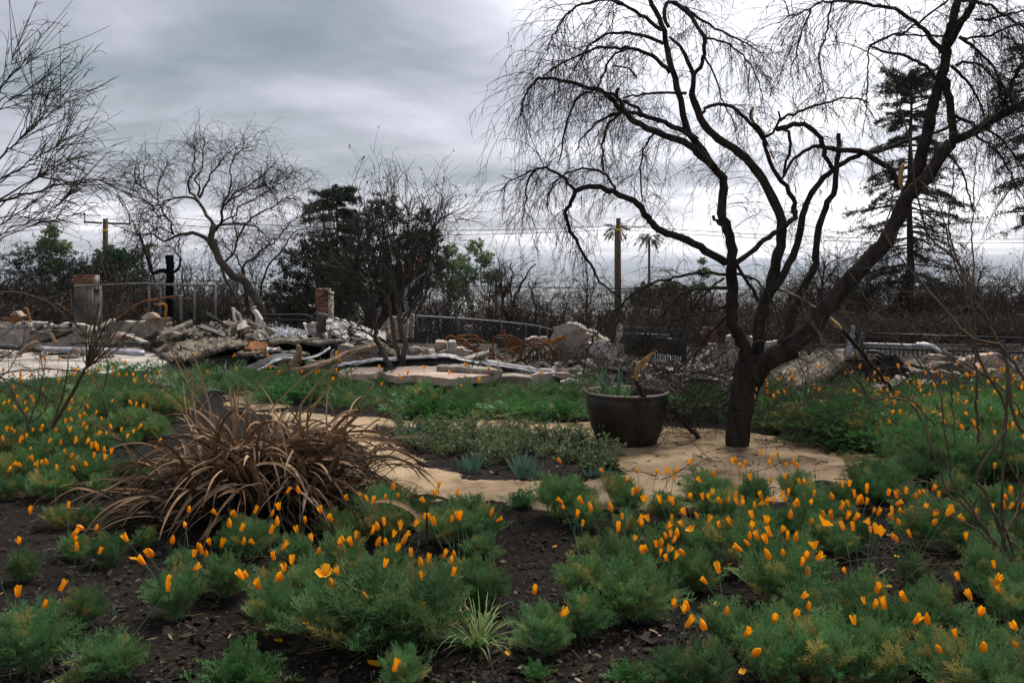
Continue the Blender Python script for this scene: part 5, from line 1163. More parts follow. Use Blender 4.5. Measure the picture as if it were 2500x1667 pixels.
block('stone_block', Z3((1310, 1395), (1330, 1310), (1420, 1295), (1560, 1330), (1570, 1390)), 11.0, .3, M_char_shade, 'black charred lump lying in the flowers left of the pot')
block('pink_block', Z3((265, 945), (262, 812), (375, 818), (372, 945)), 13.5, .35, M_pink, 'square pink block standing behind the metal ridge')
block('white_block', Z3((385, 940), (400, 818), (468, 812), (462, 905), (440, 955)), 13.3, .3, M_stucco, 'tilted whitish block right of the square pink block')
plate('pink_block', PP(Z3((455, 960), (480, 870), (540, 872), (565, 900), (560, 965)), 13.1), .2, M_pink, None, .012, 4, 'pink flat piece right of the tilted whitish block', 'rubble')
plate('white_piece', PP(Z3((560, 895), (640, 905), (640, 925), (565, 912)), 13.0), .06, M_white, None, .008, 3, 'small white strip right of the pink flat piece', 'rubble')
# rusty garden furniture frames
def frame(name, label, lines, d_, rad=.016, m=None, part='tube'):
    base = P(lines[0][0][0], 880, d_)
    t = root(name, base, label, 'metal frame')
    for ln in lines:
        pts = np.array(PP(ln, d_)); pts[:, 1] += rng.normal(0, .12)
        MB().tubes(spline(pts, 14), rad, 6, cap=True).obj(part, m or M_rust, t)
    return t
frame('rusty_chair_frame', 'rusty tube chair frame with curved back right of the pink block', [Z3((350, 820), (380, 770), (430, 768), (480, 800)), Z3((490, 790), (500, 755), (600, 742), (690, 755), (705, 850)), Z3((480, 795), (540, 790), (590, 830), (650, 880), (760, 905)), Z3((500, 800), (530, 860), (620, 890), (740, 890)), Z3((510, 820), (570, 850), (640, 870)), Z3((620, 890), (640, 960), (640, 1000)), Z3((700, 890), (705, 1000)), Z3((580, 800), (700, 800), (780, 830))], 13.6, .018)
frame('rusty_chair_frame', 'rusty upright frame in the middle of the wire tangle', [Z3((850, 850), (870, 770), (960, 745), (1060, 760), (1130, 800), (1150, 870)), Z3((965, 690), (968, 850)), Z3((850, 840), (860, 960), (865, 1010)), Z3((640, 900), (760, 930), (870, 940)), Z3((640, 960), (860, 985)), Z3((760, 900), (765, 1000)), Z3((820, 880), (825, 1000)), Z3((1060, 770), (1000, 860), (930, 930))], 13.7, .016)
frame('rusty_wire', 'tangle of rusty rods left of the grey ruin wall', [Z3((1150, 860), (1230, 780), (1330, 790), (1430, 850), (1500, 960)), Z3((940, 930), (1040, 900), (1180, 870), (1380, 850), (1440, 880), (1480, 960), (1560, 990)), Z3((1200, 800), (1300, 900), (1400, 1000), (1480, 1060)), Z3((1000, 880), (1100, 980), (1210, 1040)), Z3((1150, 800), (1160, 900), (1120, 1000)), Z3((880, 960), (1000, 1020)), Z3((1300, 860), (1260, 960), (1280, 1050)), Z3((1480, 900), (1600, 990), (1680, 1060))], 13.4, .016, M_rust)
frame('rusty_spring', 'brown twisted rods heaped before the grey ruin wall', [Z3((1050 + 40 * k, 1010 + 12 * math.sin(k * 2)), (1080 + 40 * k, 930 - 30 * math.cos(k * 3)), (1130 + 40 * k, 880 + 40 * math.sin(k)), (1150 + 40 * k, 1000)) for k in range(11)], 13.2, .011, mat('brown_rust', (.05, .028, .014), (.14, .075, .03), 8, .9))
plate('rust_sheet', PP(Z3((1000, 770), (1080, 760), (1150, 820), (1130, 930), (1000, 900)), 14), .02, M_rust, None, .02, 5, 'rusty sheet standing behind the upright frame', 'metal scrap')
plate('rust_sheet', PP(Z3((1370, 800), (1480, 780), (1600, 735), (1590, 790), (1480, 830), (1390, 835)), 13.9), .02, M_rust_o, None, .02, 5, 'orange rusty strip on the grey ruin wall', 'metal scrap')
plate('dark_board', PP(Z3((890, 770), (1000, 770), (1000, 880), (890, 880)), 15), .05, M_metal_d, None, .008, 4, 'dark square panel behind the upright frame', 'panel')
wall('ruin_wall', 1352, 1484, 800, 828, 900, 14.4, 14.1, .2, M_greystucco, 'broken grey stucco wall behind the hanging twigs left of the pot', notch=[(1362, 794), (1378, 788), (1400, 789), (1418, 800), (1440, 808), (1462, 818)])
plate('ruin_piece', PP(Z3((1180, 780), (1280, 765), (1420, 770), (1440, 840), (1200, 830)), 14.6), .15, M_stucco, None, .015, 5, 'low stucco wall stub left of the grey ruin wall', 'rubble')
plate('ruin_piece', PP(Z3((1800, 720), (1880, 740), (1930, 800), (1900, 860), (1820, 850)), 13.9), .12, M_pink, None, .015, 4, 'pinkish fragment on the right end of the ruin wall', 'rubble')
plate('white_wall', PP(Z3((1840, 830), (2010, 800), (2090, 850), (2080, 960), (1900, 990), (1850, 950)), 13.7), .12, M_white, None, .015, 5, 'pale bluish wall fragment behind the pot plant', 'rubble')
plate('white_post', PP(E4((350, 180), (362, 120), (385, 98), (405, 115), (400, 190), (365, 300), (330, 360), (335, 260)), 13.0), .06, M_white, None, .008, 4, 'white leaning jagged post left of the black corrugated panel', 'post')
# black corrugated panel
CP = root('corrugated_panel', P(1600, 890, 15.2), 'black corrugated metal fence panel behind the twigs right of the white post', 'fence panel')
x0 = 1526
for k in range(26):
    xa = 1526 + k * 5.6; xb = xa + 4.6; tp = 797 + k * .2; bt = 862 + k * 1.0
    z_ = 15.2
    MB().tubes(np.array([P((xa + xb) / 2, tp, z_), P((xa + xb) / 2, bt, z_)]), 2.7 / F * z_, 6, cap=True).obj('rib', M_black, CP)
plate('back_sheet', [P(1524, 796, 15.23), P(1676, 800, 15.23), P(1676, 888, 15.23), P(1524, 864, 15.23)], .02, M_black, CP, .002, 2)
pipe('wire_rod', PP(Z4((550, 958), (900, 975)), 14.9), .012, M_metal_w, None, 'upper thin white rod across the corrugated panel', 'rod')
pipe('wire_rod', PP(Z4((790, 990), (1010, 1018)), 14.9), .012, M_metal_w, None, 'lower thin white rod across the corrugated panel', 'rod')
# white slats below it
SLT = root('slat_panel', P(1650, 900, 14.0), 'fallen white slatted panel below the black corrugated panel', 'panel')
for k in range(11):
    xa = 1598 + k * 6.2
    plate('slat', [P(xa, 862 + k * .8, 14), P(xa + 3.6, 862 + k * .8, 14), P(xa + 3.0, 884 + k * .6, 13.9), P(xa - .6, 884 + k * .6, 13.9)], .02, M_metal_w, SLT, .002, 2)
sheet('white_flashing', PD(Z4((860, 1225), (960, 1235), (1060, 1190), (1180, 1110), (1240, 1070)), [13.4] * 5), PD(Z4((860, 1260), (960, 1270), (1070, 1230), (1190, 1140), (1250, 1090)), [13.3] * 5), .015, M_metal_w, None, 20, 3, 0, .004, 'pale curling flashing under the slatted panel', 'metal strip')
for lab, pix, d_, m in [
 ('reddish brown square block left of the forked trunk', E4((1060, 180), (1080, 130), (1160, 140), (1185, 270), (1110, 260)), 14.8, mat('red_block', (.10, .045, .03), (.17, .085, .06), 4, .9)),
 ('pink pillar stub just left of the forked trunk', E4((1270, 200), (1310, 195), (1330, 300), (1330, 480), (1280, 460)), 14.2, M_pink),
 ('brown pillar stub below the reddish block', E4((1110, 260), (1190, 265), (1195, 330), (1120, 330)), 14.6, M_pink),
 ('tan slab lying low between pot and trunk', E4((840, 520), (1020, 510), (1180, 550), (1160, 600), (900, 590)), 12.8, M_pink),
 ('dark metal box beside the trunk base', E4((1140, 640), (1230, 590), (1340, 600), (1340, 700), (1210, 720)), 12.2, M_metal_d),
 ('white scrap left of the trunk', E4((1240, 560), (1320, 550), (1330, 585), (1260, 590)), 12.4, M_white),
 ('pale wall stub seen between trunk and central stem', E4((1420, 190), (1480, 210), (1480, 330), (1440, 340)), 14.5, M_stucco),
 ('pale wall stub seen between central stem and right fork', E4((1560, 250), (1690, 240), (1720, 270), (1620, 340), (1560, 330)), 14.5, M_stucco),
]:
    plate('ruin_piece', PP(pix, d_), .16, m, None, .015, 4, lab, 'rubble')
# ---- tilted roof right of the trunk
sheet('tilted_roof', PD(E4((1560, 700), (1700, 690), (1850, 620), (2000, 540), (2160, 420), (2280, 330)), [11.4, 11.4, 11.6, 11.8, 12.1, 12.5]), PD(E4((1560, 560), (1620, 510), (1760, 430), (1900, 360), (2040, 330), (2180, 300)), [13.2, 13.2, 13.4, 13.6, 13.9, 14.1]), .10, M_dirtroof, None, 24, 8, .0, .015, 'big tilted roof slab right of the trunk with a black hollow below', 'roof')
plate('shade_plate', [P(1900, 962, 11.7), P(1990, 938, 11.9), P(2085, 874, 12.3), P(2180, 866, 12.5), P(2215, 905, 12.3), P(2220, 985, 11.9), P(1900, 985, 11.7)], .2, M_char_shade, None, .03, 6, 'black plate as painted shade under the tilted roof slab', 'wall')  # solid black plate drawn in place of the shaded void below the slab
plate('charred_board', [P(2010, 975, 11.7), P(2140, 880, 12.0), P(2165, 960, 12.0), P(2120, 985, 11.8)], .08, M_char_shade, None, .03, 5, 'charred board leaning in the black hollow', 'board')
sheet('white_flashing', PD(Z5((650, 1030), (660, 960), (690, 880), (710, 770)), [12.4] * 4), PD(Z5((690, 1030), (725, 960), (735, 880), (738, 770)), [12.35] * 4), .02, M_metal_w, None, 16, 4, .0, .006, 'white curved flashing standing at the top of the tilted roof', 'metal strip')
frame('twisted_metal', 'twisted black metal edge right of the black hollow', [Z5((880, 990), (950, 985), (1050, 1030), (990, 1060), (1000, 1095), (1100, 1100), (1280, 1095)), Z5((890, 1000), (960, 1040), (980, 1090))], 12.6, .028, M_metal_d, 'strip')
wall('low_wall', 2178, 2345, 911, 912, 975, 12.6, 12.2, .2, M_conc, 'low brown concrete wall in front of the picket fence at right', notch=[(2200, 905), (2260, 907)])
wall('pink_wall', 2255, 2352, 868, 872, 915, 15.5, 15.0, .15, M_pink, 'pink stucco wall behind the picket fence')
plate('pink_wall', PP(Z5((1560, 1060), (1680, 1010), (1780, 1000), (1880, 985), (1940, 1060), (1920, 1140), (1780, 1160), (1620, 1130)), 13.8), .15, M_pink, None, .02, 5, 'large pink stucco fragment among dark stems at right', 'wall')
plate('grey_mound', PP(Z5((1360, 1130), (1430, 1065), (1520, 1075), (1640, 1130)), 13.2), .3, M_conc, None, .02, 5, 'grey rounded concrete lump before the picket fence', 'rubble')
sheet('pale_trough', PD(Z5((1228, 905), (1290, 900), (1340, 905), (1420, 950), (1480, 975), (1550, 1040)), [13.2] * 6), PD(Z5((1235, 920), (1290, 930), (1340, 940), (1410, 975), (1470, 1000), (1545, 1058)), [13.1] * 6), .03, M_metal_w, None, 20, 4, -.02, .004, 'pale curved trough lying over the picket fence', 'metal strip')
plate('grey_slab', PP(Z5((1940, 1230), (2150, 1150), (2150, 1320), (2000, 1330)), 12.2), .2, M_conc_d, None, .02, 4, 'sooty slab at the right edge above the poppies', 'slab')
# ---- steel fence at the right
SF = root('steel_fence', (P(2200, 870, 16)[0], 16, gzf(4, 16)), 'black steel picket fence with two rails at the right', 'fence')
for a, b_ in ((Z5((790, 830), (2150, 872))), (Z5((400, 930), (2150, 985))), (Z5((1100, 1042), (1650, 1060)))):
    pipe('rail', [P(*a, 16.2), P(*b_, 16.0)], .022, M_black, SF)
for k in range(36):
    x = 2106 + k * 11.2; f = k / 36
    pipe('picket', [P(x, 842 + f * 18, 16.1), P(x, 905, 16.1)], .012, M_black, SF, k=4)
for x in (1975, 2105, 2280, 2450):
    pipe('post', [P(x, 812 + (x - 2100) * .03, 16.15), P(x, 905, 16.15)], .032, M_black, SF)
pipe('grey_rail', PP(Z5((810, 915), (1000, 920), (1280, 930)), 15.8), .03, M_metal_w, None, 'pale pipe lying along the steel fence', 'pipe')
# ---- chain link fence in the middle
CF = root('chain_link_fence', (P(1250, 800, 21.5)[0], 21.5, gzf(0, 21.5)), 'black chain link fence behind the rusty frames', 'fence')
tp = Z3((-30, 548), (110, 553), (600, 582), (1050, 622), (1300, 655), (1450, 690)); dd = [20.4, 20.6, 21.2, 22, 22.6, 23]
pipe('top_rail', PD(tp, dd), .024, M_pipe, CF)
tw_ = spline(np.array(PD(tp, dd)), 120)
for k in (20, 42, 64, 82, 98, 110):
    p_ = tw_[k]; pipe('post', [p_ + [0, 0, .05], p_ - [0, 0, 1.25]], .035, M_black, CF)
wm = MB(); st_ = []
for i in range(0, 119):
    for s_ in (1, -1):
        for h_ in range(0, 15):
            a = tw_[i] - [0, 0, h_ * .08]; j = i + 1
            b2 = tw_[j] - [0, 0, (h_ + 1) * .08]
            if s_ < 0: a, b2 = tw_[i] - [0, 0, (h_ + 1) * .08], tw_[j] - [0, 0, h_ * .08]
            st_.append([a, b2])
wm.tubes(np.array(st_), .0045, 3); wm.obj('wire_mesh', M_black, CF)['kind'] = 'stuff'
# tube gate on the left of it
TG = root('tube_gate', P(700, 800, 19.5), 'black rounded tube gate behind the rubble mound', 'gate')
pipe('outer_tube', PP(E3((1080, 128), (1300, 122), (1520, 125), (1580, 150), (1595, 200), (1595, 300)), 19.5), .028, M_black, TG, n=30)
pipe('rail', PP(E3((1085, 165), (1300, 172), (1560, 178)), 19.5), .018, M_black, TG)
for x in (1150, 1260, 1380, 1480, 1545):
    pipe('upright', PP(E3((x, 128), (x, 300)), 19.5), .016, M_black, TG)
# ---- pipe frame on the left
PF = root('pipe_frame', (P(360, 740, 20)[0], 20, gzf(-8, 20)), 'tall grey pipe frame with a long top rail at the left', 'frame')
pipe('top_rail', PP(Z1((590, 722), (640, 712), (750, 708), (1150, 692), (1250, 700), (1720, 706)), 20), .022, M_pipe, PF)
for x, a, b_ in ((730, 715, 1030), (1188, 700, 1000), (1280, 705, 1000), (1550, 708, 1090), (1718, 702, 1090)):
    pipe('post', PP(Z1((x, a), (x + 3, b_)), 20), .022, M_pipe, PF)
pipe('side_rail', PP(Z1((1360, 815), (1550, 818)), 20), .02, M_metal_d, PF)
# ---- charred post / snag
c_ = np.linspace(P(1350 * .306, 480 + 1060 * .306, 21.5), P(1351 * .306, 480 + 466 * .306, 21.5), 14); c_[1:-1] += rng.normal(0, .012, (12, 3))
r_ = np.interp(np.linspace(0, 1, 14), [0, .3, .7, 1], [.105, .085, .085, .095]) * (1 + rng.normal(0, .03, 14))
c_[0, 2] = gzf(c_[0, 0], 21.5)
SN = root('charred_post', c_[0], 'tall black charred tree stump standing behind the grey wall', 'stump')
MB().tubes(c_, r_, 10, cap=True).obj('trunk', M_char_shade, SN)
pipe('stub_branch', PP(Z1((1350, 590), (1390, 600), (1430, 560), (1440, 480)), 21.5), np.linspace(.05, .02, 16), M_char_shade, SN)
pipe('stub_branch', PP(Z1((1340, 600), (1280, 590), (1220, 610), (1190, 540), (1110, 290)), 21.5), np.linspace(.06, .02, 20), M_char_shade, SN)

brush('sand_litter', 'dead twigs and stems scattered on the sand around the tree', 1500, 2150, 1090, 1150, 6.6, 8.4, 70, .35, M_twig, .0, flat=True)
# ---- chimneys
def brick_box(t, cx, y, z0, z1, w, dep, rows, cols, skip=.0):
    """bricks laid one by one round the front and sides of a core"""
    me = bpy.data.meshes.new('brick'); hh = (z1 - z0) / rows; bw = w / cols
    cb = (cube - [0, 0, .5]) * [bw * .94, .10, hh * .86]
    me.from_pydata(cb.tolist(), [], [[4, 5, 7, 6], [0, 1, 5, 4], [1, 3, 7, 5], [3, 2, 6, 7], [2, 0, 4, 6], [0, 2, 3, 1]]); me.materials.append(M_brick)
    for r_ in range(rows):
        for c_ in range(cols + (r_ % 2)):
            if R.random() < skip: continue
            x = cx - w / 2 + (c_ + .5 - .5 * (r_ % 2)) * bw
            x = min(max(x, cx - w / 2 + bw * .35), cx + w / 2 - bw * .35)
            o = bpy.data.objects.new('brick', me); COL.objects.link(o); o.parent = t
            b_ = t['_base']; o.location = (x - b_[0], y - dep / 2 + R.uniform(-.006, .006) - b_[1], z0 + (r_ + .5) * hh - b_[2])
            o.rotation_euler = (0, R.uniform(-.01, .01), R.uniform(-.015, .015))
def core(t, name, cx, y, z0, z1, w, dep, m, w1=None):
    w1 = w1 or w
    V = np.array([[cx + sx * (w if z == z0 else w1) / 2, y + sy * dep / 2, z] for z in (z0, z1) for sy in (-1, 1) for sx in (-1, 1)])
    o = MB().add(V, [[0, 1, 5, 4], [1, 3, 7, 5], [3, 2, 6, 7], [2, 0, 4, 6], [4, 5, 7, 6], [0, 2, 3, 1]]).obj(name, m, t, smooth=False)
    return o
yC = 24.0; cx_c = P(211, 700, yC)[0]
CH = root('brick_chimney', (cx_c, yC, gzf(cx_c, yC)), 'grey plastered chimney with a red brick top at the left', 'chimney')
zt = P(0, 670, yC)[2]; zm = P(0, 695, yC)[2]
core(CH, 'shaft', cx_c + .05, yC, gzf(cx_c, yC) - .1, zm - .03, .58, .5, M_conc_d, .5)
core(CH, 'brick_core', cx_c + .02, yC + .03, zm - .03, zt - .02, .46, .4, M_mortar)
brick_box(CH, cx_c + .02, yC + .03, zm - .02, zt, .5, .42, 4, 3)
plate('shoulder', [P(183, 712, yC - .2), P(196, 698, yC - .2), P(236, 697, yC - .2), P(236, 706, yC - .2), P(205, 709, yC - .2)], .3, M_greystucco, CH, .01, 3)
yF = 22.0; cx_f = P(788, 740, yF)[0]
FP = root('brick_fireplace', (cx_f, yF, gzf(cx_f, yF)), 'old brick fireplace chest standing left of the small tree', 'fireplace')
z0 = P(0, 762, yF)[2]; z1 = P(0, 706, yF)[2]
core(FP, 'chest', cx_f, yF + .1, z0 - .05, z1 + .02, .30, .3, M_mortar)
brick_box(FP, cx_f, yF, z0, z1, .31, .16, 9, 2, .04)
core(FP, 'pillar', cx_f + .20, yF, gzf(cx_f, yF) - .1, z1 - .06, .07, .35, M_greystucco)
core(FP, 'hearth', cx_f, yF + .16, gzf(cx_f, yF) - .1, z0 - .06, .37, .2, M_conc_d)
core(FP, 'lintel', cx_f, yF - .06, z0 - .05, z0 - .005, .38, .1, M_rust)

# ---- gutter caught in the small tree
sheet('metal_flashing', PD(Z2((1270, 915), (1255, 850), (1250, 790), (1275, 735), (1310, 700), (1370, 640), (1440, 590), (1470, 555)), [12.9] * 8), PD(Z2((1300, 915), (1285, 850), (1270, 800), (1300, 750), (1330, 710), (1390, 640), (1450, 600), (1500, 590)), [12.85] * 8), .012, M_metal_w, None, 30, 3, 0, .006, 'white bent metal flashing caught in the small tree', 'metal strip')
plate('metal_flag', PP(Z2((1455, 555), (1485, 535), (1512, 590), (1480, 575)), 12.8), .01, M_metal_w, None, .006, 3, 'small folded metal piece at the top of the white flashing', 'metal scrap')
pipe('wood_bit', PP(Z2((1250, 945), (1290, 930), (1325, 915)), 12.9), .025, M_log, None, 'short tan wood piece below the white flashing', 'timber')

# ---- poles and cables
def utility(label, px, ptop, y, arm):
    x = P(px, ptop, y)[0]; g = gzf(x, y); zt = P(px, ptop, y)[2]
    t = root('utility_pole', (x, y, g), label, 'pole')
    MB().tubes(np.array([[x, y, g - .3], [x, y, (g + zt) / 2], [x, y, zt]]), [.17, .15, .12], 9, cap=True).obj('pole', M_pole, t)
    MB().tubes(np.array([[x, y, zt - .62], [x, y, zt - .52]]), .135, 9, cap=True).obj('yellow_band', M_yellow, t)
    if arm:
        za = zt - .22
        MB().tubes(np.array([[x - .98, y - .16, za + .05], [x - .1, y - .16, za]]), .055, 4, cap=True).obj('crossarm', M_pipe, t)
        MB().tubes(np.array([[x + .2, y - .16, za - .02], [x + 1.32, y - .16, za - .04]]), .055, 4, cap=True).obj('crossarm', M_pipe, t)
        for xx in (-.95, 1.26):
            MB().tubes(np.array([[x + xx, y - .16, za], [x + xx, y - .16, za + .5]]), .03, 6, cap=True).obj('insulator', M_metal_d, t)
    return np.array([x, y, zt])
u1 = utility('wooden utility pole with grey crossarms at the left', 257.5, 534, 45, True)
u2 = utility('plain wooden utility pole with a yellow band left of the big tree', 1510, 533, 45, False)
def cable(a, b_, sag, label, rad=.014):
    f = np.linspace(0, 1, 40)[:, None]; c_ = a * (1 - f) + b_ * f; c_[:, 2] -= sag * 4 * (f * (1 - f))[:, 0]
    tag(MB().tubes(c_, rad, 4).obj('power_cable', M_wire), label, 'cable')
cable(u1 + [-.95, -.16, .26], P(-500, 575, 60), .3, 'upper cable running left from the crossarm pole')
cable(u1 + [-.95, -.16, .05], P(-500, 582, 60), .3, 'lower cable running left from the crossarm pole')
cable(u1 + [1.26, -.16, .26], u2 + [0, 0, -.35], .5, 'upper cable between the two utility poles')
cable(u1 + [.1, -.1, 0], u2 + [0, 0, -.55], .5, 'lower cable between the two utility poles')
cable(u2 + [0, 0, -.35], P(2900, 570, 50), .5, 'upper cable running right from the plain pole')
cable(u2 + [0, 0, -.55], P(2900, 578, 50), .5, 'lower cable running right from the plain pole')
cable(P(-300, 640, 45), P(1100, 702, 45), .2, 'low thick cable crossing behind the curly willow', .022)
cable(P(950, 692, 45), P(2700, 692, 45), .3, 'low thick cable crossing behind the big tree', .02)

# ---- loose rubble
CHK = []
for k in range(8):
    bm_ = bmesh.new(); r = np.random.default_rng(300 + k)
    for p_ in r.normal(0, 1, (14, 3)) * [1, .8, .55]: bm_.verts.new(p_ / max(1, np.linalg.norm(p_)) * r.uniform(.7, 1.2))
    bmesh.ops.convex_hull(bm_, input=bm_.verts[:])
    for v_ in [v_ for v_ in bm_.verts if not v_.link_faces]: bm_.verts.remove(v_)
    me = bpy.data.meshes.new('chunk'); bm_.to_mesh(me); bm_.free(); CHK.append(me)
CHM = [M_debris, M_greystucco, M_conc, M_stucco, M_pink]
CHK = [[me.copy() for me in CHK] for _ in CHM]
for ms, m in zip(CHK, CHM):
    for me in ms: me.materials.append(m)
AREAS = [  # px range, pixel line of the heap top at both ends, spread down, distances, count, material choices, where
 (0, 220, 790, 795, 22, 16.3, 17.2, 26, (0, 2, 3), 'on the low wall at the far left'), (220, 400, 822, 815, 24, 14.8, 15.8, 26, (0, 1, 2, 4), 'in front of the grey wall'),
 (0, 340, 862, 866, 8, 13.9, 15, 26, (0, 1, 2, 3), 'scattered on the pale floor'), (400, 560, 812, 792, 34, 15.2, 16.3, 30, (0, 1, 2), 'at the left of the mound'),
 (560, 830, 790, 822, 36, 14.4, 15.9, 40, (0, 1, 2, 3), 'at the right of the mound'), (820, 1010, 815, 850, 40, 13.3, 14.4, 22, (0, 1, 3, 4), 'around the small tree stems'),
 (1010, 1110, 842, 868, 26, 13, 13.8, 24, (1, 3, 4), 'beside the square pink block'), (1100, 1420, 868, 885, 34, 12.5, 13.6, 32, (0, 1, 4), 'below the rusty frames'),
 (1420, 1760, 880, 895, 40, 12, 13.6, 30, (0, 1, 2, 4), 'behind the clay pot'), (2140, 2230, 925, 930, 40, 11.4, 11.8, 9, (0, 1, 2), 'right of the black hollow'), (2200, 2500, 890, 900, 50, 12, 14, 22, (0, 1, 2, 4), 'along the right ruins'),
]
for (a, b_, ta, tb_, spd, d0, d1, n, ch, where) in AREAS:
    for k in range(n):
        px = R.uniform(a, b_); f = (px - a) / (b_ - a); py = ta + (tb_ - ta) * f + R.random() * spd; d_ = R.uniform(d0, d1); ci = R.choice(ch)
        p_ = P(px, py, d_); s = R.uniform(.035, .12) * R.uniform(.7, 1.5)
        if p_[2] < .05: p_[2] = .05
        o = bpy.data.objects.new('rubble_chunk', R.choice(CHK[ci])); COL.objects.link(o)
        o.location = [float(q_) for q_ in p_]; o.scale = (s * R.uniform(.8, 1.6), s, s * R.uniform(.5, 1)); o.rotation_euler = (R.uniform(-.5, .5), R.uniform(-.5, .5), R.random() * 6.3)
        kind = {0: 'brown debris chunk', 1: 'grey stucco chunk', 2: 'grey concrete chunk', 3: 'whitish plaster chunk', 4: 'pink stucco chunk'}[ci]
        tag(o, 'small broken ' + kind + ' ' + where, 'rubble', kind + 's ' + where)
# splintered boards, laths and sheet scraps lying over the heaps
for (a, b_, ta, tb_, spd, d0, d1, n, ch, where) in AREAS:
    for k in range(max(5, n // 3)):
        px = R.uniform(a, b_); f = (px - a) / (b_ - a); py = ta + (tb_ - ta) * f + R.random() * spd; d_ = R.uniform(d0, d1)
        p_ = P(px, py, d_); p_[2] = max(p_[2], .06); L = R.uniform(.12, .5); ya = R.uniform(-.6, .6); pi_ = R.gauss(0, .3)
        v_ = np.array([math.cos(ya) * math.cos(pi_), math.sin(ya), math.sin(pi_)]) * L
        if k % 2:
            o = MB().tubes(np.array([p_ - v_, p_ + v_ * .1 + [0, 0, .01], p_ + v_]), R.uniform(.010, .03), 4, cap=True).obj('charred_lath', R.choice((M_conc_d, M_bark_far, M_log, M_char_shade, M_conc_d)))
            tag(o, 'broken lath or stick lying in the debris ' + where, 'lath', 'broken laths ' + where)
        else:
            w_ = np.array([-v_[1], v_[0], R.gauss(0, .05)]); w_ = w_ / np.linalg.norm(w_) * R.uniform(.06, .2)
            mi = R.choice((0, 1, 2, 3)); 
            plate('debris_sheet', [p_ - v_ - w_, p_ + v_ - w_ * .6, p_ + v_ * .9 + w_, p_ - v_ * .8 + w_ * .8], .025, (M_conc_d, M_dirtroof, M_metal_d, M_greystucco)[mi], None, .012, 3, ('sooty', 'ash coloured', 'dark metal', 'grey stucco')[mi] + ' flat scrap lying in the debris ' + where, 'scrap', ('sooty', 'ash coloured', 'dark metal', 'grey stucco')[mi] + ' scraps ' + where)
# fine grit
gb_ = MB(); n = 9000
gx = np.array([P(R.uniform(-50, 2520), 900, 1)[0] for _ in range(n)]); gd = rng.uniform(12, 17.5, n)
gp = np.stack([gx * gd, gd, gz(gx * gd, gd) + .02], -1)
leaf_cloud(gb_, gp, .02, n, .035, 0, 1, .35, 1.3)
tag(gb_.obj('debris_grit', mat('grit', (.05, .045, .04), (.20, .18, .155), 9, .95, tintc=(.5, .46, .42)), smooth=False), 'fine crushed debris strewn over the ground of the ruins', 'debris', kind='stuff')
brush('brushwood', 'tangle of burnt wires and twigs before the ruin wall', 1230, 1440, 850, 900, 12.6, 13.6, 90, .6, M_bark_far)
brush('brushwood', 'burnt twigs strewn right of the small tree', 900, 1040, 800, 880, 12.7, 13.6, 60, .6, M_bark_far)

# ================================================================== plants on the beds
def feather_leaf(r, npin=5, nlobe=3, wid=.035, lobew=.011, droop=.25, pet=.45):
    """finely divided leaf of unit length along +x: thin stalk, then paired pinnae split into narrow lobes; (V, quads, tris)"""
    V, Q, Tr = [], [], []
    def pt(t): return np.array([t, 0, -droop * t * t])
    def strip(a, b_, w):
        d_ = b_ - a; s_ = np.cross(d_, [0, 0, 1.]); s_ = s_ / (np.linalg.norm(s_) + 1e-9) * w; i = len(V)
        V.extend([a - s_, a + s_, b_ + s_ * .7, b_ - s_ * .7]); Q.append([i, i + 1, i + 2, i + 3])
    def spike(a, d_, w):
        s_ = np.cross(d_, [0, 0, 1.]); s_ = s_ / (np.linalg.norm(s_) + 1e-9) * w; i = len(V)
        V.extend([a - s_ * .6, a + s_ * .6, a + d_ * .7 + s_, a + d_]); Tr.append([i, i + 1, i + 2]); Tr.append([i, i + 2, i + 3])
    strip(pt(0), pt(pet), .010); strip(pt(pet), pt(.85), .007)
    for k in range(npin):
        t = pet + (1 - pet) * (k + .3) / npin; L = .30 * (1 - .55 * k / npin)
        for s_ in (-1, 1):
            a = r.uniform(.55, .95) * s_; base = pt(t); d_ = np.array([math.cos(a), math.sin(a), r.normal(.1, .25)]) * L * r.uniform(.8, 1.2)
            mid = base + d_ * .45; strip(base, mid, .006)
            for j in range(nlobe):
                b_ = a + (j - (nlobe - 1) / 2) * .55 + r.normal(0, .12)
                spike(mid, np.array([math.cos(b_), math.sin(b_), r.normal(.15, .3)]) * L * r.uniform(.45, .75), lobew)
    for j in range(3): b_ = (j - 1) * .45; spike(pt(.85), np.array([math.cos(b_), math.sin(b_), r.normal(.1, .2)]) * .17, lobew)
    return np.array(V), np.array(Q), np.array(Tr)
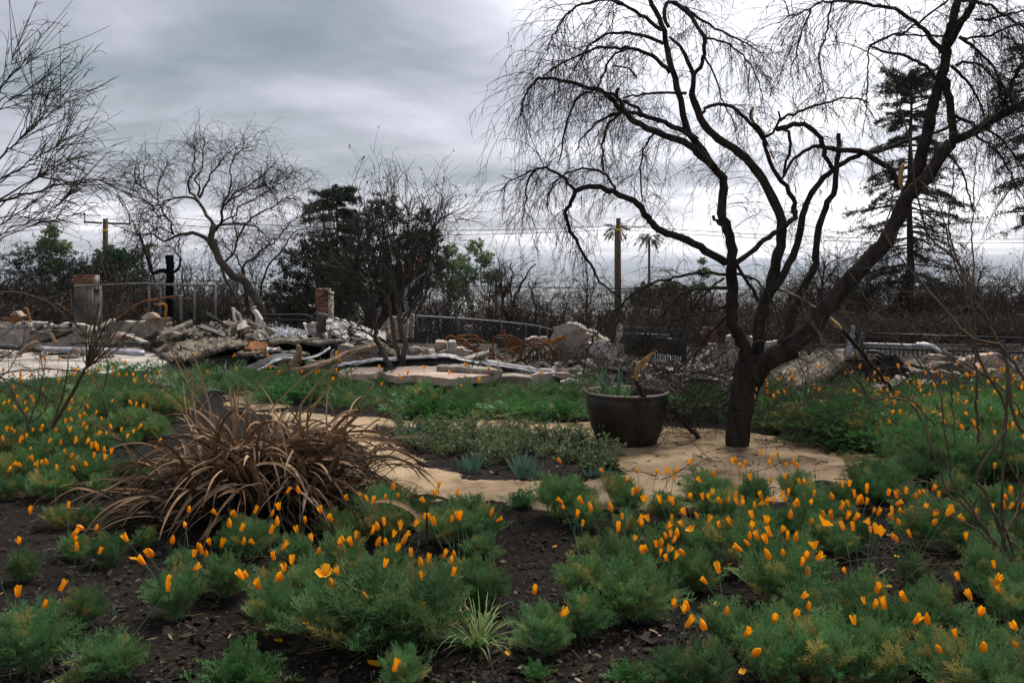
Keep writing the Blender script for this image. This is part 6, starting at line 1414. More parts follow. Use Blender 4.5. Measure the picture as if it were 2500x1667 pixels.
def tuft(mb, leaves, n, h, spread, r, origin=(0, 0, 0), lean=1.0, yellow=.14, ymin=.5, basew=.04, tall=1.0):
    for k in range(n):
        V, Q, Tr = leaves[r.integers(0, len(leaves))]
        out = r.random() ** .7
        el = math.radians(86 - 62 * out * lean + r.normal(0, 7)); yaw = r.random() * 6.283; L = h * r.uniform(.65, 1.15) * (1.0 if out < .75 else spread)
        roll = r.normal(0, .5)
        v_ = V * L
        cr_, sr_ = math.cos(roll), math.sin(roll); v_ = np.stack([v_[:, 0], v_[:, 1] * cr_ - v_[:, 2] * sr_, v_[:, 1] * sr_ + v_[:, 2] * cr_], -1)
        ce, se = math.cos(el), math.sin(el); v_ = np.stack([v_[:, 0] * ce - v_[:, 2] * se, v_[:, 1], v_[:, 0] * se + v_[:, 2] * ce], -1)
        cy, sy = math.cos(yaw), math.sin(yaw); v_ = np.stack([v_[:, 0] * cy - v_[:, 1] * sy, v_[:, 0] * sy + v_[:, 1] * cy, v_[:, 2] * tall], -1)
        v_ = v_ + np.asarray(origin) + np.array([r.normal(0, basew), r.normal(0, basew), 0])
        v_[:, 2] = np.maximum(v_[:, 2], .004 + origin[2])
        y_ = r.uniform(ymin, 1) if (r.random() < yellow * (.4 + 1.6 * out)) else r.uniform(0, .26) ** 1.2
        mb.add(v_, Q, Tr, tint=np.full(len(v_), y_))
    return mb
r0 = np.random.default_rng(42)
LEAF_HI = [feather_leaf(r0, 7, 4, lobew=.0130, droop=r0.uniform(.1, .5)) for _ in range(6)]
LEAF_LO = [feather_leaf(r0, 4, 2, lobew=.021, droop=r0.uniform(.1, .5)) for _ in range(5)]
LEAF_BROAD = [feather_leaf(r0, 6, 3, lobew=.030, droop=r0.uniform(.2, .6), pet=.25) for _ in range(5)]
POPPY = []
for k in range(10):
    r = np.random.default_rng(500 + k)
    POPPY.append(tuft(MB(), LEAF_HI, int(r.integers(72, 108)), .25, .9, r, yellow=[.06, .10, .18, .08, .30, .10, .05, .14, .4, .12][k], lean=r.uniform(.55, .9), basew=.03))
    st_ = grow(np.c_[r.normal(0, .02, (14, 2)), np.zeros(14)], np.c_[r.normal(0, .45, (14, 2)), np.ones(14)], .25 * r.uniform(.8, 1.35, 14), 6, .01, .05, 0, r)
    POPPY[-1].tubes(st_, taper(14, 7, .0019, .0010), 3, tint=np.full((14, 7), .16))
    rn = grow(np.c_[r.normal(0, .02, (5, 2)), np.full(5, .012)], np.c_[r.normal(0, 1, (5, 2)), np.full(5, .06)], .16 * r.uniform(.7, 1.3, 5), 6, .02, .12, 0, r); rn[:, :, 2] = np.maximum(rn[:, :, 2], .006)
    POPPY[-1].tubes(rn, taper(5, 7, .0016, .001), 3, tint=np.full((5, 7), .9))
    POPPY[-1] = POPPY[-1].mesh('foliage')
for me in POPPY: me.materials.append(M_pop)

# flower meshes: four petals wrapped in a cup, in several states
def flower_mesh(state, r):
    mb = MB(); Hh = {'bud': .040, 'cup': .040, 'tube': .042, 'open': .034, 'wide': .028, 'ragged': .038}[state]
    for k in range(4):
        a0 = k * 1.571 + r.normal(0, .12); nu, nv_ = 5, 4; g = []
        for i in range(nv_ + 1):
            t = i / nv_
            rad = {'bud': .0095 * math.sin(math.pi * min(1, .25 + .72 * t)) + .0015, 'cup': .006 + .0055 * t ** .6, 'tube': .0075 + .002 * t ** .5, 'open': .004 + .016 * t ** .9, 'wide': .004 + .026 * t ** .8, 'ragged': .006 + .007 * t}[state]
            sp_ = {'bud': 1.1, 'cup': .95, 'tube': 1.05, 'open': .80, 'wide': .72, 'ragged': .7}[state] * (1 - .22 * (t > .9))
            for j in range(nu):
                f = j / (nu - 1) * 2 - 1; a = a0 + f * sp_
                zz_ = Hh * (t - .10 * f * f * t * (state not in ('bud',))) * (1 + .10 * math.sin(k * 2.1 + f * 2)) + r.normal(0, .0009)
                rr_ = rad * (1 + .07 * (k % 2)) + r.normal(0, .0006) + (.0015 * math.sin(f * 5 + k) * t)
                g.append([rr_ * math.cos(a), rr_ * math.sin(a), zz_])
        id_ = np.arange(nu * (nv_ + 1)).reshape(nv_ + 1, nu)
        q_ = np.stack([id_[:-1, :-1], id_[:-1, 1:], id_[1:, 1:], id_[1:, :-1]], -1).reshape(-1, 4)
        mb.add(np.array(g), q_, tint=np.repeat(np.linspace(.75, 0, nv_ + 1), nu))
    me = mb.mesh('flower'); me.materials.append(M_petal); return me
rf = np.random.default_rng(77)
FLW = [flower_mesh(s_, rf) for s_ in ('bud', 'bud', 'cup', 'tube', 'tube', 'tube', 'tube', 'ragged', 'cup')]
FLW_WIDE = flower_mesh('wide', rf); FLW_OPEN = flower_mesh('open', rf)

# explicit flowers read off the photograph (pixels)
FL = []
FL += G3((258, 110), (585, 50), (710, 220), (822, 228), (165, 365), (620, 300), (648, 318), (1093, 345), (1472, 360), (1588, 215), (1855, 145), (1965, 225), (2062, 262), (2180, 140), (1895, 400), (1700, 400), (1800, 380), (658, 455), (848, 480), (1280, 480), (1305, 470), (1237, 540), (1432, 685), (1438, 790), (1660, 480), (1765, 480), (1732, 455), (1657, 590), (2085, 380), (2172, 395), (2118, 640), (2083, 660), (2222, 740), (378, 930), (152, 835), (515, 780), (2015, 175), (1617, 90))
FL += G4((190, 100), (290, 105), (133, 235), (75, 280), (65, 395), (118, 345), (272, 408), (340, 335), (392, 470), (460, 248), (547, 310), (668, 140), (763, 115), (830, 155), (873, 172), (1025, 62), (1068, 120), (965, 140), (1385, 52), (1360, 115), (1530, 112), (1277, 165), (1272, 278), (1320, 278), (1358, 320), (1538, 265), (1555, 275), (1490, 290), (1795, 262), (1845, 305), (960, 338), (908, 370), (1088, 365), (1198, 338), (862, 412), (735, 450), (645, 475), (622, 500), (703, 505), (903, 498), (978, 495), (1030, 430), (1103, 480), (1115, 425), (1055, 540), (1172, 585), (1505, 560), (1422, 578), (1485, 640), (1495, 735), (1297, 628), (1253, 660), (1258, 768), (962, 660), (598, 705), (563, 812), (440, 575), (178, 672), (95, 580), (155, 540), (230, 615), (115, 772), (155, 735), (820, 930), (1037, 1435))
FL += G5((430, 120), (440, 170), (585, 122), (655, 180), (540, 232), (815, 180), (1015, 62), (980, 90), (1272, 130), (1300, 155), (1200, 140), (1440, 130), (1535, 130), (1580, 130), (1605, 95), (1675, 150), (1735, 140), (1785, 100), (1805, 188), (1840, 180), (1850, 140), (900, 248), (1025, 272), (1045, 300), (1108, 285), (1285, 295), (1372, 315), (1392, 255), (1493, 278), (1575, 305), (1247, 345), (1660, 345), (1755, 350), (868, 358), (990, 420), (1245, 412), (1280, 400), (1297, 445), (1330, 398), (1087, 512), (1048, 558), (1168, 485), (1198, 468), (1195, 550), (1380, 535), (1245, 590), (1313, 575), (1925, 295), (1915, 375), (1900, 435), (1965, 435), (1898, 490), (1835, 530), (2035, 470), (2040, 335), (1975, 170), (2040, 170), (1940, 200), (1660, 725), (1310, 985), (1415, 1008), (1385, 1030), (1720, 1045), (1402, 1140), (1548, 1172), (1865, 1220), (1932, 1365), (208, 862), (422, 1038), (585, 340))
FL += G6((305, 30), (335, 30), (410, 125), (205, 105), (95, 160), (40, 165), (175, 130), (190, 155), (260, 205), (390, 180), (290, 190), (225, 300), (490, 275), (545, 290), (690, 50), (730, 135), (825, 100), (560, 135), (690, 205), (620, 220), (750, 190), (790, 178), (820, 190), (875, 255), (910, 275), (728, 300), (665, 295), (640, 380), (720, 390), (855, 400), (1170, 425), (1040, 440), (1065, 465), (1085, 330), (1025, 245), (1030, 285), (1175, 235), (1120, 250), (1055, 195), (1075, 70), (1135, 95), (1065, 130), (990, 120), (1205, 130), (1280, 220), (1345, 325), (1350, 270), (1370, 270), (1455, 255), (1510, 220), (1590, 290), (1345, 70), (1390, 95), (1240, 75), (1270, 80), (1690, 230), (1910, 170), (1925, 105), (1955, 60), (1950, 175), (1805, 210), (2050, 180), (390, 330), (40, 335), (70, 415), (40, 470), (60, 575), (165, 565), (265, 480), (200, 440), (155, 410), (350, 575), (430, 580), (315, 630), (365, 700), (655, 700), (315, 915), (810, 915), (965, 960), (1130, 905), (1195, 1075), (1305, 1060), (1525, 1165), (1405, 1280), (1745, 1260), (2005, 1245), (2000, 1110), (1545, 750), (1645, 905), (1830, 655), (1830, 785), (1870, 845), (1605, 440), (730, 1085), (258, 1060), (370, 995), (95, 1110), (880, 945), (900, 820))
FL += G1((70, 395), (125, 455), (200, 415), (705, 355), (890, 395), (1080, 435), (1145, 460), (545, 490), (760, 512), (640, 545), (575, 550), (520, 565), (815, 552), (658, 592), (690, 620), (260, 615), (335, 590), (55, 625), (95, 610), (115, 635), (450, 630), (560, 625), (780, 648), (885, 615), (850, 665), (965, 640), (1100, 620), (1065, 660), (25, 682), (155, 700), (180, 680), (390, 695), (610, 700), (685, 720), (595, 715), (730, 765), (765, 755), (780, 790), (830, 800), (885, 815), (750, 845), (835, 865), (520, 790), (565, 828), (265, 845), (375, 875), (100, 890), (170, 890), (335, 875), (300, 900), (65, 935), (690, 910), (595, 950), (450, 930), (1265, 730), (1235, 785), (1015, 700), (915, 690), (480, 720))
FL += G8((1828, 1080), (1925, 1085), (1985, 1050), (1605, 1140), (1575, 1150), (1640, 1185), (1690, 1170), (1895, 1160), (2070, 1150), (2125, 1125), (2165, 1155), (1200, 1165), (890, 1230), (980, 1225), (1055, 1210), (725, 1215), (412, 1215), (635, 1300), (1400, 1270), (1040, 1275), (1290, 1305), (1740, 1305), (2050, 1300), (35, 1150))
FL_OPEN = G6((480, 350), (850, 325), (895, 410), (935, 430), (415, 540)) + G5((1070, 145), (1255, 520), (1452, 355)) + G4((470, 720), (495, 710))

# plant zones: polygon (view pixels of the ground), plants per square metre, height, extra flowers per plant
ZONES = [
 ('left bed', D((-80, 905), (60, 890), (330, 890), (440, 930), (360, 1010), (270, 1060), (200, 1130), (-80, 1140)), 15, .23, .5),
 ('left mulch', D((-60, 1140), (200, 1130), (330, 1190), (420, 1280), (330, 1400), (150, 1400), (-60, 1260)), 5, .16, 0),
 ('front middle bed', D((400, 1260), (700, 1235), (760, 1200), (900, 1180), (1040, 1185), (1120, 1255), (1110, 1380), (1060, 1440), (780, 1470), (560, 1480), (450, 1420)), 12, .185, 0),
 ('right front bed', D((1255, 1162), (1420, 1155), (1650, 1175), (1850, 1150), (2080, 1100), (2450, 1170), (2450, 1640), (1450, 1640), (1390, 1500), (1340, 1380), (1320, 1290), (1265, 1215)), 14, .20, .12),
 ('strip behind the path', D((330, 878), (700, 880), (1000, 905), (1390, 912), (1390, 956), (1100, 958), (860, 954), (700, 930), (480, 905)), 15, .25, .35),
 ('bed right of the tree', D((1750, 930), (2450, 915), (2450, 1180), (2100, 1085), (1990, 1028), (1850, 1016), (1760, 990)), 15, .28, 1.5),
]
HOLES = [gpoly(D(*h_)) for h_ in [((1630, 1300), (1720, 1330), (1730, 1440), (1600, 1480), (1555, 1425), (1650, 1370)), ((2100, 1330), (2230, 1300), (2270, 1400), (2150, 1450), (2050, 1390)), ((1380, 1490), (1480, 1470), (1560, 1500), (1480, 1580), (1340, 1580)), ((660, 1235), (740, 1230), (720, 1290), (650, 1280)), ((40, 1190), (120, 1190), (150, 1240), (40, 1240))]]
CLUMP = gpoly(D((250, 1150), (330, 1060), (800, 1050), (890, 1120), (860, 1200), (700, 1230), (400, 1230)))
PL = []   # x, y, h, zone
cell = {}
def near_ok(x, y, rmin):
    i, j = int(x / .3), int(y / .3)
    for a in range(i - 1, i + 2):
        for b_ in range(j - 1, j + 2):
            for k in cell.get((a, b_), ()):
                if (PL[k][0] - x) ** 2 + (PL[k][1] - y) ** 2 < rmin * rmin: return False
    return True
def addp(x, y, h, z):
    PL.append([x, y, h, z]); cell.setdefault((int(x / .3), int(y / .3)), []).append(len(PL) - 1); return len(PL) - 1
SPECIAL = [  # view pixel of the base, height, width, label
 (75, 1545, .25, .9, 'bushy blue green poppy plant in the bottom left corner'), (245, 1562, .17, 1.1, 'low spreading poppy plant at the bottom left'), (405, 1420, .22, .75, 'upright poppy plant with fanned stems and pale runners at the left'),
 (870, 1490, .31, 1.1, 'largest dense poppy clump in the middle foreground'), (960, 1480, .28, 1.0, 'right half of the dense middle poppy clump'), (785, 1480, .26, 1.0, 'left half of the dense middle poppy clump'),
 (640, 1450, .22, .8, 'poppy clump left of the dense middle clump'), (1100, 1390, .23, .8, 'leaning poppy clump right of the dense middle clump'), (1255, 1500, .20, .8, 'lone poppy clump in the bare strip at bottom centre'), (1340, 1460, .18, .85, 'poppy clump right of the lone one at bottom centre'),
 (55, 1330, .15, .7, 'small poppy plant alone on the mulch at far left'), (930, 1575, .14, .8, 'small poppy tuft cut by the bottom edge'), (1280, 1190, .25, 1.0, 'dark dense poppy clump at the near edge of the path'), (1560, 1120, .05, .4, 'tiny poppy seedling on the sand'),
 (250, 1290, .17, .8, 'small poppy clump with yellow lower leaves at the left'), (2320, 1400, .22, 1.0, 'dense dark poppy clump under the right foreground shrub'), (1790, 1390, .25, 1.0, 'rounded dense poppy clump right of the bare mulch gap'),
]
sp_idx = {}
for (vx, vy, h, w_, lab) in SPECIAL:
    g_ = GP(vx * 1.06293, vy * 1.06293); sp_idx[addp(g_[0], g_[1], h, lab)] = (w_, lab)
for zi, (zn, poly, den, h, ex) in enumerate(ZONES):
    gp_ = gpoly(poly); x0, y0 = gp_.min(0); x1, y1 = gp_.max(0)
    for _ in range(int((x1 - x0) * (y1 - y0) * den * 1.6)):
        x, y = R.uniform(x0, x1), R.uniform(y0, y1)
        if not inside(gp_, np.array(x), np.array(y)): continue
        if any(inside(h_, np.array(x), np.array(y)) for h_ in HOLES) and R.random() < .88: continue
        if inside(CLUMP, np.array(x), np.array(y)): continue
        if zn.startswith('left mulch') and R.random() < .45: continue
        if not near_ok(x, y, .165): continue
        addp(x, y, h * R.uniform(.6, 1.25) * (1 if y < 9 else R.choice((.8, 1, 1.2))), zi)
# flowers -> plants
FLP = []
for (px, py), op in [(p_, 0) for p_ in FL] + [(p_, 1) for p_ in FL_OPEN]:
    best = None
    for _ in range(6):
        h = R.uniform(.20, .34) if py > 1120 else R.uniform(.25, .38)
        d_ = (EYE - h) * F / (py - HZ); x = (px - CX) / F * d_
        k = min(range(len(PL)), key=lambda q_: (PL[q_][0] - x) ** 2 + (PL[q_][1] - d_) ** 2)
        dd_ = math.hypot(PL[k][0] - x, PL[k][1] - d_)
        if best is None or dd_ < best[0]: best = (dd_, h, d_, x, k)
    dd_, h, d_, x, k = best
    if dd_ > .26 and float(path_sd(np.array(x), np.array(d_ - .05))) < .35: k = addp(x + R.uniform(-.05, .05), d_ + R.uniform(-.06, .06), .16, 'lone')
    FLP.append((k, x, d_, h, op))
for k in range(len(PL)):
    z = PL[k][3]
    if isinstance(z, int):
        ex = ZONES[z][4]; n = int(ex) + (R.random() < ex % 1)
        for _ in range(n): FLP.append((k, PL[k][0] + R.gauss(0, .09), PL[k][1] + R.gauss(0, .09), PL[k][2] * R.uniform(1.1, 1.5) + .03, 0))
order = sorted(range(len(PL)), key=lambda k: PL[k][1])
IND = set(order[:296]) | set(sp_idx)
byp = {}
for f in FLP: byp.setdefault(f[0], []).append(f)
stuff_fol = MB(); stuff_fl = MB(); rs = np.random.default_rng(9)
def me_arrays(me):
    v_ = np.empty(len(me.vertices) * 3, np.float32); me.vertices.foreach_get('co', v_)
    q_ = np.empty(len(me.polygons) * 4, np.int32); me.loops.foreach_get('vertex_index', q_)
    t_ = np.empty(len(me.vertices), np.float32); me.attributes['tint'].data.foreach_get('value', t_)
    return v_.reshape(-1, 3), q_.reshape(-1, 4), t_
FLA = [me_arrays(me) for me in FLW]
def stem_curve(b_, t_):
    f = np.linspace(0, 1, 6)[:, None]; c_ = b_ * (1 - f) + t_ * f
    bow = np.array([R.gauss(0, .02), R.gauss(0, .02), 0.]); c_ += np.sin(f * 3.14159) * bow; c_[:, :2] = b_[:2] + (t_[:2] - b_[:2]) * (f ** 1.4) + (np.sin(f * 3.14159) * bow)[:, :2]
    return c_
nfl = 0
for k in order:
    x, y, h, z = PL[k]; g_ = gzf(x, y)
    if k in IND:
        w_, lab = sp_idx.get(k, (R.uniform(.7, 1.05), None)); grp = None
        nfk = len(byp.get(k, ()))
        if lab is None:
            fl_ = 'without flowers' if nfk == 0 else ('with one orange flower' if nfk == 1 else 'with several orange flowers')
            if z == 'lone':
                where = 'the edge of the sandy path' if path_sd(np.array(x), np.array(y)) > -.6 else ('the left mulch' if x < -.8 else 'the right mulch')
                lab = 'small poppy plant ' + fl_ + ' by itself at ' + where
            else:
                size = 'tall' if h > ZONES[z][3] * 1.05 else ('small' if h < ZONES[z][3] * .8 else 'medium')
                gp_ = gpoly(ZONES[z][1]); pxs = CX + (gp_[:, 0] / gp_[:, 1]) * F; u_ = (CX + x / y * F - pxs.min()) / (min(2500, pxs.max()) - max(0, pxs.min()) + 1); v_ = (y - gp_[:, 1].min()) / np.ptp(gp_[:, 1])
                lab = size + ' poppy plant ' + fl_ + ', ' + ('near ' if v_ < .33 else ('mid ' if v_ < .66 else 'far ')) + ('left' if u_ < .33 else ('centre' if u_ < .66 else 'right')) + ' of the ' + ZONES[z][0]
            grp = lab.replace('plant ', 'plants ', 1)
        t = bpy.data.objects.new('poppy_plant', None); COL.objects.link(t); t.empty_display_size = .05
        t.location = (x, y, g_); tag(t, lab, 'poppy', grp)
        fo = bpy.data.objects.new('foliage', POPPY[R.randrange(10)] if not isinstance(z, str) or z == 'lone' else POPPY[R.choice((0, 1, 3, 6))]); COL.objects.link(fo); fo.parent = t
        s = h / .25; fo.scale = (s * w_, s * w_, s); fo.rotation_euler = (R.gauss(0, .08), R.gauss(0, .08), R.random() * 6.28)
        for (_, fx, fy, fh, op) in byp.get(k, ()):
            tip = np.array([fx - x, fy - y, fh]); b_ = np.array([R.gauss(0, .02), R.gauss(0, .02), 0.])
            c_ = stem_curve(b_, tip)
            so_ = MB().tubes(c_, np.linspace(.0022, .0014, 6), 4).obj('stem', M_stem, t); so_.location = (0, 0, 0)
            d_ = c_[-1] - c_[-2]; d_ = d_ / np.linalg.norm(d_) + np.array([R.gauss(0, .22), R.gauss(0, .22), .25])
            fo_ = bpy.data.objects.new('flower', (FLW_WIDE if R.random() < .5 else FLW_OPEN) if op else R.choice(FLW)); COL.objects.link(fo_); fo_.parent = so_
            fo_.location = [float(q_) for q_ in c_[-1]]; s_ = R.uniform(.78, 1.15) * (1.1 if op else 1)
            fo_.scale = (s_, s_, s_ * R.uniform(.85, 1.15)); fo_.rotation_euler = Vector(d_.tolist()).to_track_quat('Z', 'Y').to_euler(); nfl += 1
        if R.random() < .35:    # seed pods and green buds on thin stems
            for _ in range(R.choice((1, 2))):
                tip = np.array([R.gauss(0, .09), R.gauss(0, .09), h * R.uniform(1.1, 1.5)]); c_ = stem_curve(np.zeros(3), tip)
                so_ = MB().tubes(np.concatenate([c_, c_[-1:] + [[0, 0, .014]], c_[-1:] + [[0, 0, .034]]]), [.002, .0018, .0016, .0015, .0014, .0016, .0045, .0006], 5).obj('bud_stem', M_stem, t); so_.location = (0, 0, 0)
    else:
        tuft(stuff_fol, LEAF_LO, 34, h, 1.1, rs, (x, y, g_), yellow=.05, basew=.06)
        for (_, fx, fy, fh, op) in byp.get(k, ()):
            v_, q_, t_ = FLA[R.randrange(len(FLA))]; s_ = R.uniform(.95, 1.4); a = R.random() * 6.28
            vr = np.stack([v_[:, 0] * math.cos(a) - v_[:, 1] * math.sin(a), v_[:, 0] * math.sin(a) + v_[:, 1] * math.cos(a), v_[:, 2]], -1) * s_
            tl_ = np.array([R.gauss(0, .25), R.gauss(0, .25), 0]); vr = vr + vr[:, 2:3] * tl_
            stuff_fl.add(vr + [fx, fy, g_ + fh], q_, tint=t_)
            stuff_fol.tubes(stem_curve(np.array([x, y, g_]), np.array([fx, fy, g_ + fh])), .0018, 3, tint=np.zeros((1, 6)))
tag(stuff_fol.obj('poppy_field', M_pop), 'mass of green poppy foliage in the far beds before the ruins', 'poppies', kind='stuff')
if stuff_fl.n: tag(stuff_fl.obj('far_poppy_bloom', M_petal), 'scattered orange blooms over the far poppy beds', 'poppies', kind='stuff')
print('plants', len(PL), 'individual', len(IND), 'flowers', nfl)

# bright green leafy weeds
WEED = []
for k in range(4):
    r = np.random.default_rng(600 + k); WEED.append(tuft(MB(), LEAF_BROAD, 60, .25, 1.1, r, yellow=.05, lean=1.05, basew=.05).mesh('foliage')); WEED[-1].materials.append(M_weed)
for (vx, vy, h, w_, lab) in [(565, 1575, .20, .75, 'bright green leafy weed at the bottom edge left of centre'), (505, 1580, .10, .8, 'smaller leafy weed cut by the bottom edge left of centre'), (950, 958, .28, 1.5, 'bright green leafy weed clump left behind the path'), (1065, 960, .24, 1.3, 'bright green leafy weed clump in the middle behind the path'),
    (1010, 956, .22, 1.2, 'leafy weed between the two bright clumps behind the path'), (1195, 962, .28, 1.5, 'wide green weed clump behind the path right of the middle one'), (1290, 964, .26, 1.4, 'green weed clump behind the path close to the pot'), (660, 925, .30, 1.4, 'bright green weed mound above the scorched clump'),
    (285, 880, .3, 1.4, 'green weed clump at the corner of the pale floor'), (250, 872, .24, 1.2, 'low green weed beside the pale floor at left'), (1900, 1010, .42, 1.7, 'big dark green leafy weed right of the tree base'), (1990, 1020, .40, 1.7, 'second dark leafy weed further right of the tree base'), (2090, 1050, .36, 1.6, 'leafy weed mound at the right end of the sand'),
    (1840, 985, .34, 1.4, 'leafy weed directly behind the tree base at right'), (1560, 950, .30, 1.4, 'green weed seen between the pot and the trunk'), (1620, 955, .32, 1.4, 'green weed just left behind the trunk'), (940, 1150, .10, 1.1, 'low green weed on the path edge beside the scorched clump'), (880, 1130, .12, 1.0, 'low green weed under the right side of the scorched clump'), (1190, 1165, .10, 1.2, 'low green weed at the path edge below the bed'), (1230, 1568, .07, .8, 'seedling with broad leaves at the bottom edge'), (1440, 1570, .09, 1.0, 'fresh green weed at the bottom edge right of centre')]:
    g_ = GP(vx * 1.06293, vy * 1.06293); t = bpy.data.objects.new('leafy_weed', None); COL.objects.link(t); t.location = (g_[0], g_[1], gzf(g_[0], g_[1])); t.empty_display_size = .05
    tag(t, lab, 'weed'); fo = bpy.data.objects.new('foliage', WEED[R.randrange(4)]); COL.objects.link(fo); fo.parent = t; s = h / .25; fo.scale = (s * w_, s * w_, s); fo.rotation_euler = (0, 0, R.random() * 6.28)

# low weeds covering the island bed
bw = MB(); r = np.random.default_rng(88)
isl = gpoly(D((905, 1000), (950, 985), (1180, 990), (1330, 1005), (1390, 1040), (1410, 1085), (1300, 1092), (1150, 1075), (1020, 1062), (950, 1035)))
x0, y0 = isl.min(0); x1, y1 = isl.max(0); n = 0
while n < 170:
    x, y = R.uniform(x0, x1), R.uniform(y0, y1)
    if not inside(isl, np.array(x), np.array(y)): continue
    n += 1; h = R.choice((.07, .12, .16, .22)) * R.uniform(.8, 1.2)
    if math.sin(x * 6.1) + math.cos(y * 7.7 + x * 2) > 1.0: continue
    st_ = grow(np.tile([x, y, gzf(x, y)], (9, 1)), np.c_[r.normal(0, .6, (9, 2)), np.ones(9)], h * r.uniform(.6, 1.2, 9), 5, .02, .12, 0, r)
    bw.tubes(st_, .0015, 3, tint=np.full((9, 6), .3)); leaf_cloud(bw, st_[:, 2:].reshape(-1, 3), .03, 110, .018, r.uniform(0, .2), .8, .28, 1.4, r)
tag(bw.obj('bed_weed', M_bedweed), 'tangle of small pale green weeds filling the oval bed', 'weeds', kind='stuff')
pk = MB(); leaf_cloud(pk, np.array([[R.uniform(x0, x1) * .9, R.uniform(y0 + .3, y1), R.uniform(.1, .19)] for _ in range(60)]), .02, 90, .008, 0, 1, 0, 1.2)
tag(pk.obj('weed_bloom', mat('pink_bloom', (.5, .25, .42)), smooth=False), 'tiny pink blooms over the oval bed', 'flowers', kind='stuff')

# strap leaf tool
def ribbon(c_, w_, m, name, parent, fold=.25, tint=None, twist=0., lat=None):
    n = len(c_); T_ = norm(np.gradient(c_, axis=0))
    L_ = np.cross(T_, np.array([0, 0, 1.]) if lat is None else lat) + 1e-6; L_ = norm(L_)
    if twist:
        N_ = np.cross(L_, T_); a = (np.linspace(0, 1, n) * twist)[:, None]; L_ = L_ * np.cos(a) + N_ * np.sin(a)
    N_ = norm(np.cross(L_, T_))
    w_ = np.asarray(w_)[:, None]
    V = np.stack([c_ - L_ * w_ * .5 + N_ * w_ * fold, c_, c_ + L_ * w_ * .5 + N_ * w_ * fold], 1).reshape(-1, 3)
    id_ = np.arange(n * 3).reshape(n, 3); q_ = np.stack([id_[:-1, :-1], id_[:-1, 1:], id_[1:, 1:], id_[1:, :-1]], -1).reshape(-1, 4)
    return MB().add(V, q_, tint=None if tint is None else np.repeat(tint, 3)).obj(name, m, parent)
# iris fans
for (vx, vy, h, n, lab) in [(1088, 1086, .20, 6, 'grey green iris fan at the left of the oval bed front'), (1198, 1098, .23, 8, 'largest grey green iris fan in the middle of the oval bed front'), (1225, 1098, .17, 4, 'small iris fan touching the largest one'), (945, 1020, .26, 6, 'tall pointed iris fan at the left end of the oval bed'), (1358, 1100, .13, 3, 'small iris pair at the right front of the oval bed'), (1388, 1095, .14, 3, 'thin iris shoots at the right end of the oval bed'), (1068, 1080, .13, 4, 'short iris shoots left of the left fan')]:
    g_ = GP(vx * 1.06293, vy * 1.06293); t = root('iris_plant', (g_[0], g_[1], gzf(g_[0], g_[1])), lab, 'iris')
    for k in range(n):
        a = (k / max(1, n - 1) - .5) * 1.1 + R.gauss(0, .06); L = h * R.uniform(.7, 1.1)
        c_ = np.array([[g_[0] + math.sin(a) * L * s_ + .03 * (k / n - .5), g_[1] + R.uniform(-.01, .01), .0 + math.cos(a) * L * s_] for s_ in np.linspace(0, 1, 7)])
        ribbon(c_, np.array([.020, .026, .027, .025, .020, .012, .002]), M_iris, 'leaf', t, .1, np.r_[np.zeros(5), .3 * (k == 0), .9 * (R.random() < .3)], lat=np.array([0, 1., 0]))
# dark strappy plant in front of the ruins
g_ = GP(555, 932); t = root('strappy_plant', (g_[0], g_[1], 0), 'dark green strap leaved plant in front of the black hollow', 'plant')
for k in range(26):
    a = R.random() * 6.28; c_ = grow(np.array([[g_[0], g_[1], 0]]), np.array([[math.cos(a) * .7, math.sin(a) * .7, 1.]]), R.uniform(.3, .55), 9, R.uniform(.05, .22), .03)[0]
    ribbon(c_, .022 * np.array([.8, 1, 1, 1, .95, .9, .8, .6, .4, .1]), M_dkleaf, 'leaf', t, .15)
# grass tuft bottom centre
g_ = GP(1165, 1585); t = root('grass_tuft', (g_[0], g_[1], 0), 'fresh green grass tuft with dry tips at bottom centre', 'grass')
for k in range(85):
    a = R.random() * 6.28; c_ = grow(np.array([[g_[0] + R.gauss(0, .015), g_[1] + R.gauss(0, .015), 0]]), np.array([[math.cos(a) * R.uniform(.3, 1.6), math.sin(a) * .9, 1.]]), R.uniform(.16, .33), 7, R.uniform(.03, .26), .04)[0]; c_[:, 2] = np.maximum(c_[:, 2], .008)
    ribbon(c_, .0075 * np.array([.8, 1, 1, .95, .85, .65, .4, .05]), M_grass, 'blade', t, .15, np.linspace(0, R.random() ** 3, 8) if k % 7 else np.full(8, .6))

# ------------------------------------------------------------------ the scorched strap leaved clump
CB = GP(640, 1262); CL = root('scorched_clump', (CB[0], CB[1], 0), 'large scorched clump of brown arching strap leaves at centre left', 'plant')
rc = np.random.default_rng(31); NL = 700
extra = MB()
def ribbon_into(mb, c_, w_, fold, tint, twist):
    n = len(c_); T_ = norm(np.gradient(c_, axis=0)); L_ = norm(np.cross(T_, np.array([0, 0, 1.])) + 1e-6); N_ = np.cross(L_, T_)
    a = (np.linspace(0, 1, n) * twist)[:, None]; L_ = L_ * np.cos(a) + N_ * np.sin(a); N_ = norm(np.cross(L_, T_)); w_ = np.asarray(w_)[:, None]
    V = np.stack([c_ - L_ * w_ * .5 + N_ * w_ * fold, c_, c_ + L_ * w_ * .5 + N_ * w_ * fold], 1).reshape(-1, 3)
    id_ = np.arange(n * 3).reshape(n, 3); mb.add(V, np.stack([id_[:-1, :-1], id_[:-1, 1:], id_[1:, 1:], id_[1:, :-1]], -1).reshape(-1, 4), tint=np.repeat(tint, 3))
CLV = []
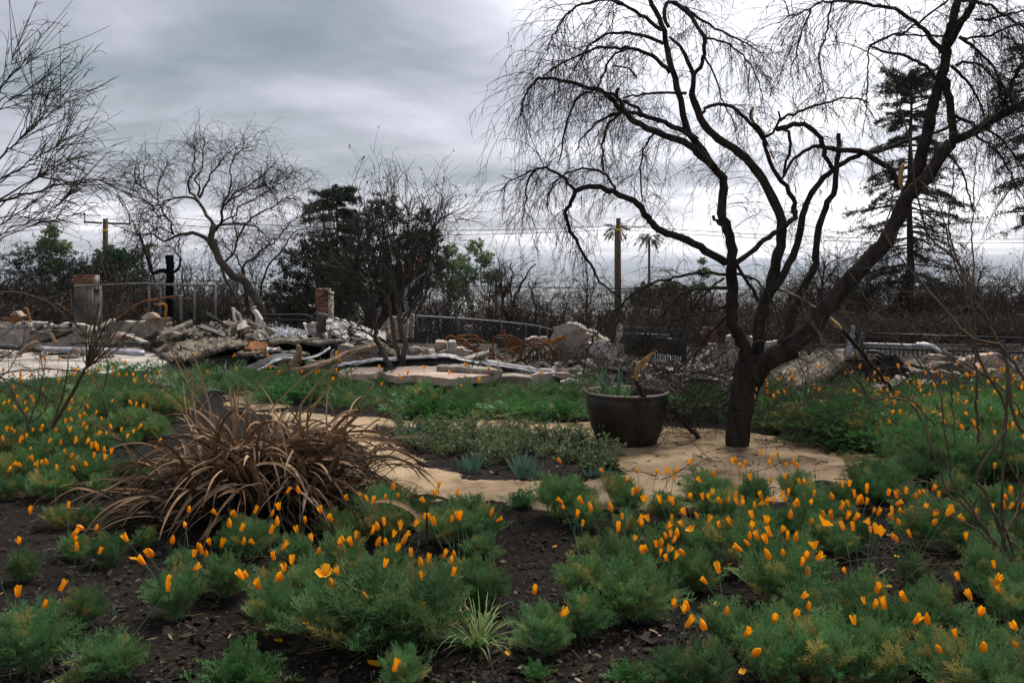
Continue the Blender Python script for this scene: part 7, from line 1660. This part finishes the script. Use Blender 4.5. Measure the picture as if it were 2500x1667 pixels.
for k in range(NL):
    bx_ = rc.normal(0, .24); by_ = rc.normal(0, .15); s0 = np.array([[CB[0] + bx_, CB[1] + by_, .0]])
    f = rc.random(); an = rc.random() * 6.283
    out = np.array([math.cos(an) + bx_ * 1.6, (math.sin(an) + by_ * 1.5 - .15) * .8])
    if f < .66: L = rc.uniform(.68, 1.0); o_ = rc.uniform(.2, .62); d_ = np.array([[out[0] * o_, out[1] * o_, 1.0]]); dr = rc.uniform(.125, .21)
    elif f < .88: L = rc.uniform(.5, .82); d_ = np.array([[out[0] * 1.0, out[1] * .8, .75]]); dr = rc.uniform(.10, .18)
    else: L = rc.uniform(.4, .62); d_ = np.array([[out[0] * .4, out[1] * .4, 1.0]]); dr = rc.uniform(.04, .16)
    c_ = grow(s0, d_, L, 15, dr, .05, 0, rc)[0]
    if rc.random() < .25: c_[9:] += np.cumsum(np.tile([0, 0, -.020], (7, 1)), 0)      # kinked and hanging
    c_[:, 2] = np.maximum(c_[:, 2], .01 + .03 * rc.random())
    w0 = rc.uniform(.009, .020) if rc.random() < .75 else rc.uniform(.020, .034); t_ = np.linspace(0, 1, 16)
    w_ = w0 * 1.25 * np.interp(t_, [0, .15, .6, .9, 1], [.8, 1, .85, .45, .08])
    ch = np.clip(np.interp(t_, [0, .25, .5, .85, 1], [1.0, .97, .30, .12, .8 if rc.random() < .4 else .2]) + rc.normal(0, .14), 0, 1)
    if rc.random() < .25: ch = np.clip(ch + .5, 0, 1)
    CLV.append((c_, w_, rc.uniform(.1, .55), ch, rc.normal(0, 1.1)))
CLV.sort(key=lambda q_: q_[0][6, 1])          # the nearest ones are single parts, the rest is one mass
for i, (c_, w_, fo_, ch, tw_) in enumerate(CLV):
    if i < 240: ribbon(c_, w_, M_dry, 'leaf', CL, fo_, ch, tw_)
    else: ribbon_into(extra, c_, w_, fo_, ch, tw_)
extra.obj('inner_leaf', M_dry, CL)['kind'] = 'stuff'
# collapsed broad leaves lying on the crown
for k in range(22):
    x = rc.normal(.22, .22); c0 = np.array([[CB[0] + x, CB[1] + rc.normal(0, .12), rc.uniform(.40, .52)]])
    c_ = grow(c0, np.array([[rc.choice((-1, 1)) * 1.0, rc.normal(0, .4), .12]]), rc.uniform(.28, .45), 15, rc.uniform(.02, .10), .06, 0, rc)[0]
    w_ = rc.uniform(.024, .042) * np.interp(np.linspace(0, 1, 16), [0, .2, .7, 1], [.6, 1, .9, .2])
    ribbon(c_, w_, M_dry, 'leaf', CL, rc.uniform(.2, .5), np.clip(rc.normal(.05, .08) + np.linspace(0, .2, 16), 0, 1), rc.normal(0, .9))
for pix, w_ in [(D((445, 905), (440, 870), (415, 830), (372, 770), (345, 730), (330, 700)), .016), (D((450, 960), (440, 900), (420, 860), (395, 810), (350, 740)), .018), (D((485, 950), (472, 900), (450, 830), (430, 796)), .022), (D((430, 960), (424, 920), (420, 875)), .016),
                (D((610, 960), (640, 920), (720, 850), (800, 815)), .016), (D((690, 930), (730, 880), (780, 830), (850, 790)), .018), (D((560, 960), (600, 880), (660, 850), (690, 848)), .014), (D((350, 960), (345, 920), (365, 880)), .012), (D((640, 985), (720, 930), (745, 905)), .02), (D((860, 880), (790, 860), (720, 845)), .012)]:
    c_, _ = limb(pix, 4, 2, CB[1] + R.uniform(-.1, .1), CB[1] + R.uniform(-.05, .2), 16)
    c_ = np.concatenate([spline(np.array([[CB[0] + R.gauss(0, .1), CB[1], .1], c_[0]]), 6)[:-1], c_])
    n = len(c_); ribbon(c_, w_ * .62 * np.interp(np.linspace(0, 1, n), [0, .3, .8, 1], [.6, 1, .8, .1]), M_straw, 'stalk_leaf', CL, .3, None, lat=np.array([0, 1., 0]))

# heap of fallen dry leaves behind the clump
g_ = GP(850, 958); LP = root('dry_leaf_heap', (g_[0], g_[1], 0), 'heap of straw coloured fallen strap leaves below the fallen log', 'leaf heap')
for k in range(70):
    x, y = GP(R.uniform(660, 970), R.uniform(925, 965))[:2]; a = R.gauss(.05, .35) + (3.14 if R.random() < .5 else 0)
    c_ = grow(np.array([[x, y, R.uniform(.03, .16)]]), np.array([[math.cos(a), math.sin(a), R.gauss(.05, .15)]]), R.uniform(.3, .9), 10, R.uniform(0, .06), .07)[0]; c_[:, 2] = np.maximum(c_[:, 2], .02)
    ribbon(c_, R.uniform(.014, .035) * np.interp(np.linspace(0, 1, 11), [0, .2, .8, 1], [.5, 1, .8, .1]), M_straw, 'leaf', LP, .3, None, R.gauss(0, 1))

# bent wooden edging of the oval bed
for lab, pix, w0, w1 in [('dark bent edging board at the left end of the oval bed', G7((60, 225), (100, 300), (150, 360), (220, 410), (290, 440), (370, 475), (460, 520)), 9, 5), ('thin black edging along the front of the oval bed', G7((560, 550), (640, 570), (740, 590), (850, 600)), 4.5, 4), ('black edging piece below the largest iris fan', G7((1030, 625), (1110, 625), (1190, 630)), 6, 4), ('black edging strip at the right front of the oval bed', G7((1450, 650), (1600, 650), (1720, 640), (1800, 610), (1840, 590)), 5, 4)]:
    pts = np.array([GP(x, y, .03) for x, y in pix]); c_ = spline(pts, 22); r_ = np.linspace(w0, w1, 22) / F * c_[:, 1] * .5
    c_[:, 2] = gz(c_[:, 0], c_[:, 1]) + r_ * .9
    tag(MB().tubes(c_, r_, 7, cap=True).obj('bed_edging', M_bark), lab, 'edging')
st_ = np.array([GP(x, y) for x, y in G7((350, 560), (375, 558))])
for k, (p_, lab) in enumerate(zip(st_, ('left one of two small dark stones on the path', 'right one of two small dark stones on the path'))):
    o = bpy.data.objects.new('path_stone', CHK[2][k]); COL.objects.link(o); o.location = [float(q_) for q_ in p_]; o.scale = (.03, .025, .025); tag(o, lab, 'stone')
# thin dark stake in the middle clump
c_ = np.array([GP(1042, 1410), GP(1042, 1410) + [0, 0, .20], GP(1042, 1410) + [.002, 0, .36]]); tag(MB().tubes(c_, [.008, .007, .006], 6, cap=True).obj('stake', M_bark), 'thin dark stake standing among the middle poppies', 'stake')
# fallen petals and dead leaves on the mulch
pet = MB().add([[-.018, -.010, 0], [.002, -.016, .006], [.02, -.006, .002], [.016, .012, .007], [-.004, .015, .002], [-.02, .006, .006]], [[0, 1, 4, 5], [1, 2, 3, 4]], tint=np.zeros(6)).mesh('petal'); pet.materials.append(M_petal)
for k, (x, y) in enumerate(G5((1142, 688), (618, 712), (1745, 655), (1650, 938), (370, 470), (975, 980), (1790, 700), (1845, 1515)) + G6((985, 825), (960, 885), (1235, 885), (1275, 845), (1225, 945), (165, 1500), (255, 1555), (70, 1245), (1060, 600)) + G4((345, 1105), (385, 1140), (870, 1410), (1315, 1180), (125, 1215), (1925, 1352)) + G3((1140, 475))):
    g_ = GP(x, y, .015); o = bpy.data.objects.new('fallen_petal', pet); COL.objects.link(o); o.location = (g_[0], g_[1], gzf(g_[0], g_[1]) + .018); o.rotation_euler = (R.gauss(0, .3), R.gauss(0, .3), R.random() * 6.28); s_ = R.uniform(.8, 1.4); o.scale = (s_, s_, s_)
    wh = 'left of centre' if x < 1250 else ('in the gaps of the right bed' if x < 1900 else 'under the right foreground shrub')
    tag(o, 'fallen orange petal on the dark mulch ' + wh, 'petal', 'fallen petals ' + wh)

# ------------------------------------------------------------------ glazed pot
DP = float(GP(1535, 1086)[1]); PX = P(1530, 900, DP)[0]; sc_ = DP / F
PT = root('clay_pot', (PX, DP, gzf(PX, DP)), 'big dark brown glazed clay pot beside the tree', 'pot')
HT = 128 * sc_ + .02
prof = [(.0, 0), (66, 0), (70, 4), (76, 18), (86, 45), (94, 75), (98, 100), (99, 116), (97, 121), (97, 126)]
def lathe(pr, k=56):
    pr = np.array(pr) * sc_; a = np.arange(k) * 2 * np.pi / k
    V = np.stack([pr[:, None, 0] * np.cos(a), pr[:, None, 0] * np.sin(a), np.broadcast_to(pr[:, None, 1], (len(pr), k))], -1) + [PX, DP, gzf(PX, DP) - .005]
    id_ = np.arange(len(pr) * k).reshape(len(pr), k); q_ = np.stack([id_[:-1], np.roll(id_[:-1], -1, 1), np.roll(id_[1:], -1, 1), id_[1:]], -1).reshape(-1, 4)
    return MB().add(V.reshape(-1, 3), q_)
lathe(prof).obj('body', M_pot, PT)
lathe([(97, 125.5), (102, 127), (104, 130), (102.5, 133), (97, 134), (92, 132), (90, 126), (90, 112)]).obj('rim', M_pot_rim, PT)
lathe([(90.5, 112), (40, 116), (0.1, 117)]).obj('soil', M_char_shade, PT)
zr = gzf(PX, DP) + 116 * sc_
PG = root('potted_plant', (PX - .12, DP, zr), 'green strappy plant with broad aloe leaves growing in the clay pot', 'plant')
for k in range(130):
    a = R.random() * 6.28; c_ = grow(np.array([[PX - .12 + R.gauss(0, .08), DP + R.gauss(0, .08), zr]]), np.array([[math.cos(a) * .8, math.sin(a) * .6, 1.]]), R.uniform(.10, .24), 7, R.uniform(.05, .3), .06)[0]
    ribbon(c_, .006 * np.array([.8, 1, 1, .95, .85, .65, .4, .1]), M_grass, 'blade', PG, .1, np.full(8, .05))
for k in range(11):
    a = R.uniform(-.7, .7); c_ = grow(np.array([[PX - .13 + R.gauss(0, .06), DP + R.gauss(0, .05), zr]]), np.array([[math.sin(a), R.gauss(0, .3), 1.2]]), R.uniform(.18, .34), 9, .03, .02)[0]
    ribbon(c_, .034 * np.interp(np.linspace(0, 1, 10), [0, .25, .7, 1], [.8, 1, .7, .05]), M_iris, 'leaf', PG, .3, np.full(10, .1), lat=np.array([0, 1., 0]))
DRY = root('dead_pot_plant', (PX + .05, DP + .1, zr), 'dead dark brown leaves hanging over the left rim of the pot', 'plant')
for k in range(40):
    a = R.uniform(1.8, 4.5) if k % 2 else R.uniform(-.6, 1.4); c_ = grow(np.array([[PX + math.cos(a) * .32, DP + math.sin(a) * .25, zr + .02]]), np.array([[math.cos(a) * .5, math.sin(a) * .5, 1.]]), R.uniform(.12, .35), 9, R.uniform(.1, .45), .08)[0]
    ribbon(c_, R.uniform(.006, .016) * np.interp(np.linspace(0, 1, 10), [0, .3, 1], [.7, 1, .1]), M_dry, 'leaf', DRY, .3, np.full(10, R.uniform(.2, .9)), R.gauss(0, 1))
HS = root('hanging_roots', (PX + .05, DP - .36, zr), 'dry stringy stems hanging down the front of the pot', 'stems')
for k in range(9):
    x = PX + .05 + R.gauss(0, .03); c_ = np.array([[x - .03, DP - .33, zr + .08], [x, DP - .375, zr - .02], [x + .03 + R.gauss(0, .02), DP - .365, zr - .16], [x + .02 + R.gauss(0, .04), DP - .30, zr - .30], [x + R.gauss(0, .03), DP - .275, zr - .41]])
    MB().tubes(spline(c_, 16), np.linspace(.004, .0018, 16), 4).obj('stem', M_twig_grey, HS)
for o in bpy.data.objects:
    if '_base' in o: del o['_base']
